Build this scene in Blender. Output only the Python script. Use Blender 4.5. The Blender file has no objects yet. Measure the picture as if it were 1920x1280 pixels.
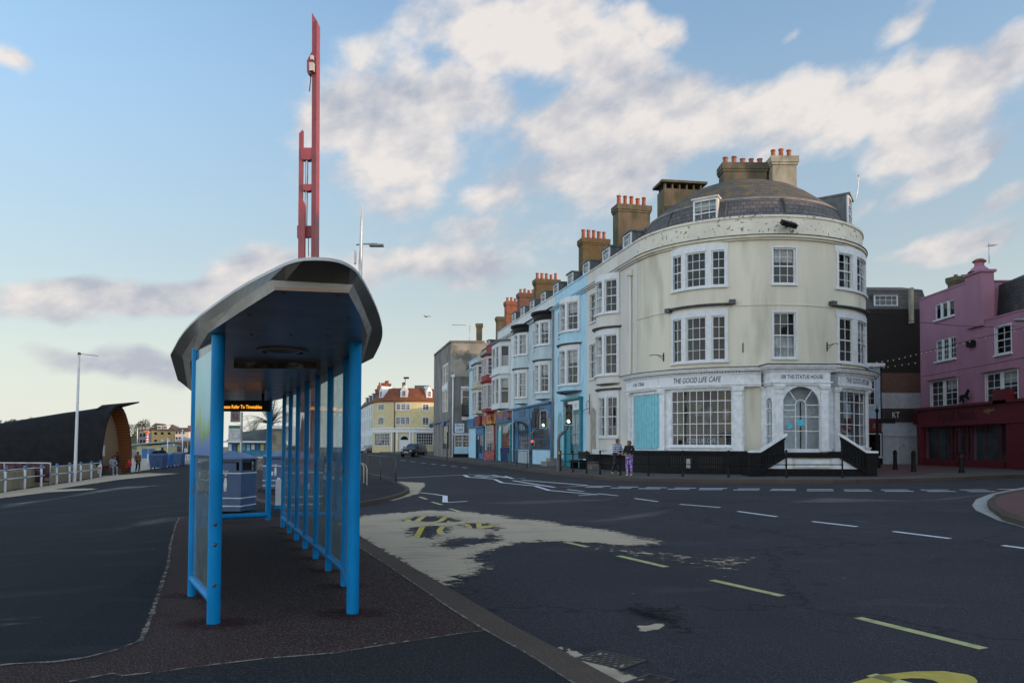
import bpy, bmesh, math, random
from math import sin, cos, pi, radians, sqrt, atan2, asin
from mathutils import Vector, Matrix
from mathutils.geometry import tessellate_polygon
R_ = random.Random(7)
SC = bpy.context.scene; COL = SC.collection
V = Vector
# ---------------------------------------------------------------- camera
FPX = 1493.0; CAMH = 1.4; PITCH = 0.0349; ROLL = 0.005; PV = 787.0
cd = bpy.data.cameras.new('camera'); cam = bpy.data.objects.new('camera', cd); COL.objects.link(cam)
cd.sensor_width = 36; cd.lens = 36*FPX/1920; cd.shift_y = (PV-640)/1920; cd.clip_start = .1; cd.clip_end = 6000
fw = V((0, cos(PITCH), sin(PITCH))); rt = V((cos(ROLL), 0, sin(ROLL))); rt = (rt-fw*rt.dot(fw)).normalized(); up = rt.cross(fw).normalized()
M = Matrix((rt, up, -fw)).transposed().to_4x4(); M.translation = V((0, 0, CAMH)); cam.matrix_world = M
SC.camera = cam
# ---------------------------------------------------------------- sun, sky, exposure
SUN_EL = radians(7.5); SUN_AZ = radians(112)      # azimuth clockwise from +Y (the view direction): sun low on the right
SC.view_settings.view_transform = 'Standard'; SC.view_settings.look = 'None'
SC.view_settings.exposure = 1.0; SC.view_settings.gamma = 1
sl = bpy.data.lights.new('sun', 'SUN'); sl.energy = 2.0; sl.angle = radians(.5); sl.color = (1, .62, .36)
so = bpy.data.objects.new('sun', sl); COL.objects.link(so)
sd = V((sin(SUN_AZ)*cos(SUN_EL), cos(SUN_AZ)*cos(SUN_EL), sin(SUN_EL)))
so.rotation_euler = sd.to_track_quat('Z', 'Y').to_euler(); so.location = (40, -40, 60)
W = bpy.data.worlds.new('World'); SC.world = W; W.use_nodes = True
def make_world():
    nt = W.node_tree; N = nt.nodes; L = nt.links; N.clear()
    def node(t, **k):
        n = N.new(t)
        for a, b in k.items(): setattr(n, a, b)
        return n
    def mth(op, a, b=None, c=None, clamp=False):
        n = node('ShaderNodeMath', operation=op, use_clamp=clamp)
        for i, x in enumerate((a, b, c)):
            if x is None: continue
            if isinstance(x, (int, float)): n.inputs[i].default_value = x
            else: L.new(x, n.inputs[i])
        return n.outputs[0]
    def sstep(x, a, b):
        n = node('ShaderNodeMapRange', interpolation_type='SMOOTHSTEP'); L.new(x, n.inputs[0])
        n.inputs[1].default_value = a; n.inputs[2].default_value = b; return n.outputs[0]
    def mix(f, a, b):
        n = node('ShaderNodeMix', data_type='RGBA')
        for s, x in ((n.inputs[0], f), (n.inputs[6], a), (n.inputs[7], b)):
            if isinstance(x, tuple): s.default_value = (*x, 1)
            elif isinstance(x, (int, float)): s.default_value = x
            else: L.new(x, s)
        return n.outputs[2]
    tc = node('ShaderNodeTexCoord'); sep = node('ShaderNodeSeparateXYZ'); L.new(tc.outputs['Generated'], sep.inputs[0])
    X, Y, Z = sep.outputs
    az = mth('ARCTAN2', X, Y); el = mth('ARCSINE', Z)
    sky = node('ShaderNodeTexSky', sky_type='NISHITA'); sky.sun_disc = False; sky.sun_elevation = SUN_EL; sky.sun_rotation = SUN_AZ
    sky.air_density = 1.0; sky.dust_density = .6; sky.ozone_density = 2.0
    g = node('ShaderNodeVectorMath', operation='MULTIPLY'); L.new(sky.outputs[0], g.inputs[0]); g.inputs[1].default_value = SKYGAIN
    skyc = g.outputs[0]
    # pale veil towards the horizon
    fz_ = mth('MULTIPLY_ADD', sstep(Z, .1, .5), .55, .6); gg = node('ShaderNodeVectorMath', operation='SCALE'); L.new(skyc, gg.inputs[0]); L.new(fz_, gg.inputs[3]); skyc = gg.outputs[0]
    veil = mth('POWER', mth('SUBTRACT', 1.0, mth('MAXIMUM', Z, 0.0), clamp=True), 4.0)
    skyc = mix(veil, skyc, VEIL)
    comb = node('ShaderNodeCombineXYZ'); L.new(az, comb.inputs[0]); L.new(el, comb.inputs[1])
    def fbm(off, scale, det=6, rot=-.3, sx=1.0, sy=1.55, rough=.55):
        mp = node('ShaderNodeMapping', vector_type='POINT'); L.new(comb.outputs[0], mp.inputs[0])
        mp.inputs['Location'].default_value = off
        r = node('ShaderNodeMapping', vector_type='POINT'); r.inputs['Rotation'].default_value = (0, 0, rot); L.new(mp.outputs[0], r.inputs[0])
        s = node('ShaderNodeMapping', vector_type='POINT'); s.inputs['Scale'].default_value = (sx, sy, 1); L.new(r.outputs[0], s.inputs[0])
        n = node('ShaderNodeTexNoise'); n.inputs['Scale'].default_value = scale; n.inputs['Detail'].default_value = det
        n.inputs['Roughness'].default_value = rough; L.new(s.outputs[0], n.inputs['Vector']); return n.outputs[0]
    # large cloud masses, each an ellipse on the sky sphere
    blobs = [(960,40,210,95,.05,1),(740,230,150,150,.3,1),(1120,80,170,70,.25,.8),(1000,240,120,90,.4,.7),(1180,260,260,110,-.38,1),(1480,210,200,80,-.05,.95),
             (980,370,180,70,-.2,.55),(1240,40,90,45,.3,.7),(1760,190,190,95,-.45,1),(1900,90,130,80,-.5,.8),(760,360,110,70,0,.8),(560,330,60,30,0,.5),
             (250,570,330,48,-.12,1.05),(560,520,200,60,-.1,.95),(800,500,260,50,0,.85),(90,600,180,40,0,.8),(1000,520,200,50,.1,.5),
             (1800,290,160,40,-.45,.75),(1890,370,100,26,-.35,.6),(1780,450,160,30,-.15,.75),(1520,40,50,18,-.4,.55),(1395,62,28,18,0,.5),(40,110,70,28,.25,.65),
             (250,690,260,30,0,.65),(640,700,160,26,0,.5),(1700,20,110,40,-.4,.6),(1640,350,90,26,-.4,.6),(640,210,130,100,0,.75),(700,340,160,70,.1,.75),(880,170,150,90,.1,.85),(1150,230,230,100,-.2,.95),(1350,230,220,80,-.1,.9),(1620,200,190,70,-.35,.85),(450,560,260,45,-.1,.9),(900,450,220,60,0,.6),(1010,600,160,40,0,.3)]
    warp = mth('SUBTRACT', fbm((3.1, 1.7, 0), 5.0, 3), .5); warp2 = mth('SUBTRACT', fbm((7.1, 4.7, 0), 5.0, 3), .5)
    azw = mth('MULTIPLY_ADD', warp, .12, az); elw = mth('MULTIPLY_ADD', warp2, .09, el)
    D = None
    for (u, v, ru, rv, an, w) in blobs:
        U = (u-960)/FPX; Vv = (838-v)/FPX; a0 = math.atan(U); e0 = math.atan(Vv*cos(a0)); kx = cos(a0)**2; 
        ra, re = ru/FPX*kx, rv/FPX*cos(a0)
        dx = mth('SUBTRACT', azw, a0); dy = mth('SUBTRACT', elw, e0); c, s = cos(-an), sin(-an)
        p = mth('MULTIPLY_ADD', dy, s/ra, mth('MULTIPLY', dx, c/ra)); q = mth('MULTIPLY_ADD', dy, c/re, mth('MULTIPLY', dx, -s/re))
        qq = mth('MULTIPLY_ADD', q, q, mth('MULTIPLY', p, p)); e = mth('MULTIPLY', mth('EXPONENT', mth('MULTIPLY', qq, -.85)), w)
        D = e if D is None else mth('MAXIMUM', D, e)
    # clouds elsewhere on the dome, away from the view
    back = mth('MULTIPLY', sstep(mth('ABSOLUTE', az), .75, 1.1), sstep(fbm((1, 2, 0), 2.2, 3), .42, .62))
    D = mth('MAXIMUM', D, mth('MULTIPLY', back, .8))
    n1 = fbm((0, 0, 0), 6.0, 9, rough=.57); n1b = fbm((-.02, -.02, 0), 6.0, 9, rough=.57)
    n3 = fbm((2.3, .4, 0), 2.6, 3)
    dens = mth('MULTIPLY_ADD', mth('SUBTRACT', n1, .5), 1.6, mth('MULTIPLY', D, 1.04))
    mask = mth('MULTIPLY', sstep(dens, .34, .74), .94)
    lit = mth('MULTIPLY_ADD', mth('SUBTRACT', n1, n1b), 4.0, .40)
    lit = mth('ADD', lit, mth('MULTIPLY', mth('SUBTRACT', n3, .5), 2.6))
    lit = mth('MULTIPLY_ADD', sstep(el, .15, .5), .33, lit)
    lit = mth('ADD', lit, mth('MULTIPLY', sstep(az, -.25, .35), .16))
    lit = mth('MULTIPLY', lit, 1.0, clamp=True)
    cloud = mix(lit, CL_SHADE, CL_LIT)
    col = mix(mask, skyc, cloud)
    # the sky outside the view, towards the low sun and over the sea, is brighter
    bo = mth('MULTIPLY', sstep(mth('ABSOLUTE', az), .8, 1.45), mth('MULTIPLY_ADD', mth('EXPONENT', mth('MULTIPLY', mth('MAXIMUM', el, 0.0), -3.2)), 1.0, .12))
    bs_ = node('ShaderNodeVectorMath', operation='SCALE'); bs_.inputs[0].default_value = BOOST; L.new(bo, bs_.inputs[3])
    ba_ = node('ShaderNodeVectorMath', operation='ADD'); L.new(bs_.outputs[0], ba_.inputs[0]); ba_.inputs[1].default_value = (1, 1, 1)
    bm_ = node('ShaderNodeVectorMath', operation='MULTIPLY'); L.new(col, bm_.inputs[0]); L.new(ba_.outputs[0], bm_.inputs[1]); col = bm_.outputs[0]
    bg = node('ShaderNodeBackground'); L.new(col, bg.inputs[0]); bg.inputs[1].default_value = .12
    out = node('ShaderNodeOutputWorld'); L.new(bg.outputs[0], out.inputs[0])
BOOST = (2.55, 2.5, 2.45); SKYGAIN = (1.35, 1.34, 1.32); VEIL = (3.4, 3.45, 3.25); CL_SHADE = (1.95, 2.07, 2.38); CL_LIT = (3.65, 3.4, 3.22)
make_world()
try: W.cycles.sampling_method = 'MANUAL'; W.cycles.sample_map_resolution = 512
except Exception: pass
SC.cycles.max_bounces = 6; SC.cycles.transparent_max_bounces = 16
# ---------------------------------------------------------------- projection helpers (used to place real geometry at real depth)
def ray(u, v): return fw*FPX + rt*(u-960) + up*(PV-v)
def PX(u, v, Y):
    d = ray(u, v); return V((0, 0, CAMH)) + d*(Y/d.y)
def sc(Y): return FPX/Y
PL = [(-60, -.95), (-16, -.84), (-12, -.72), (-6, -.4), (-2, -.12), (4, -.1), (9, 0), (13, .12), (18, .2), (30, .24), (60, .3)]
def pl(s):
    if s <= PL[0][0]: return PL[0][1]
    for (a, za), (b, zb) in zip(PL, PL[1:]):
        if s <= b: return za+(zb-za)*(s-a)/(b-a)
    return PL[-1][1]
def gz(x, y): return pl(x+.236*y) + .0045*min(max(0, y-60), 140)*(1 if x > -1e9 else 0)
def G(u, v, lift=0):
    """pixel -> point on the ground"""
    d = ray(u, v); lo, hi = 1.0, 900.0
    f = lambda Y: CAMH + d.z*Y/d.y - gz(d.x*Y/d.y, Y) - lift
    prev = lo; Y = lo
    while Y < hi:
        if f(Y) <= 0: break
        prev = Y; Y *= 1.05
    a, b = prev, Y
    for _ in range(40):
        m = (a+b)/2
        if f(m) > 0: a = m
        else: b = m
    return V((d.x*b/d.y, b, gz(d.x*b/d.y, b)+lift))
# ---------------------------------------------------------------- materials
MATS = {}
def mat(name, col=(.5, .5, .5), rough=.7, metal=0, var=.12, vs=3.0, bump=0, bs=60, spec=.4, stain=None, st=(.55, .72), ss=1.2, emit=None, es=1, col2=None, detail=6, streak=1.0):
    if name in MATS: return MATS[name]
    m = bpy.data.materials.new(name); m.use_nodes = True; nt = m.node_tree; N = nt.nodes; L = nt.links
    b = N['Principled BSDF']; b.inputs['Roughness'].default_value = rough; b.inputs['Metallic'].default_value = metal
    b.inputs['Specular IOR Level'].default_value = spec
    geo = N.new('ShaderNodeNewGeometry')
    def noise(scale, det=detail, st_=1.0):
        mp = N.new('ShaderNodeMapping'); mp.inputs['Scale'].default_value = (1, 1, 1/st_); L.new(geo.outputs['Position'], mp.inputs[0])
        n = N.new('ShaderNodeTexNoise'); n.inputs['Scale'].default_value = scale; n.inputs['Detail'].default_value = det
        L.new(mp.outputs[0], n.inputs['Vector']); return n.outputs[0]
    def ramp(x, a, c):
        n = N.new('ShaderNodeMapRange'); n.interpolation_type = 'SMOOTHSTEP'; L.new(x, n.inputs[0]); n.inputs[1].default_value = a; n.inputs[2].default_value = c; return n.outputs[0]
    def mixc(f, a, c):
        n = N.new('ShaderNodeMix'); n.data_type = 'RGBA'; L.new(f, n.inputs[0])
        for s, x in ((n.inputs[6], a), (n.inputs[7], c)):
            if isinstance(x, tuple): s.default_value = (*x, 1)
            else: L.new(x, s)
        return n.outputs[2]
    c = tuple(col)
    if var > 0:
        c1 = tuple(min(1, x*(1-var)) for x in col); c2 = col2 or tuple(min(1, x*(1+var)) for x in col)
        c = mixc(ramp(noise(vs, st_=streak), .32, .68), c1, c2)
    if stain: c = mixc(ramp(noise(ss, 8, streak), *st), c, stain)
    if isinstance(c, tuple): b.inputs['Base Color'].default_value = (*c, 1)
    else: L.new(c, b.inputs['Base Color'])
    if bump:
        bp = N.new('ShaderNodeBump'); bp.inputs['Strength'].default_value = bump; bp.inputs['Distance'].default_value = .01
        L.new(noise(bs, 4), bp.inputs['Height']); L.new(bp.outputs[0], b.inputs['Normal'])
    if emit: b.inputs['Emission Color'].default_value = (*emit, 1); b.inputs['Emission Strength'].default_value = es
    MATS[name] = m; return m
def nt_of(m): return m.node_tree, m.node_tree.nodes, m.node_tree.links, m.node_tree.nodes['Principled BSDF']
def brickmat(name, c1, c2, mortar, scale=1, bw=.22, bh=.075, ms=.01, rough=.85, axis='x', mossy=None, off=.5, mthr=(.55, .75)):
    """bricks or slates from world position; axis picks the horizontal coordinate"""
    m = bpy.data.materials.new(name); m.use_nodes = True; nt, N, L, b = nt_of(m)
    geo = N.new('ShaderNodeNewGeometry'); sp = N.new('ShaderNodeSeparateXYZ'); L.new(geo.outputs['Position'], sp.inputs[0]); cb = N.new('ShaderNodeCombineXYZ')
    if axis == 'cyl':
        a = N.new('ShaderNodeMath'); a.operation = 'SUBTRACT'; L.new(sp.outputs[0], a.inputs[0]); a.inputs[1].default_value = 11.45
        c = N.new('ShaderNodeMath'); c.operation = 'SUBTRACT'; L.new(sp.outputs[1], c.inputs[0]); c.inputs[1].default_value = 39.6
        t = N.new('ShaderNodeMath'); t.operation = 'ARCTAN2'; L.new(a.outputs[0], t.inputs[0]); L.new(c.outputs[0], t.inputs[1])
        t2 = N.new('ShaderNodeMath'); t2.operation = 'MULTIPLY'; L.new(t.outputs[0], t2.inputs[0]); t2.inputs[1].default_value = 5; L.new(t2.outputs[0], cb.inputs[0])
    elif axis == 'd':
        a = N.new('ShaderNodeMath'); a.operation = 'ADD'; L.new(sp.outputs[0], a.inputs[0]); L.new(sp.outputs[1], a.inputs[1]); L.new(a.outputs[0], cb.inputs[0])
    else: L.new(sp.outputs[0 if axis in 'xg' else 1], cb.inputs[0])
    L.new(sp.outputs[1 if axis == 'g' else 2], cb.inputs[1])
    t = N.new('ShaderNodeTexBrick'); L.new(cb.outputs[0], t.inputs[0]); t.inputs['Scale'].default_value = scale
    t.inputs['Brick Width'].default_value = bw; t.inputs['Row Height'].default_value = bh; t.inputs['Mortar Size'].default_value = ms; t.offset = off
    t.inputs['Color1'].default_value = (*c1, 1); t.inputs['Color2'].default_value = (*c2, 1); t.inputs['Mortar'].default_value = (*mortar, 1)
    col = t.outputs[0]
    n = N.new('ShaderNodeTexNoise'); n.inputs['Scale'].default_value = 1.6; n.inputs['Detail'].default_value = 7; L.new(geo.outputs['Position'], n.inputs['Vector'])
    if mossy:
        r = N.new('ShaderNodeMapRange'); L.new(n.outputs[0], r.inputs[0]); r.inputs[1].default_value, r.inputs[2].default_value = mthr
        mx = N.new('ShaderNodeMix'); mx.data_type = 'RGBA'; L.new(r.outputs[0], mx.inputs[0]); L.new(col, mx.inputs[6]); mx.inputs[7].default_value = (*mossy, 1); col = mx.outputs[2]
    L.new(col, b.inputs['Base Color']); b.inputs['Roughness'].default_value = rough; b.inputs['Specular IOR Level'].default_value = .3
    bp = N.new('ShaderNodeBump'); bp.inputs['Strength'].default_value = .5; bp.inputs['Distance'].default_value = .02; L.new(t.outputs['Fac'], bp.inputs['Height']); bp.invert = True; L.new(bp.outputs[0], b.inputs['Normal'])
    MATS[name] = m; return m
def glassmat(name, tint=(.9, .95, 1), ior=1.5, extra=.0, dirt=0, rough=.02, dcol=(.3, .32, .33)):
    m = bpy.data.materials.new(name); m.use_nodes = True; nt, N, L, b = nt_of(m); N.remove(b)
    o = N['Material Output']; tr = N.new('ShaderNodeBsdfTransparent'); tr.inputs[0].default_value = (*tint, 1)
    gl = N.new('ShaderNodeBsdfGlossy'); gl.inputs['Roughness'].default_value = rough; gl.inputs[0].default_value = (1, 1, 1, 1)
    fr = N.new('ShaderNodeFresnel'); g0 = N.new('ShaderNodeNewGeometry'); io = N.new('ShaderNodeMapRange'); L.new(g0.outputs['Backfacing'], io.inputs[0]); io.inputs[3].default_value = ior; io.inputs[4].default_value = 1/ior; L.new(io.outputs[0], fr.inputs[0])
    ad = N.new('ShaderNodeMath'); ad.operation = 'MULTIPLY_ADD'; L.new(fr.outputs[0], ad.inputs[0]); ad.inputs[1].default_value = .6; ad.inputs[2].default_value = extra; ad.use_clamp = True
    mx = N.new('ShaderNodeMixShader'); L.new(ad.outputs[0], mx.inputs[0]); L.new(tr.outputs[0], mx.inputs[1]); L.new(gl.outputs[0], mx.inputs[2])
    # slightly uneven old panes
    geo = N.new('ShaderNodeNewGeometry'); n = N.new('ShaderNodeTexNoise'); n.inputs['Scale'].default_value = 1.3; L.new(geo.outputs['Position'], n.inputs['Vector'])
    bp = N.new('ShaderNodeBump'); bp.inputs['Strength'].default_value = .12; bp.inputs['Distance'].default_value = .03; L.new(n.outputs[0], bp.inputs['Height']); L.new(bp.outputs[0], gl.inputs['Normal'])
    sh = mx.outputs[0]
    if dirt:
        df = N.new('ShaderNodeBsdfDiffuse'); df.inputs[0].default_value = (*dcol, 1)
        n2 = N.new('ShaderNodeTexNoise'); n2.inputs['Scale'].default_value = 6; n2.inputs['Detail'].default_value = 8; L.new(geo.outputs['Position'], n2.inputs['Vector'])
        mr = N.new('ShaderNodeMapRange'); L.new(n2.outputs[0], mr.inputs[0]); mr.inputs[1].default_value = .3; mr.inputs[2].default_value = .75; mr.inputs[3].default_value = dirt*.4; mr.inputs[4].default_value = dirt
        m2 = N.new('ShaderNodeMixShader'); L.new(mr.outputs[0], m2.inputs[0]); L.new(sh, m2.inputs[1]); L.new(df.outputs[0], m2.inputs[2]); sh = m2.outputs[0]
    L.new(sh, o.inputs[0]); MATS[name] = m; return m
# ---------------------------------------------------------------- mesh builder
def IDN(a, z, d): return V((a, d, z))
class MB:
    def __init__(s): s.v = []; s.f = []; s.m = []; s.s = []
    def poly(s, pts, mi=0, sm=False):
        i = len(s.v); s.v += [V(p) for p in pts]; s.f.append(tuple(range(i, i+len(pts)))); s.m.append(mi); s.s.append(sm); return s
    def faces(s, pts, fs, mi=0, sm=False):
        i = len(s.v); s.v += [V(p) for p in pts]
        for f in fs: s.f.append(tuple(i+k for k in f)); s.m.append(mi); s.s.append(sm)
        return s
    def fbox(s, fr, a0, a1, z0, z1, d0, d1, mi=0, n=None):
        n = n or (fr.seg(a1-a0) if hasattr(fr, 'seg') else 1); P = []; F = []
        for k in range(n+1):
            a = a0+(a1-a0)*k/n; P += [fr(a, z0, d0), fr(a, z0, d1), fr(a, z1, d1), fr(a, z1, d0)]
        for k in range(n):
            b = 4*k
            for q in range(4): F.append((b+q, b+(q+1) % 4, b+4+(q+1) % 4, b+4+q))
        F += [(0, 3, 2, 1), (4*n, 4*n+1, 4*n+2, 4*n+3)]
        return s.faces(P, F, mi)
    def box(s, x0, x1, y0, y1, z0, z1, mi=0, T=None):
        P = [V((x, y, z)) for x in (x0, x1) for y in (y0, y1) for z in (z0, z1)]
        if T: P = [T @ p for p in P]
        return s.faces(P, [(0, 1, 3, 2), (4, 6, 7, 5), (0, 4, 5, 1), (2, 3, 7, 6), (0, 2, 6, 4), (1, 5, 7, 3)], mi)
    def hexa(s, P, mi=0):  # 4 bottom, 4 top
        return s.faces(P, [(3, 2, 1, 0), (4, 5, 6, 7), (0, 1, 5, 4), (1, 2, 6, 5), (2, 3, 7, 6), (3, 0, 4, 7)], mi)
    def tube(s, pts, r, n=10, mi=0, cap=True):
        pts = [V(p) for p in pts]; rs = r if isinstance(r, (list, tuple)) else [r]*len(pts); i = len(s.v); prev = None; rings = []
        for k, p in enumerate(pts):
            t = (pts[min(k+1, len(pts)-1)]-pts[max(k-1, 0)]).normalized()
            if prev is None: x = t.orthogonal().normalized() if abs(t.z) < .9 else V((1, 0, 0))
            else: x = prev
            x = (x-t*x.dot(t)).normalized(); prev = x; y = t.cross(x); rings.append([p+(x*cos(2*pi*q/n)+y*sin(2*pi*q/n))*rs[k] for q in range(n)])
        for ring in rings: s.v += ring
        for k in range(len(pts)-1):
            for q in range(n):
                a = i+k*n+q; b = i+k*n+(q+1) % n; s.f.append((a, b, b+n, a+n)); s.m.append(mi); s.s.append(True)
        if cap: s.poly(rings[0][::-1], mi); s.poly(rings[-1], mi)
        return s
    def lathe(s, prof, c, n=24, mi=0, t0=0, t1=2*pi, sm=True, sx=1, sy=1):
        i = len(s.v); full = abs(t1-t0-2*pi) < 1e-6; m = n if full else n+1; c = V(c)
        for (r, z) in prof:
            for q in range(m):
                t = t0+(t1-t0)*q/n; s.v.append(c+V((r*cos(t)*sx, r*sin(t)*sy, z)))
        for k in range(len(prof)-1):
            for q in range(n):
                a = i+k*m+q; b = i+k*m+((q+1) % m); s.f.append((a, b, b+m, a+m)); s.m.append(mi); s.s.append(sm)
        return s
    def ball(s, c, r, mi=0, n=12, k=8, sz=1, sx=1, sy=1):
        return s.lathe([(r*sin(pi*j/k), -r*cos(pi*j/k)*sz) for j in range(k+1)], c, n, mi, sx=sx, sy=sy)
    def prism(s, pts, T0, T1, mi=0):
        """2-D outline to two mapped copies joined by sides"""
        A = [T0(p) for p in pts]; B = [T1(p) for p in pts]; n = len(pts)
        tri = tessellate_polygon([[V((p[0], p[1], 0)) for p in pts]])
        s.faces(A, [tuple(t) for t in tri], mi); s.faces(B, [tuple(t)[::-1] for t in tri], mi)
        s.faces(A+B, [(k, (k+1) % n, n+(k+1) % n, n+k) for k in range(n)], mi); return s
    def build(s, name, mats, parent=None, weld=True, **tags):
        me = bpy.data.meshes.new(name); me.from_pydata(s.v, [], s.f)
        for m in (mats if isinstance(mats, (list, tuple)) else [mats]): me.materials.append(m)
        me.polygons.foreach_set('material_index', s.m); me.polygons.foreach_set('use_smooth', s.s); me.update()
        bm = bmesh.new(); bm.from_mesh(me)
        if weld: bmesh.ops.remove_doubles(bm, verts=bm.verts, dist=1e-5)
        bmesh.ops.recalc_face_normals(bm, faces=bm.faces)
        for e in bm.edges:
            if len(e.link_faces) == 2 and e.calc_face_angle(0) > .7: e.smooth = False
        bm.to_mesh(me); bm.free()
        o = bpy.data.objects.new(name, me); COL.objects.link(o)
        if parent: attach(o, parent)
        if tags: tag(o, **tags)
        return o
def attach(o, p):
    o.parent = p; o.matrix_parent_inverse = wm(p).inverted()
def wm(p):
    m = Matrix.LocRotScale(p.location, p.rotation_euler, p.scale)
    return (wm(p.parent) @ p.matrix_parent_inverse @ m) if p.parent else m
def tag(o, label=None, cat=None, group=None, kind=None):
    if label: o['label'] = label
    if cat: o['category'] = cat
    if group: o['group'] = group
    if kind: o['kind'] = kind
    return o
def thing(name, loc, label, cat, group=None):
    o = bpy.data.objects.new(name, None); o.empty_display_size = .3; o.location = loc; COL.objects.link(o); return tag(o, label, cat, group)
def copy_tree(o, parent=None):
    c = o.copy(); COL.objects.link(c)
    if parent: c.parent = parent
    for ch in list(o.children): copy_tree(ch, c)
    return c
# ---------------------------------------------------------------- facade frames: a to the viewer's right, z up, d outwards
class Flat:
    def __init__(s, o, t): s.o = V((o[0], o[1], 0)); s.t = V((t[0], t[1], 0)).normalized(); s.n = V((s.t.y, -s.t.x, 0))
    def __call__(s, a, z, d): p = s.o+s.t*a+s.n*d; return V((p.x, p.y, z))
    def seg(s, L): return 1
class Arc:
    def __init__(s, c, R, step=.35): s.c = c; s.R = R; s.step = step
    def __call__(s, a, z, d):
        t = a/s.R; r = s.R+d; return V((s.c[0]+r*sin(t), s.c[1]-r*cos(t), z))
    def seg(s, L): return max(1, int(math.ceil(abs(L)/s.step)))
class Bow:
    """arc bulging out between two plan points (left, right); a from 0 to L"""
    def __init__(s, p0, p1, h, step=.22):
        p0, p1 = V((p0[0], p0[1])), V((p1[0], p1[1])); c = (p1-p0).length; s.R = (c*c/4+h*h)/(2*h); t = (p1-p0).normalized(); n = V((t.y, -t.x)); s.c = (p0+p1)/2+n*(h-s.R)
        s.h = 2*asin(min(1, c/2/s.R)) if h <= s.R else 2*pi-2*asin(c/2/s.R); s.L = s.h*s.R; s.t = t; s.n = n; s.step = step
    def __call__(s, a, z, d):
        th = a/s.R-s.h/2; r = s.R+d; p = s.c+s.t*(r*sin(th))+s.n*(r*cos(th)); return V((p.x, p.y, z))
    def seg(s, L): return max(1, int(math.ceil(abs(L)/s.step)))
def wall(mb, fr, a0, a1, z0, z1, ops=(), dep=.14, mi=0, d=0):
    """wall skin with real openings and reveals"""
    As = sorted({a0, a1, *[o[0] for o in ops], *[o[1] for o in ops]}); Zs = sorted({z0, z1, *[o[2] for o in ops], *[o[3] for o in ops]})
    As = [a for a in As if a0-1e-6 <= a <= a1+1e-6]; Zs = [z for z in Zs if z0-1e-6 <= z <= z1+1e-6]
    for x0, x1 in zip(As, As[1:]):
        n = fr.seg(x1-x0)
        for y0, y1 in zip(Zs, Zs[1:]):
            mx, my = (x0+x1)/2, (y0+y1)/2
            if any(o[0] < mx < o[1] and o[2] < my < o[3] for o in ops): continue
            for k in range(n):
                p, q = x0+(x1-x0)*k/n, x0+(x1-x0)*(k+1)/n; mb.poly([fr(p, y0, d), fr(q, y0, d), fr(q, y1, d), fr(p, y1, d)], mi)
    for (b0, b1, c0, c1) in ops:
        n = fr.seg(b1-b0)
        mb.poly([fr(b0, c0, d), fr(b0, c0, d-dep), fr(b0, c1, d-dep), fr(b0, c1, d)], mi); mb.poly([fr(b1, c0, d), fr(b1, c1, d), fr(b1, c1, d-dep), fr(b1, c0, d-dep)], mi)
        for k in range(n):
            p, q = b0+(b1-b0)*k/n, b0+(b1-b0)*(k+1)/n
            mb.poly([fr(p, c0, d), fr(q, c0, d), fr(q, c0, d-dep), fr(p, c0, d-dep)], mi); mb.poly([fr(p, c1, d), fr(p, c1, d-dep), fr(q, c1, d-dep), fr(q, c1, d)], mi)
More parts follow.
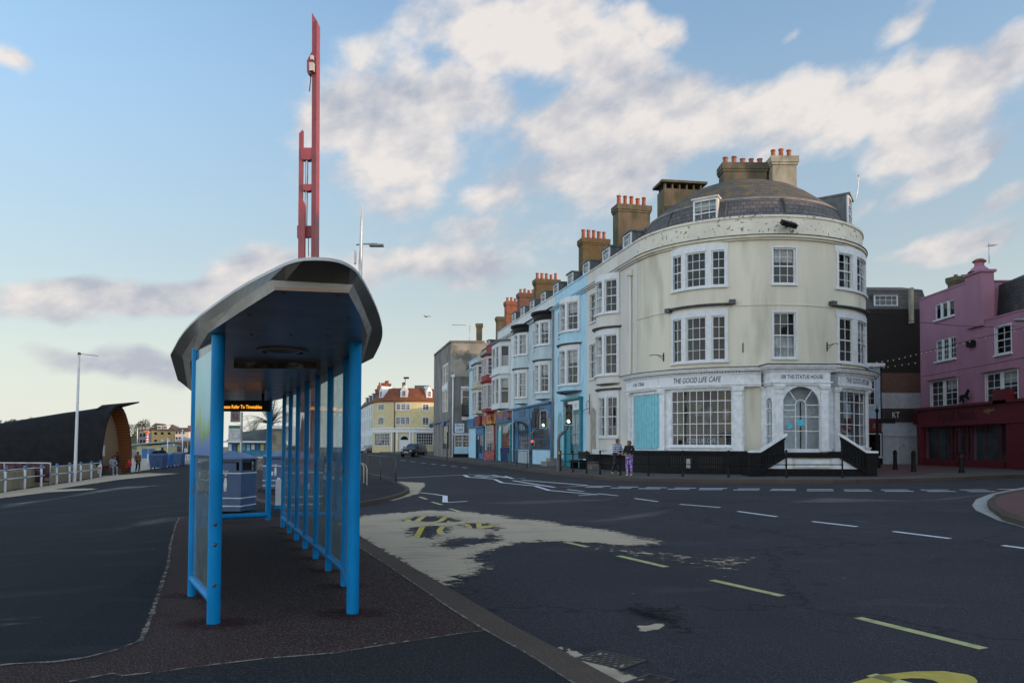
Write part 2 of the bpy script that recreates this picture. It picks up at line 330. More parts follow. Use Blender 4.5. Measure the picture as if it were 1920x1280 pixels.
def window(fr, a0, a1, z0, z1, parent, nx=3, ny=2, d=-.05, fw_=.06, mw=.022, sash=True, curtain=None, mats=None, casing=0, sill=True, split=.5, name='window', back=.45, sillmat=None):
    """sash window: frame, glazing bars, room behind; pane and curtain are sub-parts"""
    wm_, dk = (mats or (MATS['white_paint'], MATS['room_dark'])); mb = MB()
    if casing:
        c = casing
        for (p, q, r, t) in ((a0-c, a0, z0, z1+c), (a1, a1+c, z0, z1+c), (a0, a1, z1, z1+c)): mb.fbox(fr, p, q, r, t, 0.004, .035)
    for (p, q, r, t) in ((a0, a0+fw_, z0, z1), (a1-fw_, a1, z0, z1), (a0+fw_, a1-fw_, z0, z0+fw_*1.2), (a0+fw_, a1-fw_, z1-fw_, z1)): mb.fbox(fr, p, q, r, t, d-.05, d+.03)
    zm = z0+(z1-z0)*split
    if sash: mb.fbox(fr, a0+fw_, a1-fw_, zm-.025, zm+.025, d-.04, d+.02)
    for k in range(1, nx):
        a = a0+(a1-a0)*k/nx; mb.fbox(fr, a-mw/2, a+mw/2, z0+fw_, z1-fw_, d-.02, d+.008, n=1)
    rows = [z0+(zm-z0)*k/ny for k in range(1, ny)]+[zm+(z1-zm)*k/ny for k in range(1, ny)] if sash else [z0+(z1-z0)*k/ny for k in range(1, ny)]
    for z in rows: mb.fbox(fr, a0+fw_, a1-fw_, z-mw/2, z+mw/2, d-.018, d+.01)
    n = fr.seg(a1-a0); e = .25 if back > .3 else .01
    for k in range(n):
        p, q = a0-e+(a1-a0+2*e)*k/n, a0-e+(a1-a0+2*e)*(k+1)/n; mb.poly([fr(p, z0-e, d-back), fr(q, z0-e, d-back), fr(q, z1+e, d-back), fr(p, z1+e, d-back)], 1)
    w = mb.build(name, [wm_, dk], parent)
    pm = MB()
    for k in range(n):
        p, q = a0+.02+(a1-a0-.04)*k/n, a0+.02+(a1-a0-.04)*(k+1)/n; pm.poly([fr(p, z0+.02, d-.012), fr(q, z0+.02, d-.012), fr(q, z1-.02, d-.012), fr(p, z1-.02, d-.012)])
    pm.build('pane', MATS['pane'], w)
    if sill: MB().fbox(fr, a0-.08, a1+.08, z0-.07, z0-.004, -.02, .09).build('sill', sillmat or wm_, w)
    if curtain:
        cm = MB(); W_ = a1-a0
        def cloth(p, q, r, t):
            m_ = max(4, int((q-p)/.05)); P = []
            for k in range(m_+1):
                a = p+(q-p)*k/m_; dd = d-.13-.02*sin(k*2.1+p*9); P += [fr(a, r, dd), fr(a, t, dd)]
            cm.faces(P, [(2*k, 2*k+2, 2*k+3, 2*k+1) for k in range(m_)], 0, True)
        if 'l' in curtain: cloth(a0+.02, a0+.02+W_*.27, z0, z1)
        if 'r' in curtain: cloth(a1-.02-W_*.27, a1-.02, z0, z1)
        if 'b' in curtain: cloth(a0+.02, a1-.02, z1-(z1-z0)*.38, z1)
        if 'n' in curtain: cloth(a0+.02, a1-.02, z0, z0+(z1-z0)*.48)
        if 'f' in curtain: cloth(a0+.02, a1-.02, z0, z1)
        cm.build('curtain', MATS['curtain'], w)
    return w
def text(body, fr, a, z, d, h, m, parent, name='lettering', w=None, shear=0, ext=.004, bold=.0, align='CENTER', **tags):
    cu = bpy.data.curves.new('t', 'FONT'); cu.body = body; cu.align_x = align; cu.shear = shear; cu.extrude = 0; cu.offset = bold; cu.resolution_u = 3
    o = bpy.data.objects.new('t', cu); COL.objects.link(o); dg = bpy.context.evaluated_depsgraph_get(); dg.update()
    me = bpy.data.meshes.new_from_object(o.evaluated_get(dg)); bpy.data.objects.remove(o)
    xs = [v.co.x for v in me.vertices]; ys = [v.co.y for v in me.vertices]
    k = h/(max(ys)-min(ys)); kx = (w/(max(xs)-min(xs))) if w else k; xc = (max(xs)+min(xs))/2 if align == 'CENTER' else min(xs)
    y0 = min(ys)
    for v in me.vertices: v.co = fr(a+(v.co.x-xc)*kx, z+(v.co.y-y0)*k, d)
    me.materials.clear(); me.materials.append(m); me.name = name
    o = bpy.data.objects.new(name, me); COL.objects.link(o)
    if parent: attach(o, parent)
    if tags: tag(o, **tags)
    return o
# ---------------------------------------------------------------- ground sheets, all parallel to the ground
def sheet(name, pts, lift, m, parent=None, skirt=0, step=None, **tags):
    pts = [V((p[0], p[1], 0)) for p in pts]; bm = bmesh.new(); vs = [bm.verts.new(p) for p in pts]
    for t in tessellate_polygon([pts]):
        try: bm.faces.new([vs[i] for i in t])
        except Exception: pass
    def cut(co, no): bmesh.ops.bisect_plane(bm, geom=bm.verts[:]+bm.edges[:]+bm.faces[:], plane_co=co, plane_no=no, dist=1e-6)
    for s, _ in PL: cut((s, 0, 0), V((1, .236, 0)).normalized())
    cut((0, 60, 0), (0, 1, 0)); cut((0, 200, 0), (0, 1, 0))
    for v in bm.verts: v.co.z = gz(v.co.x, v.co.y)+lift
    if skirt:
        es = [e for e in bm.edges if len(e.link_faces) == 1]; r = bmesh.ops.extrude_edge_only(bm, edges=es)
        for g in r['geom']:
            if isinstance(g, bmesh.types.BMVert): g.co.z -= skirt
    bmesh.ops.recalc_face_normals(bm, faces=bm.faces)
    if sum(f.normal.z*f.calc_area() for f in bm.faces) < 0: bmesh.ops.reverse_faces(bm, faces=bm.faces)
    me = bpy.data.meshes.new(name); bm.to_mesh(me); bm.free(); me.materials.append(m)
    o = bpy.data.objects.new(name, me); COL.objects.link(o)
    if parent: attach(o, parent)
    return tag(o, **tags)
def Z1(x0, y0): return lambda u, v: (x0+u/3, y0+v/3)
zA = Z1(660, 860); zB = Z1(1280, 860); zC = Z1(0, 860)      # three enlargements in which ground marks were measured
def gp(z, *pts, lift=0): return [G(*z(*p), lift).xy for p in pts]
# ================================================================ materials
mat('white_paint', (.54, .56, .58), .45, var=.06, vs=5, spec=.5)
mat('room_dark', (.035, .034, .033), .9, var=.5, vs=1.2)
mat('curtain', (.42, .41, .39), .9, var=.15, vs=4)
glassmat('pane', (.80, .84, .86), 1.5, .0)
glassmat('shelter_glass', (.80, .88, .90), 1.5, .02, dirt=.22, dcol=(.30, .36, .38))
def asphalt(name, base, fleck, rough=.95, dust=(.11, .11, .11), dth=(.60, .80), dmax=.45, bump=.35, crack=0):
    m = mat(name, base, rough, var=0, spec=.12); nt, N, L, b = nt_of(m)
    geo = N.new('ShaderNodeNewGeometry')
    def nz(s, d=6, sc_=(1, 1, 1), loc=(0, 0, 0)):
        mp = N.new('ShaderNodeMapping'); mp.inputs['Scale'].default_value = sc_; mp.inputs['Location'].default_value = loc; L.new(geo.outputs['Position'], mp.inputs[0])
        n = N.new('ShaderNodeTexNoise'); n.inputs['Scale'].default_value = s; n.inputs['Detail'].default_value = d; L.new(mp.outputs[0], n.inputs['Vector']); return n.outputs[0]
    def rmp(x, a, c, lo=0, hi=1):
        n = N.new('ShaderNodeMapRange'); L.new(x, n.inputs[0]); n.inputs[1].default_value = a; n.inputs[2].default_value = c; n.inputs[3].default_value = lo; n.inputs[4].default_value = hi; return n.outputs[0]
    def mx(f, a, c):
        n = N.new('ShaderNodeMix'); n.data_type = 'RGBA'; L.new(f, n.inputs[0])
        for s, x in ((n.inputs[6], a), (n.inputs[7], c)):
            if isinstance(x, tuple): s.default_value = (*x, 1)
            else: L.new(x, s)
        return n.outputs[2]
    c = mx(rmp(nz(.35), .3, .7), tuple(x*.8 for x in base), tuple(x*1.2 for x in base))
    c = mx(rmp(nz(70, 3), .52, .70), c, fleck)
    c = mx(rmp(nz(260, 0), .72, .78, 0, .7), c, tuple(min(1, x*2.2) for x in fleck))
    c = mx(rmp(nz(.5, 8, (1, 3.2, 1), (3, 1, 0)), *dth, 0, dmax), c, dust)
    c = mx(rmp(nz(1.9, 5), .63, .70, 0, .35), c, tuple(x*.45 for x in base))
    vo = N.new('ShaderNodeTexVoronoi'); vo.inputs['Scale'].default_value = 1.6; L.new(geo.outputs['Position'], vo.inputs['Vector'])
    c = mx(rmp(vo.outputs['Distance'], .035, .028, 0, .5), c, (.25, .24, .22))
    v3 = N.new('ShaderNodeTexVoronoi'); v3.inputs['Scale'].default_value = 5.3; L.new(geo.outputs['Position'], v3.inputs['Vector']); c = mx(rmp(v3.outputs['Distance'], .045, .03, 0, .35), c, (.16, .155, .15))
    v4 = N.new('ShaderNodeTexVoronoi'); v4.inputs['Scale'].default_value = .9; L.new(geo.outputs['Position'], v4.inputs['Vector']); c = mx(rmp(v4.outputs['Distance'], .09, .05, 0, .5), c, tuple(x*.5 for x in base))
    if crack:
        v2 = N.new('ShaderNodeTexVoronoi'); v2.feature = 'DISTANCE_TO_EDGE'; v2.inputs['Scale'].default_value = .22
        wv = N.new('ShaderNodeVectorMath'); wv.operation = 'ADD'; nn = N.new('ShaderNodeTexNoise'); nn.inputs['Scale'].default_value = 3; nn.inputs['Detail'].default_value = 6
        L.new(geo.outputs['Position'], nn.inputs['Vector']); L.new(nn.outputs[1], wv.inputs[0]); L.new(geo.outputs['Position'], wv.inputs[1]); L.new(wv.outputs[0], v2.inputs['Vector'])
        c = mx(rmp(v2.outputs['Distance'], .010, .004, 0, crack), c, (.012, .012, .013))
    L.new(c, b.inputs['Base Color'])
    bp = N.new('ShaderNodeBump'); bp.inputs['Strength'].default_value = bump; bp.inputs['Distance'].default_value = .008; L.new(nz(140, 3), bp.inputs['Height']); L.new(bp.outputs[0], b.inputs['Normal'])
    return m
ROAD = asphalt('road_asphalt', (.031, .0295, .035), (.088, .085, .09), crack=.55)
PROM = asphalt('promenade_tarmac', (.0105, .0125, .0165), (.028, .031, .037), dust=(.06, .064, .072), dth=(.55, .8), dmax=.4)
BROWN = asphalt('brown_tarmac', (.031, .0175, .0165), (.13, .105, .098), dust=(.06, .048, .045), dth=(.62, .85), bump=.6)
BLACKT = asphalt('black_tarmac', (.017, .017, .020), (.055, .056, .06), bump=.6)
KERB = asphalt('kerb_stone', (.075, .058, .045), (.125, .10, .085), dust=(.16, .135, .105), crack=0)
PAVE = asphalt('pavement_slabs', (.085, .08, .074), (.12, .115, .105), dust=(.15, .14, .13))
brickmat('brick_paving', (.14, .06, .05), (.10, .045, .04), (.07, .05, .045), bw=.22, bh=.11, axis='g')
WLINE = mat('white_line', (.62, .65, .68), .6, var=.10, vs=9, stain=(.20, .20, .21), st=(.56, .76), ss=7)
YLINE = mat('yellow_line', (.42, .42, .17), .6, var=.12, vs=9, stain=(.16, .15, .08), st=(.56, .8), ss=8)
YTEXT = mat('yellow_road_letters', (.46, .36, .05), .6, var=.12, vs=9, stain=(.14, .12, .05), st=(.6, .8), ss=9)
# ================================================================ ground
rng = 2500
sheet('ground', [(-rng, -60), (rng, -60), (rng, rng), (-rng, rng)], -.012, mat('earth', (.12, .11, .09), .9), kind='structure')
road_l = [(-2.2, -55), (400, -55), (400, 300), (-95, 300)]
sheet('road', [(-30, -50), (60, -50), (60, 55), (15.5, 60), (-5, 150), (-60, 150), (-60, 30)], 0, ROAD, kind='structure')
# promenade on the left and the shelter platform: raised .1 above the road, edged by the kerb
kout = gp(zA, (1500, 1250), (1200, 1090), (930, 950), (510, 705), (200, 530), (40, 430), lift=.1)
kin = gp(zA, (1235, 1262), (1000, 1110), (750, 970), (560, 850), (400, 740), (190, 595), (40, 500), lift=.1)
p0 = kout[0]+(kout[0]-kout[1])*4; q0 = kin[0]+(kin[0]-kin[1])*5
p00 = V((6.5, -50)); q00 = V((6.1, -50))
tailo = [V((-3.55, 15.6)), V((-4.9, 18.6)), V((-8.5, 24.5)), V((-14, 40)), V((-22, 65)), V((-38, 125))]
taili = [V((-3.95, 15.6)), V((-5.3, 18.6)), V((-8.9, 24.5)), V((-14.4, 40)), V((-22.4, 65)), V((-38.4, 125))]
KO = [p00, p0]+kout+tailo; KI = [q00, q0]+kin+taili
sheet('kerb', KO+KI[::-1], .104, KERB, skirt=.13, kind='structure')
sheet('promenade', KI+[V((-58, 125)), V((-9, -50))], .1, PROM, kind='structure')
bl = gp(zC, (1010, 330), (990, 370), (960, 480), (945, 600), (925, 660), (880, 800), (835, 930), (790, 1030), (640, 1085), (480, 1125), (300, 1150), (0, 1168), lift=.1)
bl = bl+[V((-9, 2.0)), V((-4, 1.2))]
rng_b = random.Random(3)
def rough_line(pts, amp, n):
    out = []
    for a, b in zip(pts, pts[1:]):
        L_ = (b-a).length; k = max(1, min(60, int(L_/n))); nn = V((-(b-a).y, (b-a).x)).normalized()
        for i in range(k): out.append(a+(b-a)*i/k+nn*rng_b.uniform(-amp, amp)*(1 if i else 0))
    return out+[pts[-1]]
bb = gp(zC, (390, 1262), (480, 1245), (630, 1215), (690, 1228), (900, 1205), (1200, 1165), (1500, 1130), (1900, 1098), lift=.1)+gp(zA, (0, 1082), (300, 1035), (600, 990), (750, 972), lift=.1)
kin2 = [p for p in KI if p.y > bb[-1].y+.02 and p.y < 17]
sheet('platform_paving', rough_line(bl[:12], .012, .06)+[bl[12], V((-5, 2.2))]+rough_line(bb, .008, .06)+kin2+[V((-6.9, 17.2))], .104, BROWN, kind='structure')
sheet('foreground_paving', [V((-5, 2.2))]+rough_line(bb, .008, .06)+[KI[3], KI[2], q0, V((2.5, .5)), V((-4, .5))][0:], .1035, BLACKT, kind='structure') if False else None
fg = rough_line(bb, .008, .06)+[p for p in KI[::-1] if p.y < bb[-1].y-.02 and p.y > -1]+[V((2.0, -1)), V((-4, -1)), V((-4.4, 2.6))]
sheet('foreground_paving', fg, .108, BLACKT, kind='structure')
# next island with railings
isl = gp(zA, (-60, 262), (40, 245), (180, 220), (270, 196), (312, 176), (308, 160), (270, 140), (230, 128), lift=.1)+[V((-9.5, 44)), V((-10.6, 43)), V((-8.6, 27))]
sheet('traffic_island', isl, .1, BLACKT, skirt=.12, kind='structure')
def strip(pts, w):
    L_, R2 = [], []
    for i, p in enumerate(pts):
        t = (pts[min(i+1, len(pts)-1)]-pts[max(i-1, 0)]).normalized(); n = V((-t.y, t.x)); L_.append(p+n*w/2); R2.append(p-n*w/2)
    return L_+R2[::-1]
sheet('island_kerb', strip(isl[:8], .14), .106, KERB, skirt=.11, kind='structure')
# island on the right
ri = gp(zB, (2300, 390), (1920, 350), (1800, 315), (1725, 262), (1712, 235), (1760, 198), (1920, 168), (2300, 150), lift=.1)
sheet('roundabout_channel', gp(zB, (2300, 480), (1920, 386), (1770, 345), (1650, 290), (1628, 262), (1650, 228), (1740, 195), (1920, 160), (2300, 140)), .004, mat('concrete', (.30, .30, .28), .8, var=.12, bump=.2, stain=(.2, .19, .17)), kind='structure')
sheet('roundabout_kerb', ri, .1, KERB, skirt=.12, kind='structure')
ris = gp(zB, (2300, 372), (1920, 330), (1830, 300), (1765, 258), (1752, 235), (1790, 208), (1920, 182), (2300, 163), lift=.1)
sheet('roundabout_paving', ris, .104, MATS['brick_paving'], kind='structure')
# pavement in front of the buildings
pk = [G(u, v, .1).xy for (u, v) in ((700, 846), (760, 851.5), (860, 863), (930, 872), (1000, 880.5), (1060, 888), (1130, 894.5), (1220, 898), (1400, 900), (1560, 900.5), (1650, 899), (1780, 895.5), (1860, 892), (1990, 887), (2300, 878))]
sheet('pavement', pk+[V((90, 45)), V((90, 160)), V((-30, 170))], .12, PAVE, skirt=.16, kind='structure')
sheet('pavement_kerb', strip(pk, .16), .124, KERB, skirt=.13, kind='structure')
sheet('brick_forecourt', [G(u, v, .12).xy for (u, v) in ((1623, 868), (1632, 893), (1700, 891), (1790, 881), (1860, 876), (1920, 872), (1920, 860), (1700, 862))], .128, MATS['brick_paving'], kind='structure')
sheet('beach_sand', [V((-27.2, 50)), V((-44, 122)), V((-400, 122)), V((-400, 50))], .106, mat('beach', (.34, .30, .24), .95, var=.15, bump=.3), kind='structure')
# ---------------------------------------------------------------- white and yellow markings
def dash(name, z, x0, y0, x1, y1, w, m, label=None, group=None):
    a, b = G(*z(x0, y0)).xy, G(*z(x1, y1)).xy
    return sheet(name, strip([a, b], w), .004, m, kind='structure')
for (x0, y0, x1, y1) in ((1210, 172, 1305, 183), (1380, 195, 1495, 207), (1590, 222, 1720, 240), (1845, 255, 2070, 273)): dash('lane_marking', zA, x0, y0, x1, y1, .10, WLINE)
for (x0, y0, x1, y1) in ((310, 295, 530, 325), (730, 352, 980, 381), (1185, 408, 1505, 448), (1800, 487, 2150, 532)): dash('lane_marking', zB, x0, y0, x1, y1, .10, WLINE)
for (x0, y0, x1, y1) in ((380, 213, 420, 227), (450, 242, 505, 258), (550, 280, 620, 300), (1200, 468, 1325, 495), (1500, 545, 1768, 608)): dash('bus_bay_marking', zA, x0, y0, x1, y1, .10, YLINE)
for (x0, y0, x1, y1) in ((165, 682, 560, 771), (985, 893, 1695, 1068)): dash('bus_bay_marking', zB, x0, y0, x1, y1, .10, YLINE)
for (x0, x1, y) in ((1330, 1455, 153), (1500, 1610, 157), (1655, 1770, 161), (1815, 1935, 163)): dash('give_way_marking', zA, x0, y, x1, y+1, .20, WLINE)
for (x0, x1, y) in ((1315, 1415, 158.5), (1455, 1570, 163), (1612, 1735, 167), (1775, 1900, 169.5)): dash('give_way_marking', zA, x0, y, x1, y+1, .20, WLINE)
for (x0, x1, y) in ((95, 250, 166), (310, 435, 168), (500, 635, 170), (700, 845, 172), (905, 1050, 173.5), (1115, 1270, 174), (1340, 1495, 174.5), (1560, 1715, 174), (1775, 1890, 171)): dash('give_way_marking', zB, x0, y, x1, y, .20, WLINE)
for (x0, x1, y) in ((90, 225, 172.5), (285, 430, 174.5), (490, 635, 177), (697, 850, 179), (912, 1065, 180.5), (1135, 1300, 182), (1375, 1535, 183), (1605, 1765, 183.5)): dash('give_way_marking', zB, x0, y, x1, y, .20, WLINE)
def line(z, pts, w, m=WLINE, name='lane_line', lift=.004): sheet(name, strip([G(*z(*p)).xy for p in pts], w), lift, m, kind='structure')
line(zA, [(385, 190), (460, 198), (530, 209)], .11); line(zA, [(524, 208), (523, 245)], .15, lift=.008); line(zA, [(528, 245), (648, 239)], .13, lift=.006)
line(zA, [(255, 107), (440, 99), (625, 90)], .14); line(zA, [(630, 90), (655, 102), (800, 113)], .2); line(zA, [(650, 88), (790, 91), (870, 106), (760, 104), (690, 96)], .18, lift=.006)
line(zA, [(700, 92), (820, 103)], .15, lift=.008); line(zA, [(803, 115), (845, 134), (1030, 152), (1110, 177), (1380, 201), (1275, 206)], .14)
line(zA, [(860, 97), (905, 111), (975, 110)], .16); line(zA, [(905, 122), (1140, 160), (1325, 150)], .15); line(zA, [(955, 119), (1325, 149)], .15, lift=.006)
for i in range(7): line(zA, [(270+i*58, 8+i*6.5), (300+i*58, 11+i*6.5)], .12)
line(zA, [(1180, 92), (1380, 104), (1580, 114), (1920, 124)], .09); line(zB, [(0, 119), (390, 126)], .09); line(zB, [(430, 127), (850, 128)], .09)
# BUS STOP painted on the road: rows read from the shelter side
def road_text(body, z, pts, m=YTEXT, lift=.004):
    """pts: bottom-left, bottom-right, top-left of the word as measured"""
    A, B, C = [G(*z(*p)) for p in pts]; ex = (B-A); ey = (C-A); wX = ex.length; hX = ey.length; ex.normalize(); ey.normalize()
    def fr(a, zz, d):
        p = A+ex*a+ey*zz; return V((p.x, p.y, gz(p.x, p.y)+lift))
    o = text(body, fr, 0, 0, 0, hX, m, None, 'road_lettering', w=wX, bold=.012, align='LEFT'); o['kind'] = 'structure'; return o
road_text('STOP', zA, [(120, 470), (830, 420), (210, 380)])
road_text('BUS', zA, [(170, 362), (640, 362), (255, 318)])
a_, b_, c_ = G(*zB(985, 893)), G(*zB(1695, 1068)), G(*zB(1500, 1185)); ex_ = (b_-a_).xy.normalized(); ey_ = V((-ex_.y, ex_.x)); o_ = c_.xy-ey_*2.0-ex_*.1
def frS(a, zz, d): p = o_+ex_*a+ey_*zz; return V((p.x, p.y, gz(p.x, p.y)+.004))
so2 = text('STOP', frS, 0, 0, 0, 2.0, YTEXT, None, 'road_lettering', w=2.55, bold=.012, align='LEFT'); so2['kind'] = 'structure'
line(zB, [(1060, 1215), (1420, 1310)], .11, YLINE, 'bus_bay_marking')
# ---------------------------------------------------------------- blown sand: fine sheet, grains thin out at the edges
def sand_mat(name, col, lo, hi, ns=14, rip=1.0, aniso=(1, 1, 1), NZ=1.1):
    m = bpy.data.materials.new(name); m.use_nodes = True; nt, N, L, b = nt_of(m); MATS[name] = m
    at = N.new('ShaderNodeAttribute'); at.attribute_name = 'dens'; geo = N.new('ShaderNodeNewGeometry')
    mp = N.new('ShaderNodeMapping'); mp.inputs['Scale'].default_value = aniso; L.new(geo.outputs['Position'], mp.inputs[0])
    n = N.new('ShaderNodeTexNoise'); n.inputs['Scale'].default_value = ns; n.inputs['Detail'].default_value = 8; n.inputs['Roughness'].default_value = .7; L.new(mp.outputs[0], n.inputs['Vector'])
    ad = N.new('ShaderNodeMath'); ad.operation = 'MULTIPLY_ADD'; L.new(n.outputs[0], ad.inputs[0]); ad.inputs[1].default_value = NZ; L.new(at.outputs['Fac'], ad.inputs[2])
    mr = N.new('ShaderNodeMapRange'); L.new(ad.outputs[0], mr.inputs[0]); mr.inputs[1].default_value = lo; mr.inputs[2].default_value = hi; mr.clamp = True
    L.new(mr.outputs[0], b.inputs['Alpha'])
    w = N.new('ShaderNodeTexWave'); w.wave_type = 'RINGS'; w.inputs['Scale'].default_value = 1.1; w.inputs['Distortion'].default_value = 7; w.inputs['Detail'].default_value = 3; w.inputs['Detail Scale'].default_value = .8
    mp2 = N.new('ShaderNodeMapping'); mp2.inputs['Location'].default_value = (1.2, -9.5, 0); L.new(geo.outputs['Position'], mp2.inputs[0]); L.new(mp2.outputs[0], w.inputs['Vector'])
    n2 = N.new('ShaderNodeTexNoise'); n2.inputs['Scale'].default_value = 1.1; n2.inputs['Detail'].default_value = 6; L.new(geo.outputs['Position'], n2.inputs['Vector'])
    mm = N.new('ShaderNodeMath'); mm.operation = 'MULTIPLY'; L.new(w.outputs[1], mm.inputs[0]); r2 = N.new('ShaderNodeMapRange'); L.new(n2.outputs[0], r2.inputs[0]); r2.inputs[1].default_value = .5; r2.inputs[2].default_value = .62; r2.inputs[4].default_value = .55; L.new(r2.outputs[0], mm.inputs[1])
    mx = N.new('ShaderNodeMix'); mx.data_type = 'RGBA'; L.new(mm.outputs[0], mx.inputs[0]); mx.inputs[6].default_value = (*col, 1); mx.inputs[7].default_value = (*[c*.55 for c in col], 1); L.new(mx.outputs[2], b.inputs['Base Color'])
    bp = N.new('ShaderNodeBump'); bp.inputs['Strength'].default_value = .5*rip; bp.inputs['Distance'].default_value = .02; L.new(w.outputs[1], bp.inputs['Height']); L.new(bp.outputs[0], b.inputs['Normal'])
    b.inputs['Roughness'].default_value = .95; b.inputs['Specular IOR Level'].default_value = .1
    return m
def sdist(p, poly):
    """signed distance, positive inside"""
    ins = False; best = 1e9; n = len(poly)
    for i in range(n):
        a, b = poly[i], poly[(i+1) % n]
        if (a.y > p.y) != (b.y > p.y) and p.x < (b.x-a.x)*(p.y-a.y)/(b.y-a.y)+a.x: ins = not ins
        e = b-a; t = max(0, min(1, (p-a).dot(e)/max(1e-9, e.dot(e)))); best = min(best, (p-a-e*t).length_squared)
    return sqrt(best)*(1 if ins else -1)
def sand(name, outline, holes, lift, m, cell, soft, peak=1.0, margin=.5, kind='stuff', label=None, heap=0):
    xs = [p.x for p in outline]; ys = [p.y for p in outline]; x0, x1, y0, y1 = min(xs)-margin, max(xs)+margin, min(ys)-margin, max(ys)+margin
    nx = int((x1-x0)/cell)+1; ny = int((y1-y0)/cell)+1; P = []; D = []
    for j in range(ny+1):
        for i in range(nx+1):
            p = V((x0+i*cell, y0+j*cell)); d = sdist(p, outline)
            for h in holes: d = min(d, -sdist(p, h))
            D.append(max(0, min(1, .5+d/(2*soft)))*peak); P.append((p.x, p.y, gz(p.x, p.y)+lift+heap*max(0, min(1, d/.35))))
    F = []
    for j in range(ny):
        for i in range(nx):
            a = j*(nx+1)+i; q = (a, a+1, a+nx+2, a+nx+1)
            if max(D[k] for k in q) > .02: F.append(q)
    used = sorted({k for f in F for k in f}); ix = {k: i for i, k in enumerate(used)}
    me = bpy.data.meshes.new(name); me.from_pydata([P[k] for k in used], [], [tuple(ix[k] for k in f) for f in F])
    at = me.attributes.new('dens', 'FLOAT', 'POINT'); at.data.foreach_set('value', [D[k] for k in used]); me.materials.append(m)
    for pp in me.polygons: pp.use_smooth = True
    o = bpy.data.objects.new(name, me); COL.objects.link(o); o['kind'] = kind
    if label: o['label'] = label
    return o
SAND = sand_mat('blown_sand', (.45, .37, .265), 1.12, 1.27, ns=7, NZ=1.6)
DUST = sand_mat('sand_dust', (.21, .205, .20), .90, 1.8, ns=3, rip=0, aniso=(1, 2.5, 1))
so_ = gp(zA, (30, 345), (100, 320), (300, 305), (430, 293), (640, 300), (700, 312), (800, 318), (880, 338), (1050, 352), (1200, 382), (1400, 404), (1500, 424), (1600, 452), (1700, 466), (1640, 480), (1500, 484), (1380, 470), (1250, 464), (1050, 462), (900, 471), (800, 495), (700, 520), (620, 560), (690, 600), (660, 640), (560, 660), (510, 698), (300, 585), (40, 425), (-120, 380))
holes = [gp(zA, *h) for h in ([(245, 350), (330, 325), (480, 320), (600, 335), (640, 350), (560, 362), (380, 358)], [(270, 405), (330, 380), (540, 374), (590, 395), (510, 435), (450, 455), (330, 450)],
         [(570, 370), (640, 360), (780, 362), (870, 390), (830, 410), (740, 400), (640, 390)], [(440, 492), (480, 470), (560, 440), (700, 445), (800, 412), (890, 468), (760, 482), (560, 512)])]
sand('drifted_sand', so_, holes, .009, SAND, .09, .42, heap=.012, label='pale beach sand drifted over the bus bay beside the kerb')
sand('drifted_sand', gp(zA, (1390, 490), (1900, 545), (1960, 590), (1640, 545), (1400, 505)), [], .009, SAND, .1, .5, peak=.52, margin=.3, label='thin scatter of sand grains beyond the drift')
sand('drifted_sand', gp(zB, (100, 560), (330, 560), (370, 575), (250, 620), (130, 615)), [], .009, SAND, .1, .4, peak=.5, margin=.3, label='small scatter of sand grains on the open road')
sand('drifted_sand', gp(zA, (30, 250), (180, 225), (275, 198), (312, 176), (300, 150), (255, 128), (400, 135), (408, 152), (385, 170), (370, 195), (240, 232), (30, 265)), [], .009, SAND, .12, .15, label='sand ribbon curving round the railed island')
sand('drifted_sand', gp(zA, (1180, 1062), (1240, 1080), (1330, 1125), (1480, 1190), (1620, 1245), (1700, 1290), (1560, 1290), (1350, 1180)), [], .006, SAND, .05, .07, margin=.2, label='strip of sand caught between kerb and drain')
sand('drifted_sand', gp(zA, (1610, 945), (1740, 930), (1730, 960), (1640, 968)), [], .006, SAND, .04, .06, margin=.2, label='small sand spot in the dark stain on the road')
z3 = lambda u, v: (u/4, 620+v/4)
sand('drifted_sand', [G(*z3(*p), .1).xy for p in ((-40, 1268), (0, 1255), (350, 1212), (700, 1192), (690, 1183), (400, 1190), (560, 1165), (900, 1115), (1330, 1070), (1100, 1066), (800, 1088), (650, 1118), (0, 1216), (-60, 1225))], [], .112, SAND, .3, .25, margin=.5, label='sand strip along the foot of the seafront railings')
for i, (z, pts, pk_) in enumerate(((zA, ((1080, 345), (1330, 350), (1500, 318), (1760, 285), (1880, 270), (1700, 330), (1380, 362)), .75), (zA, ((600, 255), (1000, 232), (1500, 222), (1500, 236), (1000, 260)), .6), (zB, ((530, 250), (780, 215), (1300, 235), (1600, 205), (1900, 190), (1500, 235), (900, 250)), .75), (zB, ((900, 330), (1080, 360), (1060, 385), (960, 350)), .8),
        (zC, ((0, 258), (300, 225), (520, 180), (700, 155), (960, 148), (700, 172), (400, 215), (0, 285)), .85), (zC, ((500, 460), (620, 400), (800, 340), (1060, 318), (1060, 345), (800, 385)), .62), (zC, ((0, 905), (160, 915), (120, 940), (0, 940)), .8), (zB, ((1570, 800), (1700, 750), (1900, 715), (1800, 760), (1600, 815)), .6))):
    l_ = .1 if z is zC else 0
    sand('sand_dust', [G(*z(*p), l_).xy for p in pts], [], .0066+l_+(.004 if l_ else 0), DUST, .14, .45, peak=pk_, margin=.6, label='faint wind-blown sand streak on the tarmac')
STAIN = sand_mat('oil_stain', (.012, .012, .013), 1.0, 1.3, ns=5, rip=0)
sand('oil_stain', gp(zA, (1420, 830), (1600, 800), (1900, 850), (1960, 950), (1800, 985), (1640, 920), (1500, 880), (1400, 885)), [], .0055, STAIN, .06, .2, peak=.6, label='dark oil stain on the road')
sand('oil_stain', gp(zB, (-40, 900), (60, 910), (140, 980), (60, 1010), (-60, 980)), [], .0055, STAIN, .06, .2, peak=.7, label='dark stain on the road right of the sand spot')
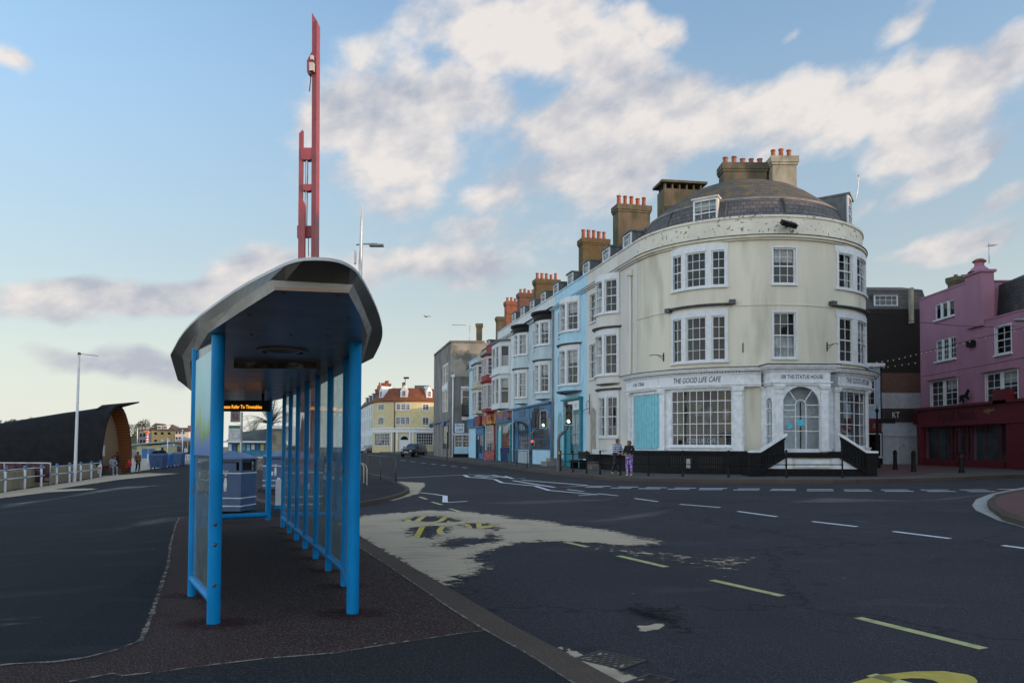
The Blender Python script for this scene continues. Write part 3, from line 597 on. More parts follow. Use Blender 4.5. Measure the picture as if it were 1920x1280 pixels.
# drains
def drain(z, pts, label):
    A, B, C, D = [G(*z(*p)) for p in pts]; c = (A+B+C+D)/4; ex = (B-A).normalized(); ey = V((-ex.y, ex.x, 0)); w = (B-A).length/2; h = max(.16, abs((D-A).dot(ey))/2)
    T = Matrix((ex, ey, V((0, 0, 1)))).transposed().to_4x4(); T.translation = V((c.x, c.y, gz(c.x, c.y)+.001))
    t = thing('drain_cover', T.translation, label, 'drain cover', 'iron drain covers by the kerb'); mb = MB()
    mb.box(-w, w, -h, -h+.03, -.01, .009, T=T).box(-w, w, h-.03, h, -.01, .009, T=T).box(-w, -w+.03, -h+.03, h-.03, -.01, .009, T=T).box(w-.03, w, -h+.03, h-.03, -.01, .009, T=T); mb.build('frame', IRON, t)
    g = MB()
    for k in range(6):
        x = -w+.07+(2*w-.14)*k/5
        for s_ in (-1, 1):
            p, q = V((x-.07*s_, -h+.03, 0)), V((x+.07*s_, h-.03, 0)); dd = (q-p).normalized(); nn = V((-dd.y, dd.x, 0))*.011
            g.hexa([T@(p-nn), T@(p+nn), T@(q+nn), T@(q-nn)]+[T@(e+V((0, 0, .008 if s_ > 0 else .006))) for e in (p-nn, p+nn, q+nn, q-nn)])
    g.build('grating', IRON, t); MB().box(-w+.03, w-.03, -h+.03, h-.03, .0005, .003, T=T).build('silt', SILT, t)
IRON = mat('cast_iron', (.04, .034, .03), .6, metal=.3, var=.3, vs=20); SILT = mat('silt', (.26, .22, .16), .95, var=.4, vs=12)
drain(zA, [(1310, 1105), (1580, 1165), (1540, 1190), (1400, 1075)], 'iron drain cover beside the kerb, the upper of two')
drain(zA, [(1600, 1238), (1760, 1275), (1700, 1300), (1640, 1220)], 'iron drain cover cut off by the bottom edge of the photo')

def sandline(pts, w, lift, label, seed=1):
    """thin line of sand caught in a joint between two surfaces"""
    r = random.Random(seed); P = []; D = []; F = []
    q = []
    for a, b in zip(pts, pts[1:]):
        n = max(1, int((b-a).length/.05)); q += [a+(b-a)*k/n for k in range(n)]
    q.append(pts[-1])
    for i, p in enumerate(q):
        t = (q[min(i+1, len(q)-1)]-q[max(i-1, 0)]).normalized(); n = V((-t.y, t.x)); wk = w*r.uniform(.5, 1.6); pk = r.uniform(.3, .75)
        for s_, d in ((-1, 0), (-.4, pk), (.4, pk), (1, 0)): o = p+n*wk*s_; P.append((o.x, o.y, gz(o.x, o.y)+lift)); D.append(d)
    for i in range(len(q)-1):
        for k in range(3): F.append((4*i+k, 4*i+k+1, 4*i+k+5, 4*i+k+4))
    me = bpy.data.meshes.new('joint_sand'); me.from_pydata(P, [], F); at = me.attributes.new('dens', 'FLOAT', 'POINT'); at.data.foreach_set('value', D); me.materials.append(JSAND)
    o = bpy.data.objects.new('joint_sand', me); COL.objects.link(o); o['kind'] = 'stuff'; o['label'] = label
JSAND = sand_mat('joint_sand', (.20, .185, .15), .85, 1.25, ns=22, rip=0)
sandline(bl[:12], .03, .113, 'pale grit caught in the joint left of the shelter')
sandline(bb, .02, .113, 'pale grit along the joint of the black tarmac in front', 2)
sandline([p for p in KI if -1 < p.y < 15], .018, .113, 'grit in the joint behind the kerb', 3)
sandline(kout[1:-1], .05, .006, 'thin sand against the kerb', 4)
# ================================================================ building materials
CREAM = mat('cream_stucco', (.565, .53, .435), .85, var=.07, vs=.8, bump=.15, bs=25, stain=(.42, .39, .315), st=(.48, .74), ss=1.3, streak=5)
CREAM2 = mat('peeling_cream_paint', (.57, .54, .455), .85, var=.08, vs=1, bump=.2, bs=25, stain=(.22, .195, .155), st=(.605, .64), ss=6.5)
CREAMA = mat('beige_stucco', (.54, .52, .48), .85, var=.07, vs=.8, stain=(.30, .28, .24), st=(.58, .78), ss=.9, streak=2.5)
PALEBLUE = mat('pale_blue_stucco', (.35, .55, .66), .8, var=.06, stain=(.22, .35, .41), st=(.58, .76), streak=2.5)
GREYBLUE = mat('grey_blue_stucco', (.40, .49, .52), .85, var=.08, stain=(.24, .30, .33), st=(.58, .76), streak=2.5)
OFFWHITE = mat('off_white_stucco', (.54, .58, .59), .85, var=.08, stain=(.28, .31, .33), st=(.58, .76), streak=2.5)
RED = mat('dark_red_stucco', (.23, .035, .035), .8, var=.1, stain=(.13, .03, .03), st=(.6, .75))
SAGE = mat('sage_cream_stucco', (.40, .38, .31), .85, var=.08, stain=(.25, .24, .2))
LEAD = mat('lead_flashing', (.075, .08, .085), .6, metal=.3, var=.25, vs=6)
BLACKP = mat('black_paint', (.008, .008, .009), .6, var=.3, vs=5, spec=.15)
SHOPWHITE = mat('shopfront_white_paint', (.62, .64, .66), .5, var=.1, vs=5, stain=(.34, .34, .33), st=(.68, .85), ss=3)
TEALP = mat('pale_teal_boards', (.18, .47, .54), .6, var=.08, vs=5, stain=(.18, .38, .38), ss=3)
BLUEP = mat('bright_blue_paint', (.010, .115, .25), .5, var=.12, vs=4)
TEALD = mat('teal_shopfront_paint', (.015, .19, .24), .5, var=.12, vs=4)
LETTER = mat('dark_letters', (.02, .02, .05), .5, var=0)
BLUELET = mat('pale_blue_letters', (.25, .4, .55), .5, var=0)
INTER = mat('cafe_interior', (.04, .04, .038), .9, var=.3, vs=1.1)
CHIM = mat('weathered_render', (.095, .078, .052), .9, var=.3, vs=1.5, bump=.3, bs=20, stain=(.05, .055, .03), st=(.48, .66), ss=1.4, streak=2)
CHIML = mat('pale_weathered_render', (.27, .25, .19), .9, var=.25, vs=1.5, bump=.3, stain=(.09, .09, .06), st=(.5, .68), ss=1.6, streak=2)
POT = mat('terracotta', (.25, .078, .04), .8, var=.25, vs=7, stain=(.12, .06, .04), st=(.6, .8), ss=4)
SLATE = brickmat('slates_round', (.075, .075, .082), (.12, .112, .115), (.025, .025, .027), bw=.28, bh=.2, ms=.012, axis='cyl', mossy=(.10, .085, .04), mthr=(.62, .8))
SLATEU = brickmat('mossy_slates_round', (.075, .072, .07), (.105, .10, .09), (.04, .037, .034), bw=.26, bh=.16, ms=.012, axis='cyl', mossy=(.15, .11, .05), mthr=(.48, .68))
SLATET = brickmat('slates_terrace', (.045, .047, .053), (.065, .065, .07), (.02, .02, .022), bw=.28, bh=.2, ms=.012, axis='y', mossy=(.08, .075, .05), mthr=(.6, .8))
BRICKR = brickmat('orange_brick', (.30, .10, .05), (.22, .075, .045), (.10, .08, .06), axis='d', mossy=(.10, .06, .04))
BRICKB = brickmat('brown_brick', (.17, .08, .05), (.12, .06, .045), (.06, .05, .045), axis='d', mossy=(.06, .045, .035))
BRICKY = brickmat('yellow_brown_brick', (.115, .08, .035), (.09, .062, .03), (.055, .045, .028), axis='d', mossy=(.10, .09, .035))
DORM = mat('lead_dormer_cheek', (.085, .095, .10), .6, var=.25, vs=3, streak=2)
def chimney(parent, c, t, w, dp, z0, z1, pots, m, potm=POT, ph=.55, pr=.13, cap=.12, split=False, pot_mix=True):
    t = V((t[0], t[1], 0)).normalized(); fr = Flat((c[0]-t.x*w/2, c[1]-t.y*w/2), (t.x, t.y)); mb = MB()
    mb.fbox(fr, 0, w, z0, z1-.42, -dp/2, dp/2); mb.fbox(fr, -.05, w+.05, z1-.42, z1-.30, -dp/2-.05, dp/2+.05); mb.fbox(fr, -.09, w+.09, z1-.30, z1, -dp/2-.09, dp/2+.09)
    ch = mb.build('chimney', m, parent)
    for k in range(pots):
        p = fr(w*(k+.5)/pots, z1, 0); h = ph*(R_.choice([.85, 1, 1, 1.1]) if pot_mix else 1); r = pr*R_.uniform(.9, 1.08)
        MB().lathe([(r*1.05, -.02), (r*1.0, .05), (r*.82, h*.85), (r*1.02, h*.87), (r*1.02, h), (r*.8, h), (r*.75, h*.6)], p, 12).build('chimney_pot', potm, ch)
    return ch
# ================================================================ round corner cafe
TC = (11.45, 39.6); TW = Arc(TC, 5.55); SHR = 5.78; SH = Arc(TC, SHR)
def ang(u, R):
    k = (u-960)/FPX; cx, cy = TC; a = 1+k*k; b = -2*(k*cx+cy); c = cx*cx+cy*cy-R*R; D = b*b-4*a*c
    y = (-b-sqrt(max(0, D)))/(2*a); return atan2(k*y-cx, cy-y)
ta = lambda u: ang(u, 5.55)*5.55
sa = lambda u: ang(u, SHR)*SHR
AL = -1.339*5.55; AR = 1.75*5.55; GB = .26
cafe = thing('corner_cafe', (TC[0], TC[1], GB), 'tall cream round-fronted building with a white cafe shopfront at street level', 'cafe building')
TF = Flat((15.09, 0), (.2297, -.9733)); TA = lambda Y: -Y*1.0275
def tY(u, k=0): return (15.09+k)/((u-960)/FPX+.236)
mb = MB(); flat_w = [(ta(1451), ta(1494), 8.5, 10.07), (ta(1451), ta(1494), 5.3, 7.28)]
bh_ = [(p_, q_, z_, w_) for p_, q_ in ((ta(1258)+.12, ta(1369)-.12), (ta(1565)+.12, 1.38*5.55-.12)) for z_, w_ in ((5.1, 7.3), (8.35, 10.2))]
wall(mb, TW, AL, AR, 4.85, 10.42, flat_w+bh_, .16)
wall(mb, TW, AL, ta(1180)+.0, GB, 4.85)
e = TW(AR, 0, 0); sf = Flat((e.x, e.y), (.2, 1)); wall(mb, sf, 0, 12, GB, 11.4, [(3, 4, 5.3, 7.2), (3, 4, 8.5, 10), (7, 8, 5.3, 7.2)], .16)
mb.build('wall', CREAM, cafe)
for a0, a1, z0, z1 in ((3, 4, 5.3, 7.2), (3, 4, 8.5, 10), (7, 8, 5.3, 7.2)): window(sf, a0, a1, z0, z1, cafe, 3, 2, -.08)
mb = MB().fbox(TW, AL, AR, 10.60, 11.43, -.30, .02); mb.fbox(TW, AL, AR, 11.40, 11.50, -.33, .07); mb.build('parapet', CREAM2, cafe)
mb = MB().fbox(TW, AL, AR, 10.42, 10.50, -.1, .10).fbox(TW, AL, AR, 10.50, 10.60, -.1, .20); mb.build('cornice', CREAM, cafe)
MB().fbox(TW, AL, AR, 10.602, 10.63, .021, .24).build('cornice_flashing', LEAD, cafe)
MB().fbox(TW, ta(1195), AR, 7.58, 7.63, -.02, .03).build('string_course', CREAM, cafe)
for i, (a0, a1, z0, z1) in enumerate(flat_w): window(TW, a0, a1, z0, z1, cafe, 3, 2, -.07, casing=.06, curtain='n' if i else 'b')
def bay(parent, p0, p1, h, z0, z1, floors, wm_, lights, nx, tops=(), curt=None, mats=None, capm=None):
    """bow window: curved wall between two plan points with rows of sashes"""
    B = Bow(p0, p1, h); mb = MB(); ops = []
    for f in floors:
        for (q0, q1) in lights: ops.append((B.L*q0, B.L*q1, f[0], f[1]))
    wall(mb, B, 0, B.L, z0, z1, ops, .1)
    mb.poly([B(B.L*k/12, z0, 0) for k in range(13)]); mb.poly([B(B.L*k/12, z1, 0) for k in range(13)])
    mb.build('bay_wall', wm_, parent)
    for i, f in enumerate(floors):
        tr = MB(); tr.fbox(B, B.L*.02, B.L*.98, f[1]+.0, f[1]+.30, .004, .035); tr.fbox(B, B.L*.02, B.L*.98, f[0]-.09, f[0]-.003, .0, .10)
        for q in [lights[0][0]]+[(x[1]+y[0])/2 for x, y in zip(lights, lights[1:])]+[lights[-1][1]]:
            w = .07
            for x, y in zip(lights, lights[1:]):
                if abs((x[1]+y[0])/2-q) < 1e-6: w = (y[0]-x[1])*B.L/2-.004
            tr.fbox(B, B.L*q-w, B.L*q+w, f[0], f[1], .004, .03)
        tr.build('bay_trim', mats[0] if mats else MATS['white_paint'], parent)
        for k, (q0, q1) in enumerate(lights):
            c = None
            if curt: c = curt[(i*len(lights)+k) % len(curt)]
            window(B, B.L*q0, B.L*q1, f[0], f[1], parent, nx[k], f[2], -.05, curtain=c, sill=False, back=.6 if parent is cafe else .22, mats=mats)
    for z in tops: MB().fbox(B, -.08, B.L+.08, z, z+.05, -.05, .12).fbox(B, -.1, B.L+.1, z+.05, z+.09, -.05, .2).build('bay_cornice', capm or LEAD, parent)
    return B
def tp(u, d=0): p = TW(ta(u), 0, d); return (p.x, p.y)
HB1 = 5.55*(1-cos((ta(1369)-ta(1258))/11.1))+.20; HB2 = 5.55*(1-cos((1.38*5.55-ta(1565))/11.1))+.16
Lt = [(.05, .25), (.33, .66), (.74, .95)]
bay(cafe, tp(1258), tp(1369), HB1, 4.85, 7.66, [(5.23, 7.2, 2)], CREAM, Lt, (2, 3, 2), (7.62,), curt=(None,))
bay(cafe, tp(1258), tp(1369), HB1, 7.75, 10.42, [(8.5, 10.07, 2)], CREAM, Lt, (2, 3, 2), (), curt=(None,))
bay(cafe, tp(1565), (lambda p: (p.x, p.y))(TW(1.38*5.55, 0, 0)), HB2, 4.85, 7.66, [(5.23, 7.2, 2)], CREAM, Lt, (2, 3, 2), (7.62,), curt=(None, 'b', None))
bay(cafe, tp(1565), (lambda p: (p.x, p.y))(TW(1.38*5.55, 0, 0)), HB2, 7.75, 10.42, [(8.5, 10.07, 2)], CREAM, Lt, (2, 3, 2), (), curt=('r', None))
# lead boxes at the ends of the middle cornices
for u, z in ((1375, 7.66), (1560, 7.66), (1257, 7.55)): MB().fbox(TW, ta(u)-.13, ta(u)+.13, z, z+.19, 0, .24).build('lead_box', LEAD, cafe)
# roof
rf = MB().lathe([(5.3, 11.2), (5.15, 11.45), (4.6, 12.50)], (*TC, 0), 72, 0); rf.build('lower_roof', SLATE, cafe)
MB().lathe([(4.62, 12.5), (4.66, 12.56), (4.6, 12.6)], (*TC, 0), 72).build('roof_flashing', mat('pale_lead', (.25, .25, .26), .6, var=.2), cafe)
MB().lathe([(4.6, 12.6), (3.9, 13.15), (3.3, 13.62), (2.7, 14.0), (1.9, 14.32), (1, 14.45), (0, 14.48)], (*TC, 0), 72).build('upper_roof', SLATEU, cafe)
for k in (-1.02, -.42, .12):
    p = [TW(k*5.55, z, r-5.55+.02) for r, z in ((5.15, 11.45), (4.6, 12.5))]; MB().tube(p, .05 if k < .1 else .09, 6).build('lead_roll', LEAD, cafe)
def dormer(parent, fr, a0, a1, z0, z1, d1, deep, nx=3, ny=2, wc=DORM, white=True, clr=None):
    mb = MB().fbox(fr, a0, a0+.06, z0, z1, d1-deep, d1-.10, 0, 1).fbox(fr, a1-.06, a1, z0, z1, d1-deep, d1-.10, 0, 1); mb.fbox(fr, a0-.06, a1+.06, z1, z1+.09, d1-deep, d1+.06, 0, 1)
    mb.build('dormer', wc, parent)
    return window(fr, a0, a1, z0, z1, parent, nx, ny, d1-.06, fw_=.09, sill=False, back=.3, curtain=clr)
dormer(cafe, TW, ta(1292)*1.0-.05, ta(1342), 11.35, 12.62, -.5, 1.5, 3, 2, wc=mat('cream_cheek', (.5, .46, .38), .8), clr='b')
# right dormer faces the side street
da = 1.05*5.55; dormer(cafe, TW, da-.72, da+.72, 11.5, 13.2, -.40, 2.2, 3, 2, clr=None)
p = TW(da+.7, 13.2, -.5); MB().tube([p, p+V((.25, 0, .15)), p+V((.35, 0, .5)), p+V((.42, 0, 1.25))], .022, 6).ball(p+V((.42, 0, 1.27)), .05).build('aerial', mat('galvanised', (.35, .36, .37), .4, metal=.8), cafe)
chimney(cafe, (11.25, 38.6), (1, 0), 2.1, .9, 13.0, 15.25, 5, CHIM, ph=.42); chimney(cafe, (13.0, 38.2), (1, 0), 1.15, 1.0, 13.0, 15.42, 3, CHIML, ph=.48)
# stack with slotted cap
fr = Flat((7.9, 41.2), (1, .15)); mb = MB().fbox(fr, 0, 2.1, 11.5, 15.0, -1.1, 0).fbox(fr, -.2, 2.3, 15.28, 15.4, -1.3, .2)
for k in range(6): mb.fbox(fr, .04+k*.39, .12+k*.39, 15.0, 15.28, -.25, -.02)
mb.fbox(fr, .05, 2.0, 15.0, 15.28, -1.0, -.4, 1); mb.build('chimney', [CHIM, BLACKP], cafe)
# floodlight, brackets, downpipe
p = TW(ta(1475), 10.95, 0); mb = MB(); mb.tube([p, p+V((0, -.35, -.05))], .03, 6)
T = Matrix.Translation(p+V((0, -.45, .02))) @ Matrix.Rotation(.25, 4, 'Y') @ Matrix.Rotation(.5, 4, 'X'); mb.box(-.32, .32, -.22, .22, -.09, .09, 0, T)
mb.tube([p+V((.1, -.3, 0)), p+V((.12, -.25, -.3)), p+V((.3, -.1, -.3)), p+V((.35, -.02, .1))], .012, 5); mb.build('floodlight', BLACKP, cafe)
for u, v in ((1245, 660), (1394, 652), (1552, 648)):
    a = ta(u); z = 1.4+(841-v)/42.8; mb = MB().fbox(TW, a-.02, a+.02, z-.25, z+.15, 0, .03)
    if u != 1394: s_ = -1; mb.tube([TW(a, z, .03), TW(a+s_*-.1 if u > 1400 else a-.2, z+.06, .35), TW(a+.1 if u > 1400 else a-.35, z+.02, .55)], .015, 5); mb.tube([TW(a, z-.15, .03), TW(a-.1 if u < 1400 else a+.05, z+.03, .3)], .012, 5)
    mb.build('bracket', BLACKP, cafe)
# ---------------------------------------------------------------- cafe shopfront
SL, SRr = sa(1180), 1.7*SHR; PL0, PL1 = sa(1427), sa(1568)
mb = MB().fbox(SH, SL-.05, SRr, GB-.1, 1.28, -.3, .10); mb.fbox(SH, SL-.08, SRr, 1.2, 1.31, -.3, .18); mb.build('plinth', BLACKP, cafe)
mb = MB()
for k in range(26):
    a = sa(1262)+k*.09
    if k not in (12, 13, 14): mb.fbox(SH, a, a+.025, .55, 1.05, .10, .125)
mb.build('basement_grille', IRON, cafe); MB().fbox(SH, sa(1290), sa(1297), .55, .95, .13, .16).build('notice', mat('grey_notice', (.3, .3, .3), .6, var=.5, vs=20), cafe)
wins = [(sa(1258), sa(1374), 1.5, 3.98, 9, 5), (sa(1575), 1.42*SHR, 1.5, 3.98, 9, 5)]
mb = MB(); wall(mb, SH, SL, SRr, 1.31, 4.06, [w[:4] for w in wins]+[(sa(1188), sa(1239), 1.36, 3.9), (sa(1396), sa(1428), 1.31, 4.05)], .15); mb.build('shopfront', SHOPWHITE, cafe)
mb = MB(); wall(mb, SH, sa(1396)-.02, sa(1428)+.05, 1.31, 4.05, (), .1, d=-.10); mb.build('wall', CREAM, cafe)
for w in wins: window(SH, w[0], w[1], w[2], w[3], cafe, w[4], w[5], -.06, sash=False, mats=(SHOPWHITE, INTER), back=1.5, mw=.03, sill=True)
a0, a1 = wins[0][:2]
b_ = MB().fbox(SH, a0+.03, a1-.03, 1.5, 2.0, -.2, -.17).build('window_board', BLACKP, cafe)
text('GOOD LIFE CAFE', SH, (a0+a1)/2, 1.66, -.16, .2, BLUELET, b_, w=1.35)
mb = MB()
for q, z, w_, h_ in ((.30, 2.6, .45, .6), (.42, 2.9, .3, .4), (.12, 2.9, .5, .7), (.75, 2.7, .35, .5)): mb.fbox(SH, a0+(a1-a0)*q, a0+(a1-a0)*q+w_, z, z+h_, -1.48, -1.44)
mb.build('picture', mat('picture_frame', (.16, .15, .13), .7, var=.5, vs=4), cafe)
# pale goods in the right-hand window
mb = MB()
for k in range(7): mb.ball(SH(wins[1][0]+.2+k*.25, 1.75+R_.uniform(0, .7), -.4), R_.uniform(.06, .13), 0, 8, 6)
mb.build('window_display', mat('display_goods', (.3, .22, .2), .7, var=.6, vs=6), cafe); 
mb = MB(); n_ = 22; A0, A1 = sa(1189), sa(1238)
for k in range(n_): mb.fbox(SH, A0+(A1-A0)*k/n_+.004, A0+(A1-A0)*(k+1)/n_-.004, 1.38, 3.88, -.10, -.02+.012*(k % 2), 0, 1)
mb.build('shutter', TEALP, cafe)
def pilaster(fr, a, w, z0, z1, d=.0, m=SHOPWHITE, par=None):
    mb = MB().fbox(fr, a-w/2-.05, a+w/2+.05, z0, z0+.12, d, d+.16).fbox(fr, a-w/2, a+w/2, z0+.12, z1-.30, d, d+.10)
    mb.fbox(fr, a-w/2-.015, a+w/2+.015, z1-.34, z1-.30, d, d+.125).fbox(fr, a-w/2, a+w/2, z1-.30, z1-.16, d, d+.105).fbox(fr, a-w/2-.05, a+w/2+.05, z1-.16, z1-.08, d, d+.16).fbox(fr, a-w/2-.08, a+w/2+.08, z1-.08, z1, d, d+.19)
    return mb.build('pilaster', m, par or cafe)
for u, w in ((1183, .22), (1244, .28), (1384, .36), (1567, .26), (1624, .2)): pilaster(SH, sa(u), w, 1.31, 4.05)
mb = MB().fbox(SH, SL-.1, PL0, 4.06, 4.14, -.3, .16).fbox(SH, SL-.1, PL0, 4.14, 4.20, -.3, .22).fbox(SH, SL-.1, PL0, 4.20, 4.60, -.3, .13).fbox(SH, SL-.1, PL0, 4.60, 4.66, -.3, .18)
mb.fbox(SH, PL1, SRr, 4.06, 4.14, -.3, .16).fbox(SH, PL1, SRr, 4.14, 4.20, -.3, .22).fbox(SH, PL1, SRr, 4.20, 4.60, -.3, .13).fbox(SH, PL1, SRr, 4.60, 4.66, -.3, .18)
for (x, y) in ((SL-.1, PL0), (PL1, SRr)):
    k = x
    while k < y-.05: mb.fbox(SH, k, k+.06, 4.66, 4.73, .0, .24, 0, 1); k += .11
    mb.fbox(SH, x-.1, y, 4.73, 4.80, -.3, .36).fbox(SH, x-.1, y, 4.80, 4.86, -.3, .42)
mb.build('entablature', SHOPWHITE, cafe)
MB().fbox(SH, SL-.22, PL0+.1, 4.862, 4.90, -.35, .46).fbox(SH, PL1-.1, SRr, 4.862, 4.90, -.35, .46).build('cornice_flashing', LEAD, cafe)
SGN = mat('white_signboard', (.6, .62, .65), .45, var=.03)
for (x, y) in ((sa(1181), sa(1238)), (sa(1245), sa(1372)), (sa(1572), sa(1627))): MB().fbox(SH, x, y, 4.22, 4.59, .131, .15).build('signboard', SGN, cafe)
text('01305 778606', SH, sa(1202), 4.31, .156, .17, LETTER, cafe, w=1.0, shear=.2)
text('THE GOOD LIFE CAFE', SH, sa(1308), 4.28, .156, .24, LETTER, cafe, w=2.15, shear=.25, bold=.012)
text('THE GOOD LIFE CAFE', SH, sa(1583)+1.05, 4.28, .156, .24, LETTER, cafe, w=2.15, shear=.25, bold=.012)
# entrance porch
PY = 33.0; pa0, pa1 = (1453-960)/FPX*PY, (1553-960)/FPX*PY; PWd = pa1-pa0; PF = Flat((pa0, PY), (1, 0)); LF = Flat((pa0-.16, 34.1), (.16, -1.1)); LL = sqrt(.16**2+1.1**2); RF = Flat((pa1, PY), (.16, 1.1))
ar0, ar1 = .34, PWd-.34; rr = (ar1-ar0)/2; ac = (ar0+ar1)/2; zs = 4.0-rr
def arch_panel(fr, a0, a1, z0, z1, ac, r, zs, zb, dep, m, parent, name='shopfront'):
    """flat panel a0..a1, z0..z1 with an arched opening centred on ac, springing at zs, foot zb"""
    mb = MB(); N_ = 16; arc = [(ac+r*cos(pi*k/N_), zs+r*sin(pi*k/N_)) for k in range(N_+1)]
    def q(P): 
        mb.poly([fr(a, z, 0) for a, z in P]); mb.poly([fr(a, z, -dep) for a, z in P][::-1])
    for k in range(N_):
        (x0, y0), (x1, y1) = arc[k], arc[k+1]; q([(x0, y0), (x0, z1), (x1, z1), (x1, y1)])
    if a1 > ac+r: q([(ac+r, z0), (a1, z0), (a1, z1), (ac+r, z1)])
    if a0 < ac-r: q([(a0, z0), (ac-r, z0), (ac-r, z1), (a0, z1)])
    if zb > z0: q([(ac-r, z0), (ac+r, z0), (ac+r, zb), (ac-r, zb)])
    path = [(ac+r, zb)]+arc+[(ac-r, zb)]
    for (x0, y0), (x1, y1) in zip(path, path[1:]): mb.poly([fr(x0, y0, 0), fr(x1, y1, 0), fr(x1, y1, -dep), fr(x0, y0, -dep)])
    mb.poly([fr(ac-r, zb, 0), fr(ac+r, zb, 0), fr(ac+r, zb, -dep), fr(ac-r, zb, -dep)])
    return mb.build(name, m, parent)
arch_panel(PF, .0, PWd, 1.25, 4.06, ac, rr, zs, 1.42, .12, SHOPWHITE, cafe)
pl_ = MB(); pl_.poly([PF(a, z, -.10) for a, z in [(ac-rr, 1.42), (ac+rr, 1.42)]+[(ac+rr*cos(pi*k/12), zs+rr*sin(pi*k/12)) for k in range(13)]])
bars = MB()
def bar(fr, x0, y0, x1, y1, w=.03, d0=-.11, d1=-.07):
    dx, dy = x1-x0, y1-y0; L_ = sqrt(dx*dx+dy*dy); nx, ny = -dy/L_*w/2, dx/L_*w/2
    bars.hexa([fr(x0-nx, y0-ny, d0), fr(x0+nx, y0+ny, d0), fr(x1+nx, y1+ny, d0), fr(x1-nx, y1-ny, d0), fr(x0-nx, y0-ny, d1), fr(x0+nx, y0+ny, d1), fr(x1+nx, y1+ny, d1), fr(x1-nx, y1-ny, d1)])
ri_ = .22
for s_ in (-1, 1): bar(PF, ac+s_*ri_, 1.42, ac+s_*ri_, zs); bar(PF, ac+s_*ri_*.8, zs+ri_*.7, ac+s_*rr*.62, zs+rr*.8)
for k in range(10): bar(PF, ac+ri_*cos(pi*k/10), zs+ri_*sin(pi*k/10), ac+ri_*cos(pi*(k+1)/10), zs+ri_*sin(pi*(k+1)/10), .03)
for s_ in (-1, 1): bar(PF, ac+s_*ri_, zs, ac+s_*rr, zs, .035, -.108, -.068)
for z in (2.15, 2.75): bar(PF, ac-rr, z, ac+rr, z, .03, -.106, -.066)
bar(PF, ac-rr, 3.02, ac-ri_, 3.02, .03, -.106, -.066)
en = bars.build('door', SHOPWHITE, cafe); pl_.build('pane', MATS['pane'], en)
mb = MB().fbox(PF, .05, PWd-.05, 1.3, 4.06, -1.5, -1.45); mb.fbox(PF, ac+.25, ac+.30, 1.42, 3.4, -.9, -.85).fbox(PF, ac-.6, ac-.2, 1.42, 2.4, -.8, -.75, 1); mb.build('porch_interior', [INTER, SHOPWHITE], cafe)
for (x, z, r) in ((ac-.48, 2.4, .12), (ac, 2.55, .17)): MB().lathe([(0, 0), (r, 0)], (0, 0, 0), 20).build('t', TEALP).name if False else None
def disc(fr, a, z, r, d, m, parent, name, k=1.0): mb = MB(); mb.poly([fr(a+r*cos(2*pi*i/20), z+r*k*sin(2*pi*i/20), d) for i in range(20)]); return mb.build(name, m, parent)
STK = mat('cyan_sticker', (.06, .42, .55), .5, var=.2, vs=15); disc(PF, ac-.46, 2.36, .11, -.092, STK, en, 'sticker'); disc(PF, ac, 2.5, .17, -.092, STK, en, 'sticker', .8)
text('OPEN', PF, ac, 2.62, -.088, .05, SGN, en, w=.2) if False else None
# porch flanks: arched side light, entablature, roof
arch_panel(LF, 0, LL, 1.25, 4.06, .60, .26, 3.3, 1.45, .08, SHOPWHITE, cafe)
mb = MB(); mb.poly([LF(.34, 1.45, -.06), LF(.86, 1.45, -.06), LF(.86, 3.5, -.06), LF(.34, 3.5, -.06)]); bars = MB()
bar(LF, .60, 1.45, .60, 3.0, .03, -.06, -.03)
for z in (1.95, 2.45, 3.0, 3.1): bar(LF, .34, z, .86, z, .035, -.055, -.025)
bar(LF, .6, 3.1, .5, 3.5, .02, -.055, -.03); bar(LF, .6, 3.1, .7, 3.5, .02, -.055, -.03)
en2 = bars.build('side_light', SHOPWHITE, cafe); mb.build('pane', MATS['pane'], en2)
MB().fbox(RF, 0, LL, 1.25, 4.06, -.08, 0).build('shopfront', SHOPWHITE, cafe)
for a in (.17, PWd-.17): pilaster(PF, a, .30, 1.31, 4.06)
pilaster(LF, .12, .14, 1.31, 4.06)
def ring(z0, z1, d):
    """porch outline pushed out by d"""
    k = .16/LL; P = [(pa0-.16-d, 34.3), (pa0-d, PY-d), (pa1+d, PY-d), (pa1+.16+d, 34.3)]
    return [V((x, y, z0)) for x, y in P]+[V((x, y, z1)) for x, y in P]
mb = MB()
for z0, z1, d in ((4.06, 4.14, .10), (4.14, 4.20, .16), (4.20, 4.60, .08), (4.60, 4.66, .13), (4.73, 4.80, .28), (4.80, 4.88, .36), (4.66, 4.73, .12)): mb.hexa(ring(z0, z1, d))
k = -.2
while k < PWd+.2: mb.fbox(PF, k, k+.06, 4.66, 4.73, .12, .20, 0, 1); k += .11
k = 0
while k < LL: mb.fbox(LF, k, k+.06, 4.66, 4.73, .12, .2, 0, 1); k += .11
mb.build('porch_entablature', SHOPWHITE, cafe); MB().hexa(ring(4.882, 4.92, .42)).build('porch_roof', LEAD, cafe)
MB().fbox(PF, .12, PWd-.12, 4.24, 4.57, .081, .10).build('signboard', SGN, cafe); text('100 THE STATUE HOUSE', PF, PWd/2, 4.31, .104, .17, LETTER, cafe, w=1.75, bold=.02)
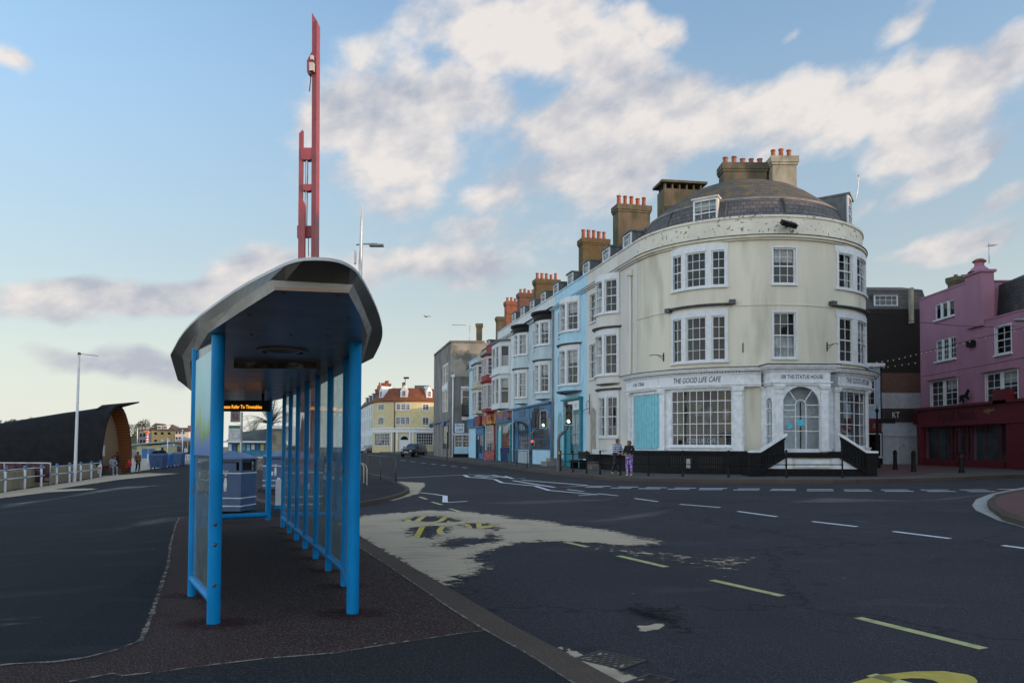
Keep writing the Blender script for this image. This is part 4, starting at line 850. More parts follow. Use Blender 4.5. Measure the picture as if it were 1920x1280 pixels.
# landing and the two flights of steps
mb = MB(); SY0, SY1 = 31.7, 32.98
mb.box(pa0-.03, pa1+.03, SY0+.06, SY1+.4, 1.06, 1.27); zt = GB
mb.build('landing', BLACKP, cafe); MB().box(pa0-.02, pa1+.02, SY0+.16, SY1+.4, .62, 1.06).build('landing_wall', CREAM, cafe)
MB().box(pa0+.42, pa1-.42, SY0+.12, SY0+.16, .68, .98).box(pa0+.02, pa0+.3, SY0+.12, SY0+.16, .62, 1.06).box(pa1-.3, pa1-.02, SY0+.12, SY0+.16, .62, 1.06).build('wall_panel', SHOPWHITE, cafe)
MB().box(pa0-1.3, pa1+1.3, SY0+.1, SY1+.4, zt-.15, .62).build('step_base', BLACKP, cafe)
st = MB()
for s_, xe in ((-1, pa0), (1, pa1)):
    for k in range(6): x = xe+s_*k*.2; st.box(min(x, x+s_*.2), max(x, x+s_*.2), SY0+.25, SY1+.1, zt, 1.02-k*.14)
st.build('steps', BLACKP, cafe)
for s_, xe in ((-1, pa0), (1, pa1)):
    x = lambda q: xe+s_*q
    def slab(pts, y0, y1, m, nm): return MB().prism(pts, lambda p: V((p[0], y0, p[1])), lambda p: V((p[0], y1, p[1]))).build(nm, m, cafe)
    slab([(x(0), 1.04), (x(0), 1.18), (x(1.0), .62), (x(1.0), .44)], SY0+.02, SY0+.14, BLACKP, 'balustrade')
    slab([(x(0), .62), (x(0), 1.06), (x(.95), .66), (x(.95), .62)], SY0+.14, SY0+.20, SHOPWHITE, 'stair_wall')
    bl_ = MB()
    for k in range(9):
        q = .03+k*.115; t_ = 1.93-.60*max(0, q-.0)/1.0; b_z = 1.06-.57*q
        bl_.box(min(x(q), x(q+.09)), max(x(q), x(q+.09)), SY0+.04, SY0+.12, b_z, t_)
    bl_.prism([(x(0), 1.78), (x(0), 1.93), (x(1.02), 1.30), (x(1.02), 1.12)], lambda p: V((p[0], SY0+.02, p[1])), lambda p: V((p[0], SY0+.14, p[1])))
    bl_.box(min(x(1.0), x(1.42)), max(x(1.0), x(1.42)), SY0-.0, SY0+.34, zt-.1, 1.26); bl_.build('balustrade', BLACKP, cafe)
    slab([(x(-.06), 1.93), (x(-.06), 2.03), (x(.02), 2.0), (x(1.02), 1.36), (x(1.46), 1.34), (x(1.46), 1.26), (x(1.0), 1.26)], SY0-.04, SY0+.2, SHOPWHITE, 'coping')
# ================================================================ terrace
def Pt(Y, d=0): p = TF(TA(Y), 0, d); return (p.x, p.y)
def tzc(Y): return gz(*Pt(Y, .5))+.12
def house(name, label, Y0, Y1, wm_, ztop=11.43, openings=(), roofz=13.4, group=None, par=None, cor=None, z0=None, cordark=False, rd=7.5):
    """terrace house from far depth Y0 to near depth Y1"""
    zb = (z0 if z0 is not None else tzc((Y0+Y1)/2)-.2); t = thing(name, TF(TA((Y0+Y1)/2), zb+.2, 0), label, 'terraced house', 'tall terraced houses running away from the cafe')
    a0, a1 = TA(Y0), TA(Y1); mb = MB(); wall(mb, TF, a0, a1, zb, ztop-.98, openings, .15)
    mb.fbox(TF, a0, a0+.2, zb, ztop-.4, -rd, -.16); mb.fbox(TF, a1-.2, a1, zb, ztop-.4, -rd, -.16); mb.fbox(TF, a0, a1, zb, ztop, -rd-.2, -rd)
    mb.build('wall', wm_, t)
    MB().fbox(TF, a0, a1, ztop-.83, ztop, -.3, .0).fbox(TF, a0, a1, ztop, ztop+.07, -.33, .05).build('parapet', par or wm_, t)
    mb = MB().fbox(TF, a0, a1, ztop-.98, ztop-.9, -.1, .09).fbox(TF, a0, a1, ztop-.9, ztop-.83, -.1, .19); mb.build('cornice', cor or wm_, t)
    MB().fbox(TF, a0, a1, ztop-.828, ztop-.80, .002, .22).build('cornice_flashing', LEAD, t)
    r = MB(); r.prism([(-.45, ztop-.3), (-.5, ztop), (-1.35, ztop+1.35), (-4.0, ztop+roofz-11.43+.1), (-rd, ztop+.3), (-rd, ztop-.3)], lambda p: TF(a0, p[1], p[0]), lambda p: TF(a1, p[1], p[0])); r.build('roof', SLATET, t)
    return t
def tbay(t, Yn, Yf, h, z0, z1, floors, wm_, lights, nx, tops=(), curt=None, capm=None):
    return bay(t, Pt(Yf), Pt(Yn), h, z0, z1, floors, wm_, lights, nx, tops, curt, capm=capm)
def nar(t, Yf, Yn, z0, z1, nx=2, ny=2, cur=None): window(TF, TA(Yf), TA(Yn), z0, z1, t, nx, ny, -.07, curtain=cur, casing=.05)
def op(Yf, Yn, z0, z1): return (TA(Yf), TA(Yn), z0, z1)
def tdorm(t, Y, clr=None, ztop=11.43): dormer(t, TF, TA(Y)-.55, TA(Y)+.55, ztop-.15, ztop+1.12, -.5, 1.7, 3, 2, clr=clr)
L3 = [(.04, .30), (.36, .66), (.72, .96)]
F3 = [(8.4, 10.1, 2), (5.2, 7.25, 2)]
# A: beige house beside the cafe
hA = house('terraced_house', 'beige terraced house joined to the round cafe, with bow windows on three floors', 45.7, 38.33, CREAMA, openings=[op(45.2, 44.15, 8.5, 10.1), op(45.2, 44.15, 5.3, 7.25)])
nar(hA, 45.2, 44.15, 8.5, 10.1, cur='n'); nar(hA, 45.2, 44.15, 5.3, 7.25, cur='f')
tbay(hA, 40.55, 43.1, .78, 4.75, 10.45, F3, CREAMA, L3, (2, 2, 2), (7.58,), ('l', 'n', None))
tbay(hA, 40.55, 43.1, .6, 1.3, 4.6, [(2.0, 4.05, 2)], CREAMA, L3, (2, 2, 2), (4.4,), ('f', 'l', None))
MB().fbox(TF, TA(45.7), TA(38.4), tzc(42)-.1, 1.05, 0, .06).build('plinth', BLACKP, hA); MB().fbox(TF, TA(43.6), TA(39.4), 1.05, 1.35, .0, .45).build('area_wall', MATS['white_paint'], hA)
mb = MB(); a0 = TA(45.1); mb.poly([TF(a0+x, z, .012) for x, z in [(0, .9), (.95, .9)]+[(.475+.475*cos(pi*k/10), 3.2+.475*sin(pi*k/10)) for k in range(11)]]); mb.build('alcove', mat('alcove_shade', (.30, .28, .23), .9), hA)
MB().tube([TF(TA(39.0), z, .09) for z in (.4, 10.2)], .055, 8).box(-.13, .13, -.1, .1, 0, .25, 0, Matrix.Translation(TF(TA(39.0), 9.9, .12))).build('downpipe', CREAM, hA)
for Y in (41.0, 44.1): tdorm(hA, Y, 'b')
chimney(hA, TF(TA(45.4), 0, -2.6), (.97, .23), 1.95, .9, 12.0, 15.45, 5, CHIM, ph=.62); 
# B: pale blue
hB = house('terraced_house', 'pale sky-blue terraced house with bow windows above a teal shopfront', 52.1, 45.7, PALEBLUE, openings=[op(51.3, 50.2, 8.5, 10.1), op(51.3, 50.2, 5.3, 7.25)])
nar(hB, 51.3, 50.2, 8.5, 10.1, cur='l'); nar(hB, 51.3, 50.2, 5.3, 7.25)
tbay(hB, 46.8, 49.7, .78, 4.8, 10.45, F3, PALEBLUE, L3, (2, 2, 2), (7.55, 4.72), (None, 'l', 'b'))
for Y in (47.5, 50.6): tdorm(hB, Y, 'b')
chimney(hB, TF(TA(51.9), 0, -2.6), (.97, .23), 1.8, .9, 12.0, 15.2, 5, BRICKY, ph=.6)
def shop(t, Yf, Yn, m, zf0=3.55, zf1=4.4, d=.18, doorw=1.0, stall=1.1, cols=6, rows=4, pan=None, glass=True, sl=None):
    a0, a1 = TA(Yf), TA(Yn); z0 = tzc(Yn)-.15; mb = MB()
    mb.fbox(TF, a0, a1, zf0, zf1, .0, d).fbox(TF, a0-.05, a1+.05, zf1, zf1+.12, .0, d+.16).fbox(TF, a0, a1, zf0-.08, zf0, .0, d-.05)
    mb.fbox(TF, a0, a0+.22, z0, zf0-.08, 0, d-.02).fbox(TF, a1-.22, a1, z0, zf0-.08, 0, d-.02).fbox(TF, a0+.22+doorw, a0+.34+doorw, z0, zf0-.08, 0, d-.03)
    f = mb.build('shopfront', m, t); MB().fbox(TF, a0+.34+doorw, a1-.22, z0, stall, 0, d-.04).build('stall_riser', sl or m, t)
    s = window(TF, a0+.34+doorw, a1-.22, stall, zf0-.08, t, cols, rows, d-.06, sash=False, mats=(m, INTER), back=.04+d-.1, mw=.035, sill=False, name='shop_window')
    mb = MB().fbox(TF, a0+.22, a0+.22+doorw, z0, zf0-.5, .01, .05); mb.build('door', pan or m, t); return f
shop(hB, 49.7, 46.4, TEALD, cols=2, rows=2, stall=.95, zf0=3.6, zf1=4.3)
MB().fbox(TF, TA(48.7), TA(46.6), 3.66, 4.2, .181, .2).build('signboard', SGN, hB); text('ay', TF, TA(47.1), 3.8, .206, .22, mat('blue_letters', (.02, .06, .3), .5), hB)
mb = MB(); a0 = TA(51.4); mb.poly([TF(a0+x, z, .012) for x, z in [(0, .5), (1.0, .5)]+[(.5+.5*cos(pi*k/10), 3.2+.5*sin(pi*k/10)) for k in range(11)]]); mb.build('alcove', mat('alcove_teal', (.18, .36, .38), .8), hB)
MB().fbox(TF, TA(51.5), TA(50.1), tzc(51)-.1, .55, 0, 1.1).fbox(TF, TA(51.3), TA(50.3), .55, .75, 0, .8).build('doorsteps', mat('step_stone', (.2, .19, .18), .8), hB)
# C: two grey-blue houses
def twin(label, Y0, Y1, narf, narn, bn, bf, curt):
    h = house('terraced_house', label, Y0, Y1, GREYBLUE, openings=[op(narf, narn, 8.4, 9.85), op(narf, narn, 5.2, 7.0)], par=OFFWHITE)
    nar(h, narf, narn, 8.4, 9.85); nar(h, narf, narn, 5.2, 7.0, cur='n')
    tbay(h, bn, bf, .72, 4.7, 10.0, [(8.35, 9.85, 2), (5.15, 7.0, 2)], GREYBLUE, L3, (2, 2, 2), (7.25,), curt)
    B = Bow(Pt(bf), Pt(bn), .72); MB().fbox(B, -.1, B.L+.1, 10.0, 10.45, -.05, .12).fbox(B, -.1, B.L+.1, 10.45, 10.6, -.05, .3).build('bay_cornice', BLACKP, h)
    MB().fbox(TF, TA(Y0), TA(Y1), 10.62, 10.7, .05, .26).build('gutter', BLACKP, h); return h
hC1 = twin('grey-blue terraced house whose bow windows stand right of the drainpipe above a blue shopfront', 58.1, 52.1, 57.4, 56.4, 53.0, 55.4, ('l', None, 'b'))
hC2 = twin('grey-blue terraced house next to the narrow white one, over the striped door awning', 63.5, 58.1, 62.9, 62.1, 58.9, 61.3, (None, 'n', 'f'))
for h, Y in ((hC1, 53.8), (hC1, 56.9), (hC2, 60.0), (hC2, 62.9)): tdorm(h, Y)
chimney(hC2, TF(TA(62.8), 0, -2.5), (.97, .23), 1.9, .9, 12.0, 14.8, 5, BRICKY, ph=.55)
MB().tube([TF(TA(52.3), z, .1) for z in (.4, 10.5)], .06, 8).build('downpipe', mat('grey_pipe', (.2, .24, .26), .6), hC1)
shop(hC1, 57.8, 52.4, BLUEP, cols=6, rows=3, stall=1.25, zf0=3.55, zf1=4.35, doorw=.4, sl=MATS['pale_blue_stucco'])
shop(hC2, 63.0, 57.9, BLUEP, cols=5, rows=3, stall=1.25, zf0=3.55, zf1=4.35, doorw=1.4, sl=GREYBLUE)
for (h, Y, w_) in ((hC1, 55, .9), (hC2, 60, .9)): MB().fbox(TF, TA(Y)-w_, TA(Y)+w_, 3.72, 4.15, .181, .21).build('signboard', mat('faded_blue_sign', (.05, .09, .13), .6, var=.5, vs=12), h)
mb = MB(); a0 = TA(62.6); n_ = 12
for k in range(n_):
    P = []
    for a in (a0+1.5*k/n_, a0+1.5*(k+1)/n_): P.append([TF(a, 3.45-.75*(1-cos(q*pi/2/5)), .05+.95*sin(q*pi/2/5)) for q in range(6)]+[TF(a, 2.55, 1.0)])
    for q in range(6): mb.poly([P[0][q], P[1][q], P[1][q+1], P[0][q+1]], k % 2)
mb.build('awning', [mat('pale_stripe', (.35, .36, .37), .8), mat('grey_stripe', (.16, .18, .19), .8)], hC2)
# D: narrow white house with square bays
hD = house('terraced_house', 'off-white terraced house with square bays between the red and the grey-blue ones', 69.3, 63.5, OFFWHITE)
def sqbay(t, Yf, Yn, d, z0, z1, floors, wm_, nx=2, curt=(None,)):
    P0, P1 = Pt(Yf), Pt(Yn); q0, q1 = Pt(Yf-.5, d), Pt(Yn+.5, d); mb = MB()
    segs = [(P0, q0), (q0, q1), (q1, P1)]; i = 0
    for j, (s0, s1) in enumerate(segs):
        L_ = sqrt((s1[0]-s0[0])**2+(s1[1]-s0[1])**2); f = Flat(s0, (s1[0]-s0[0], s1[1]-s0[1])); lt = [(.12*L_, .88*L_)] if j != 1 else [(.08*L_, .48*L_), (.54*L_, .92*L_)]
        wall(mb, f, 0, L_, z0, z1, [(x, y, a, b) for (a, b, *_ ) in floors for x, y in lt], .1)
        for (a, b, ny) in floors:
            for x, y in lt: window(f, x, y, a, b, t, nx if j == 1 else 1, ny, -.05, sill=False, casing=.08, curtain=curt[i % len(curt)], back=.3, mats=None); i += 1
    for z in (z0, z1): mb.poly([V((*P0, z)), V((*q0, z)), V((*q1, z)), V((*P1, z))])
    mb.build('bay_wall', wm_, t)
    o = lambda k: [Pt(Yf+k, 0), Pt(Yf-.5+k, d+k), Pt(Yn+.5-k, d+k), Pt(Yn-k, 0)]
    for z in [z1]+[f[1]+.3 for f in floors[1:]]: MB().hexa([V((*p, z)) for p in o(.15)]+[V((*p, z+.14)) for p in o(.15)]).build('bay_cornice', wm_ if z != z1 else LEAD, t)
sqbay(hD, 68.6, 64.6, .8, 4.6, 10.1, [(8.0, 9.75, 1), (5.0, 7.1, 1)], OFFWHITE, 1, ('l', None, 'n', 'b'))
for Y in (65.8,): tdorm(hD, Y)
chimney(hD, TF(TA(69.0), 0, -2.5), (.97, .23), 1.5, .9, 11.5, 14.9, 4, BRICKB, ph=.4)
# E red, F sage, with lower parapets
hE = house('terraced_house', 'narrow dark red terraced house with white bay windows', 74.2, 69.3, RED, 10.8, roofz=12.8)
sqbay(hE, 73.4, 70.2, .7, 4.6, 9.7, [(7.9, 9.4, 2), (4.9, 7.0, 3)], RED, 2, (None, 'f', 'n'))
hF = house('terraced_house', 'narrow stone-coloured terraced house left of the red one', 78.6, 74.2, SAGE, 10.5, roofz=12.6)
sqbay(hF, 78.0, 74.7, .7, 4.6, 9.3, [(7.6, 9.1, 2), (4.8, 6.7, 2)], SAGE, 2, ('n', None))
tdorm(hE, 71.5, None, 10.8); tdorm(hF, 76, None, 10.5)
chimney(hE, TF(TA(74.0), 0, -2.5), (.97, .23), 1.5, .9, 11, 15.1, 4, BRICKR, ph=.4); chimney(hF, TF(TA(78.0), 0, -2.2), (.97, .23), .8, .8, 11, 14.3, 0, CHIM)
hG = house('terraced_house', 'thin pale blue terraced house beside the grey stone building', 83, 78.6, PALEBLUE, 10.3, roofz=12.0)
MB().fbox(TF, TA(82.6), TA(79.2), 3.4, 4.3, 0, .25).build('fascia', BLUEP, hF)
# ground floors of D, E, F
RSIGN = mat('dark_red_signboard', (.14, .015, .03), .6, var=.4, vs=9); NSIGN = mat('navy_orange_signboard', (.03, .05, .16), .6, var=.1, vs=3, stain=(.30, .11, .02), st=(.5, .54), ss=1.8); OSIGN = mat('red_yellow_signboard', (.25, .03, .02), .6, var=.1, stain=(.42, .26, .03), st=(.52, .56), ss=2.2)
shop(hD, 69.0, 63.9, TEALD, cols=2, rows=1, stall=.9, zf0=3.4, zf1=3.5, doorw=1.6, pan=TEALP); MB().fbox(TF, TA(69), TA(64), 3.55, 4.4, .0, .35).build('signboard', NSIGN, hD)
MB().fbox(TF, TA(74), TA(70.3), 3.5, 4.3, .0, .4).build('signboard', OSIGN, hE); window(TF, TA(73.6), TA(70.6), .9, 3.4, hE, 4, 4, .1, sash=False, sill=True, back=.08)
MB().fbox(TF, TA(78), TA(75.3), 3.5, 4.4, .0, .4).build('signboard', RSIGN, hF); shop(hF, 78.4, 74.6, BLUEP, cols=2, rows=1, stall=.8, zf0=2.7, zf1=3.3, doorw=1.4, pan=BLACKP)
# ================================================================ buildings on the right
PINK = mat('pink_stucco', (.30, .145, .20), .85, var=.08, vs=.8, bump=.2, bs=25, stain=(.22, .11, .15), st=(.6, .8), streak=2)
MAROON = mat('maroon_paint', (.10, .008, .014), .5, var=.2, vs=4)
FADEDM = mat('dark_maroon_letters', (.025, .01, .012), .6, var=0)
SLATEX = brickmat('slates_right', (.05, .052, .055), (.07, .07, .072), (.02, .02, .022), bw=.28, bh=.2, ms=.012, axis='y', mossy=(.14, .10, .04), mthr=(.55, .8))
BLKBRICK = brickmat('shade_dark_brick', (.022, .016, .014), (.014, .011, .010), (.008, .008, .008), axis='d')  # the unlit wall's shade is put into this near-black brick colour
PKF = Flat((27.25, 60), (0, -1)); pa = lambda Y: 60-Y; zg = .34
def rz(u, v, x=27.25): Y = x*FPX/(u-960); return 1.4+(842.5-v)/sc(Y)
pk_ = thing('pink_building', (27.25, 48, zg), 'pink rendered building with a dark red shopfront and a tall gable chimney', 'building')
pw = [(pa(51.05), pa(48.85), 9.72, 10.72), (pa(51.0), pa(48.75), 7.05, 8.4), (pa(51.7), pa(48.6), 4.15, 5.8), (pa(44.72), pa(43.3), 6.75, 8.3), (pa(45.7), pa(42.8), 4.1, 5.75), (pa(40), pa(38.5), 6.75, 8.3), (pa(40.3), pa(37.5), 4.1, 5.75)]
mb = MB(); wall(mb, PKF, pa(53), pa(47.0), 4.1, 11.4, [w for w in pw if w[1] < pa(47)], .14); wall(mb, PKF, pa(47.0), pa(36), 4.1, 8.85, [w for w in pw if w[0] > pa(47)], .14); mb.fbox(PKF, pa(53), pa(47), 4.1, 11.35, -6, -5.9); mb.fbox(PKF, pa(53), pa(52.85), .2, 11.38, -9, -.16)
mb.fbox(PKF, pa(47.15), pa(47), 8.6, 11.35, -6, -.01).fbox(PKF, pa(53), pa(36), .2, 4.1, -6, -.4).fbox(PKF, pa(53), pa(47), 11.4, 11.5, -6, .04).fbox(PKF, pa(47), pa(36), 8.85, 8.93, -.35, .04); mb.build('wall', PINK, pk_)
st_ = MB().fbox(PKF, pa(47.3), pa(45.75), 8.6, 11.75, -.6, .18).fbox(PKF, pa(47.4), pa(45.65), 11.7, 11.85, -.7, .28); c = PKF(pa(46.5), 0, -.2)
st_.lathe([(.62, 11.85), (.38, 12.1), (.26, 12.2), (.26, 12.45)], (c.x, c.y, 0), 14); ch = st_.build('chimney', PINK, pk_); MB().lathe([(.36, 12.43), (.38, 12.5), (.2, 12.62)], (c.x, c.y, 0), 14).build('chimney_cap', POT, ch)
for i, w in enumerate(pw):
    n_ = 3 if i < 2 else (2 if w[1]-w[0] > 2 else 1); ww = (w[1]-w[0]-.12*(n_-1))/n_
    for k in range(n_): a = w[0]+k*(ww+.12); window(PKF, a, a+ww, w[2], w[3], pk_, 1 if i in (0,) else 2, 1 if i == 0 else 2, -.06, sash=i > 0, sill=False, casing=.05 if n_ < 3 else 0, curtain='b' if (i, k) in ((2, 1), (4, 1)) else None)
    MB().fbox(PKF, w[0]-.1, w[1]+.1, w[2]-.1, w[2]-.01, -.05, .12).build('sill', MATS['white_paint'], pk_)
    for k in range(1, n_): a = w[0]+k*(ww+.12); MB().fbox(PKF, a-.12, a, w[2], w[3], -.12, .01).build('mullion', MATS['white_paint'], pk_)
    if i in (2, 4): MB().fbox(PKF, w[0]-.15, w[1]+.15, w[3]+.08, w[3]+.2, 0, .3).build('window_hood', PINK, pk_)
MB().prism([(28.7, 8.8), (28.9, 11.2), (31.5, 12.3), (33.2, 11.2), (33.2, 8.8)], lambda p: V((p[0], 47.0, p[1])), lambda p: V((p[0], 36, p[1]))).build('slate_roof', SLATEX, pk_)
MB().prism([(27.6, 8.82), (28.72, 9.2), (28.72, 8.82)], lambda p: V((p[0], 45.7, p[1])), lambda p: V((p[0], 36, p[1]))).build('lead_roof', LEAD, pk_)
chimney(pk_, (28.6, 50.2), (1, .3), 1.8, .7, 11.3, 12.3, 3, CHIM, ph=.2)
MB().fbox(PKF, pa(53)-.05, pa(36), 3.0, 4.0, -.1, .22).fbox(PKF, pa(53)-.1, pa(36), 4.0, 4.15, -.1, .42).fbox(PKF, pa(53)-.1, pa(36), 2.88, 3.0, -.1, .28).fbox(PKF, pa(53)-.08, pa(52.6), .3, 3.0, -.1, .25).fbox(PKF, pa(43.6), pa(41.5), .3, 2.9, -.1, .2).fbox(PKF, pa(44.4), pa(43.2), 4.0, 4.75, -.1, .42).fbox(PKF, pa(52.6), pa(44), .3, .75, -.1, .12).build('shopfront', MAROON, pk_)
for (y0, y1) in ((52.5, 49.3), (48.9, 47.6), (47.2, 44.3)): window(PKF, pa(y0), pa(y1), .75, 2.85, pk_, 2, 1, .02, sash=False, mats=(MAROON, MATS['room_dark']), sill=False, back=.3, name='shop_window', mw=.05)
text('Fossil Beach', PKF, pa(48.4), 3.2, .24, .62, FADEDM, pk_, w=3.9)
mb = MB()   # galloping horse silhouette over the fascia and a gilded fish on it, both as relief
hp = [(0, .35), (.12, .5), (.2, .48), (.3, .55), (.55, .5), (.75, .62), (.92, .85), (1.02, .82), (1.1, .7), (1.0, .66), (.92, .55), (.85, .4), (1.05, .3), (1.0, .2), (.78, .3), (.62, .34), (.4, .33), (.5, .12), (.42, .0), (.36, .12), (.25, .3), (.05, .12), (-.03, .1), (.1, .3)]
mb.prism(hp, lambda p: PKF(pa(48.0)+p[0]*.95, 4.2+p[1]*.95, .2), lambda p: PKF(pa(48.0)+p[0]*.95, 4.2+p[1]*.95, .28)); mb.build('horse_ornament', BLACKP, pk_)
fp = [(0, .1), (.25, .22), (.6, .26), (.95, .18), (1.15, .3), (1.12, .1), (.9, .08), (.7, -.02), (.66, -.1), (.5, .0), (.2, .02)]
MB().prism(fp, lambda p: PKF(pa(45.6)+p[0]*.9, 3.5+p[1], .225), lambda p: PKF(pa(45.6)+p[0]*.9, 3.5+p[1], .26)).build('fish_emblem', mat('old_gold', (.16, .10, .03), .6), pk_)
MB().fbox(PKF, pa(47.2), pa(46.6), 7.5, 7.85, .02, .25).build('alarm_box', BLACKP, pk_)
p = PKF(pa(46.2), 12.3, -.6); ae = MB().tube([p, p+V((0, 0, 1.2))], .02, 5)
for k in range(4): ae.tube([p+V((-.1, -.25+.14*k, 1.05)), p+V((.4, -.25+.14*k, 1.05))], .012, 4)
ae.tube([p+V((.15, -.3, 1.05)), p+V((.15, .3, 1.05))], .014, 4); ae.build('aerial', MATS['galvanised'], pk_)
# dark building behind and small shops in front of it
dk_ = thing('brick_building', (25, 59, .4), 'shade-darkened brick building with a white dormer, between the cafe and the pink building', 'building')
DF = Flat((16, 58), (1, 0)); MB().fbox(DF, 0, 14.5, .2, 11.7, -8, 0).build('wall', BLKBRICK, dk_)
MB().prism([(58.0, 11.7), (58.9, 13.3), (62, 14.1), (66, 11.7)], lambda p: V((24.2, p[0], p[1])), lambda p: V((30.5, p[0], p[1]))).build('roof', SLATEX, dk_)
dormer(dk_, DF, 10.55, 12.3, 11.2, 12.75, -.1, 1.6, 4, 2); MB().box(29.0, 29.2, 57.6, 58, 10.6, 13.2).build('downpipe', CHIML, dk_)
sh_ = thing('shop_building', (27, 56, .4), 'low brick shop with closed grey-white boarded doors under a black sign', 'shop')
SF = Flat((25.0, 56), (1, 0)); mb = MB().fbox(SF, 0, 4.5, 5.4, 6.8, -2, 0); mb.build('brick_upper', BRICKB, sh_); MB().fbox(SF, 0, 4.5, 4.3, 5.4, -2, .02).build('rendered_band', mat('chalky_render', (.32, .33, .35), .85, var=.1, stain=(.12, .12, .12), st=(.62, .75)), sh_)
MB().fbox(SF, 0, 4.5, 3.35, 4.3, -2, .06).build('signboard', mat('brown_black_sign', (.03, .02, .02), .6, var=.3), sh_); text('KT', SF, 2.0, 3.65, .065, .4, SHOPWHITE, sh_, w=.5); MB().fbox(SF, 3.2, 4.0, 3.2, 3.9, .062, .12).build('small_sign', MAROON, sh_)
GD = mat('grey_white_doors', (.36, .40, .44), .7, var=.08, vs=3, stain=(.20, .22, .24), st=(.6, .75), ss=2); mb = MB().fbox(SF, 0, 4.5, .2, 3.35, -2, -.05).fbox(SF, .05, .5, .2, 3.35, -.05, .04).fbox(SF, .5, 4.4, 2.35, 2.45, -.05, .03).fbox(SF, 2.3, 2.36, .2, 2.35, -.05, .02); mb.build('boarded_doors', GD, sh_)
bh = thing('shop_building', (23.5, 54, .4), 'narrow pale blue shop building squeezed behind the cafe corner', 'shop'); BF = Flat((20, 54), (1, 0)); LB = mat('light_blue_paint', (.30, .38, .45), .8, var=.1)
mb = MB(); wall(mb, BF, 0, 5.1, .2, 7.0, [(2.6, 4.7, 4.4, 6.3)], .12); mb.fbox(BF, 0, 5.1, .2, 7.0, -1.9, -.8).fbox(BF, 5.02, 5.1, .2, 7, -.8, 0); mb.build('wall', LB, bh); MB().fbox(BF, -.1, 5.25, 7.0, 7.25, -1.9, .25).build('cornice', SHOPWHITE, bh)
for k in range(3): window(BF, 2.6+.7*k, 3.28+.7*k, 4.4, 6.3, bh, 2, 2, -.05, sill=False, back=.4)
MB().fbox(BF, 2, 5.0, 2.6, 3.5, 0, .15).build('signboard', MAROON, bh); text('ge', BF, 4.6, 2.85, .156, .3, CHIML, bh); MB().fbox(BF, 3.6, 5.1, .2, 2.6, -.0, .08).build('door_panel', BLACKP, bh); window(BF, 3.7, 5.0, .9, 2.5, bh, 1, 1, .10, sash=False, back=.02)
# unseen blocks added beyond the right edge to keep low sun off the street
for i, (y0, y1, h_, c_, lb) in enumerate(((36, 18, 12.6, CREAM, 'unseen cream block added beyond the right edge, next to the pink building, for shade'), (18, -4, 11.5, GREYBLUE, 'unseen grey-blue block added further right along the street for shade'), (-4, -30, 11, BRICKY, 'unseen brown brick block added behind the viewer on the right for shade'), (-30, -62, 12, CREAMA, 'unseen beige block added at the end of the street behind for shade'))):
    t = thing('unseen_shade_block', (27.25, (y0+y1)/2, .34), lb, 'building', 'unseen blocks added outside the frame for shade'); n_ = int((y0-y1)/3.2); ops = []
    for k in range(n_):
        for z in (4.6, 7.6): ops.append((pa(y0)+.9+k*3.2, pa(y0)+2.1+k*3.2, z, z+1.8))
    mb = MB(); wall(mb, PKF, pa(y0), pa(y1), .2, h_, ops, .14); mb.fbox(PKF, pa(y0), pa(y0)+.2, .2, h_, -7, -.2).fbox(PKF, pa(y1)-.2, pa(y1), .2, h_, -7, -.2).fbox(PKF, pa(y0), pa(y1), .2, h_+.2, -7.2, -7); mb.build('wall', c_, t)
    MB().prism([(27.0, h_), (30.5, h_+2.2), (34.3, h_)], lambda p: V((p[0], y0, p[1])), lambda p: V((p[0], y1, p[1]))).build('roof', SLATEX, t)
    for o_ in ops: window(PKF, *o_, t, 2, 2, -.06)
t = thing('unseen_shade_block', (40, 43, .34), 'tall unseen block added behind the pink building for shade', 'building', 'unseen blocks added outside the frame for shade'); MB().box(36, 47, 33, 53, .2, 14.5).build('wall', BLKBRICK, t); MB().prism([(35.8, 14.5), (41.5, 17), (47.2, 14.5)], lambda p: V((p[0], 33, p[1])), lambda p: V((p[0], 53, p[1]))).build('roof', SLATEX, t)  # unseen block added to keep low sun off the dark brick building
# ================================================================ grey stone corner building
GSTONE = mat('grey_render', (.17, .165, .155), .9, var=.2, vs=.7, stain=(.09, .088, .08), st=(.5, .7), ss=.8, streak=2)
GSTONEU = mat('patchy_stone', (.27, .25, .21), .9, var=.2, vs=.8, stain=(.13, .125, .11), st=(.48, .6), ss=.9)
gb = thing('stone_building', (-6, 86, .4), 'grey stone corner building with a fish and chips sign on its side wall', 'building')
S1 = Flat((-6.53, 84), (1, 0)); e0 = Flat((-9.45, 96.5), (2.92, -12.5)); EL = sqrt(2.92**2+12.5**2); gx = lambda u: (u-960)/FPX*84+6.53; gzz = lambda v: 1.4+(838.4-v)/sc(84)
mb = MB(); wall(mb, S1, 0, 3.6, .2, gzz(705), [(gx(866), gx(881), gzz(756), gzz(731)), (gx(853), gx(883), gzz(846), gzz(815))], .12); wall(mb, e0, 0, EL, .2, 12.6, [(7.4, 11.2, 8.4, 10.4), (7.4, 11.2, 5.3, 7.6)], .12); mb.fbox(S1, 0, 3.6, 12.5, 12.7, -.3, .1).fbox(e0, 0, EL, 12.5, 12.7, -.3, .1)
mb.poly([V((-9.45, 96.5, 12.4)), V((-6.53, 84, 12.4)), V((-2.0, 84, 12.4)), V((-4, 96.5, 12.4))]); mb.box(-9.5, -3, 96.5, 96.7, .2, 12.6); mb.build('wall', GSTONE, gb)
mb = MB(); wall(mb, S1, 0, 4.4, gzz(705), 12.5, (), .1); mb.fbox(S1, 4.2, 4.4, .2, 12.5, -4, 0); mb.build('upper_wall', GSTONEU, gb)
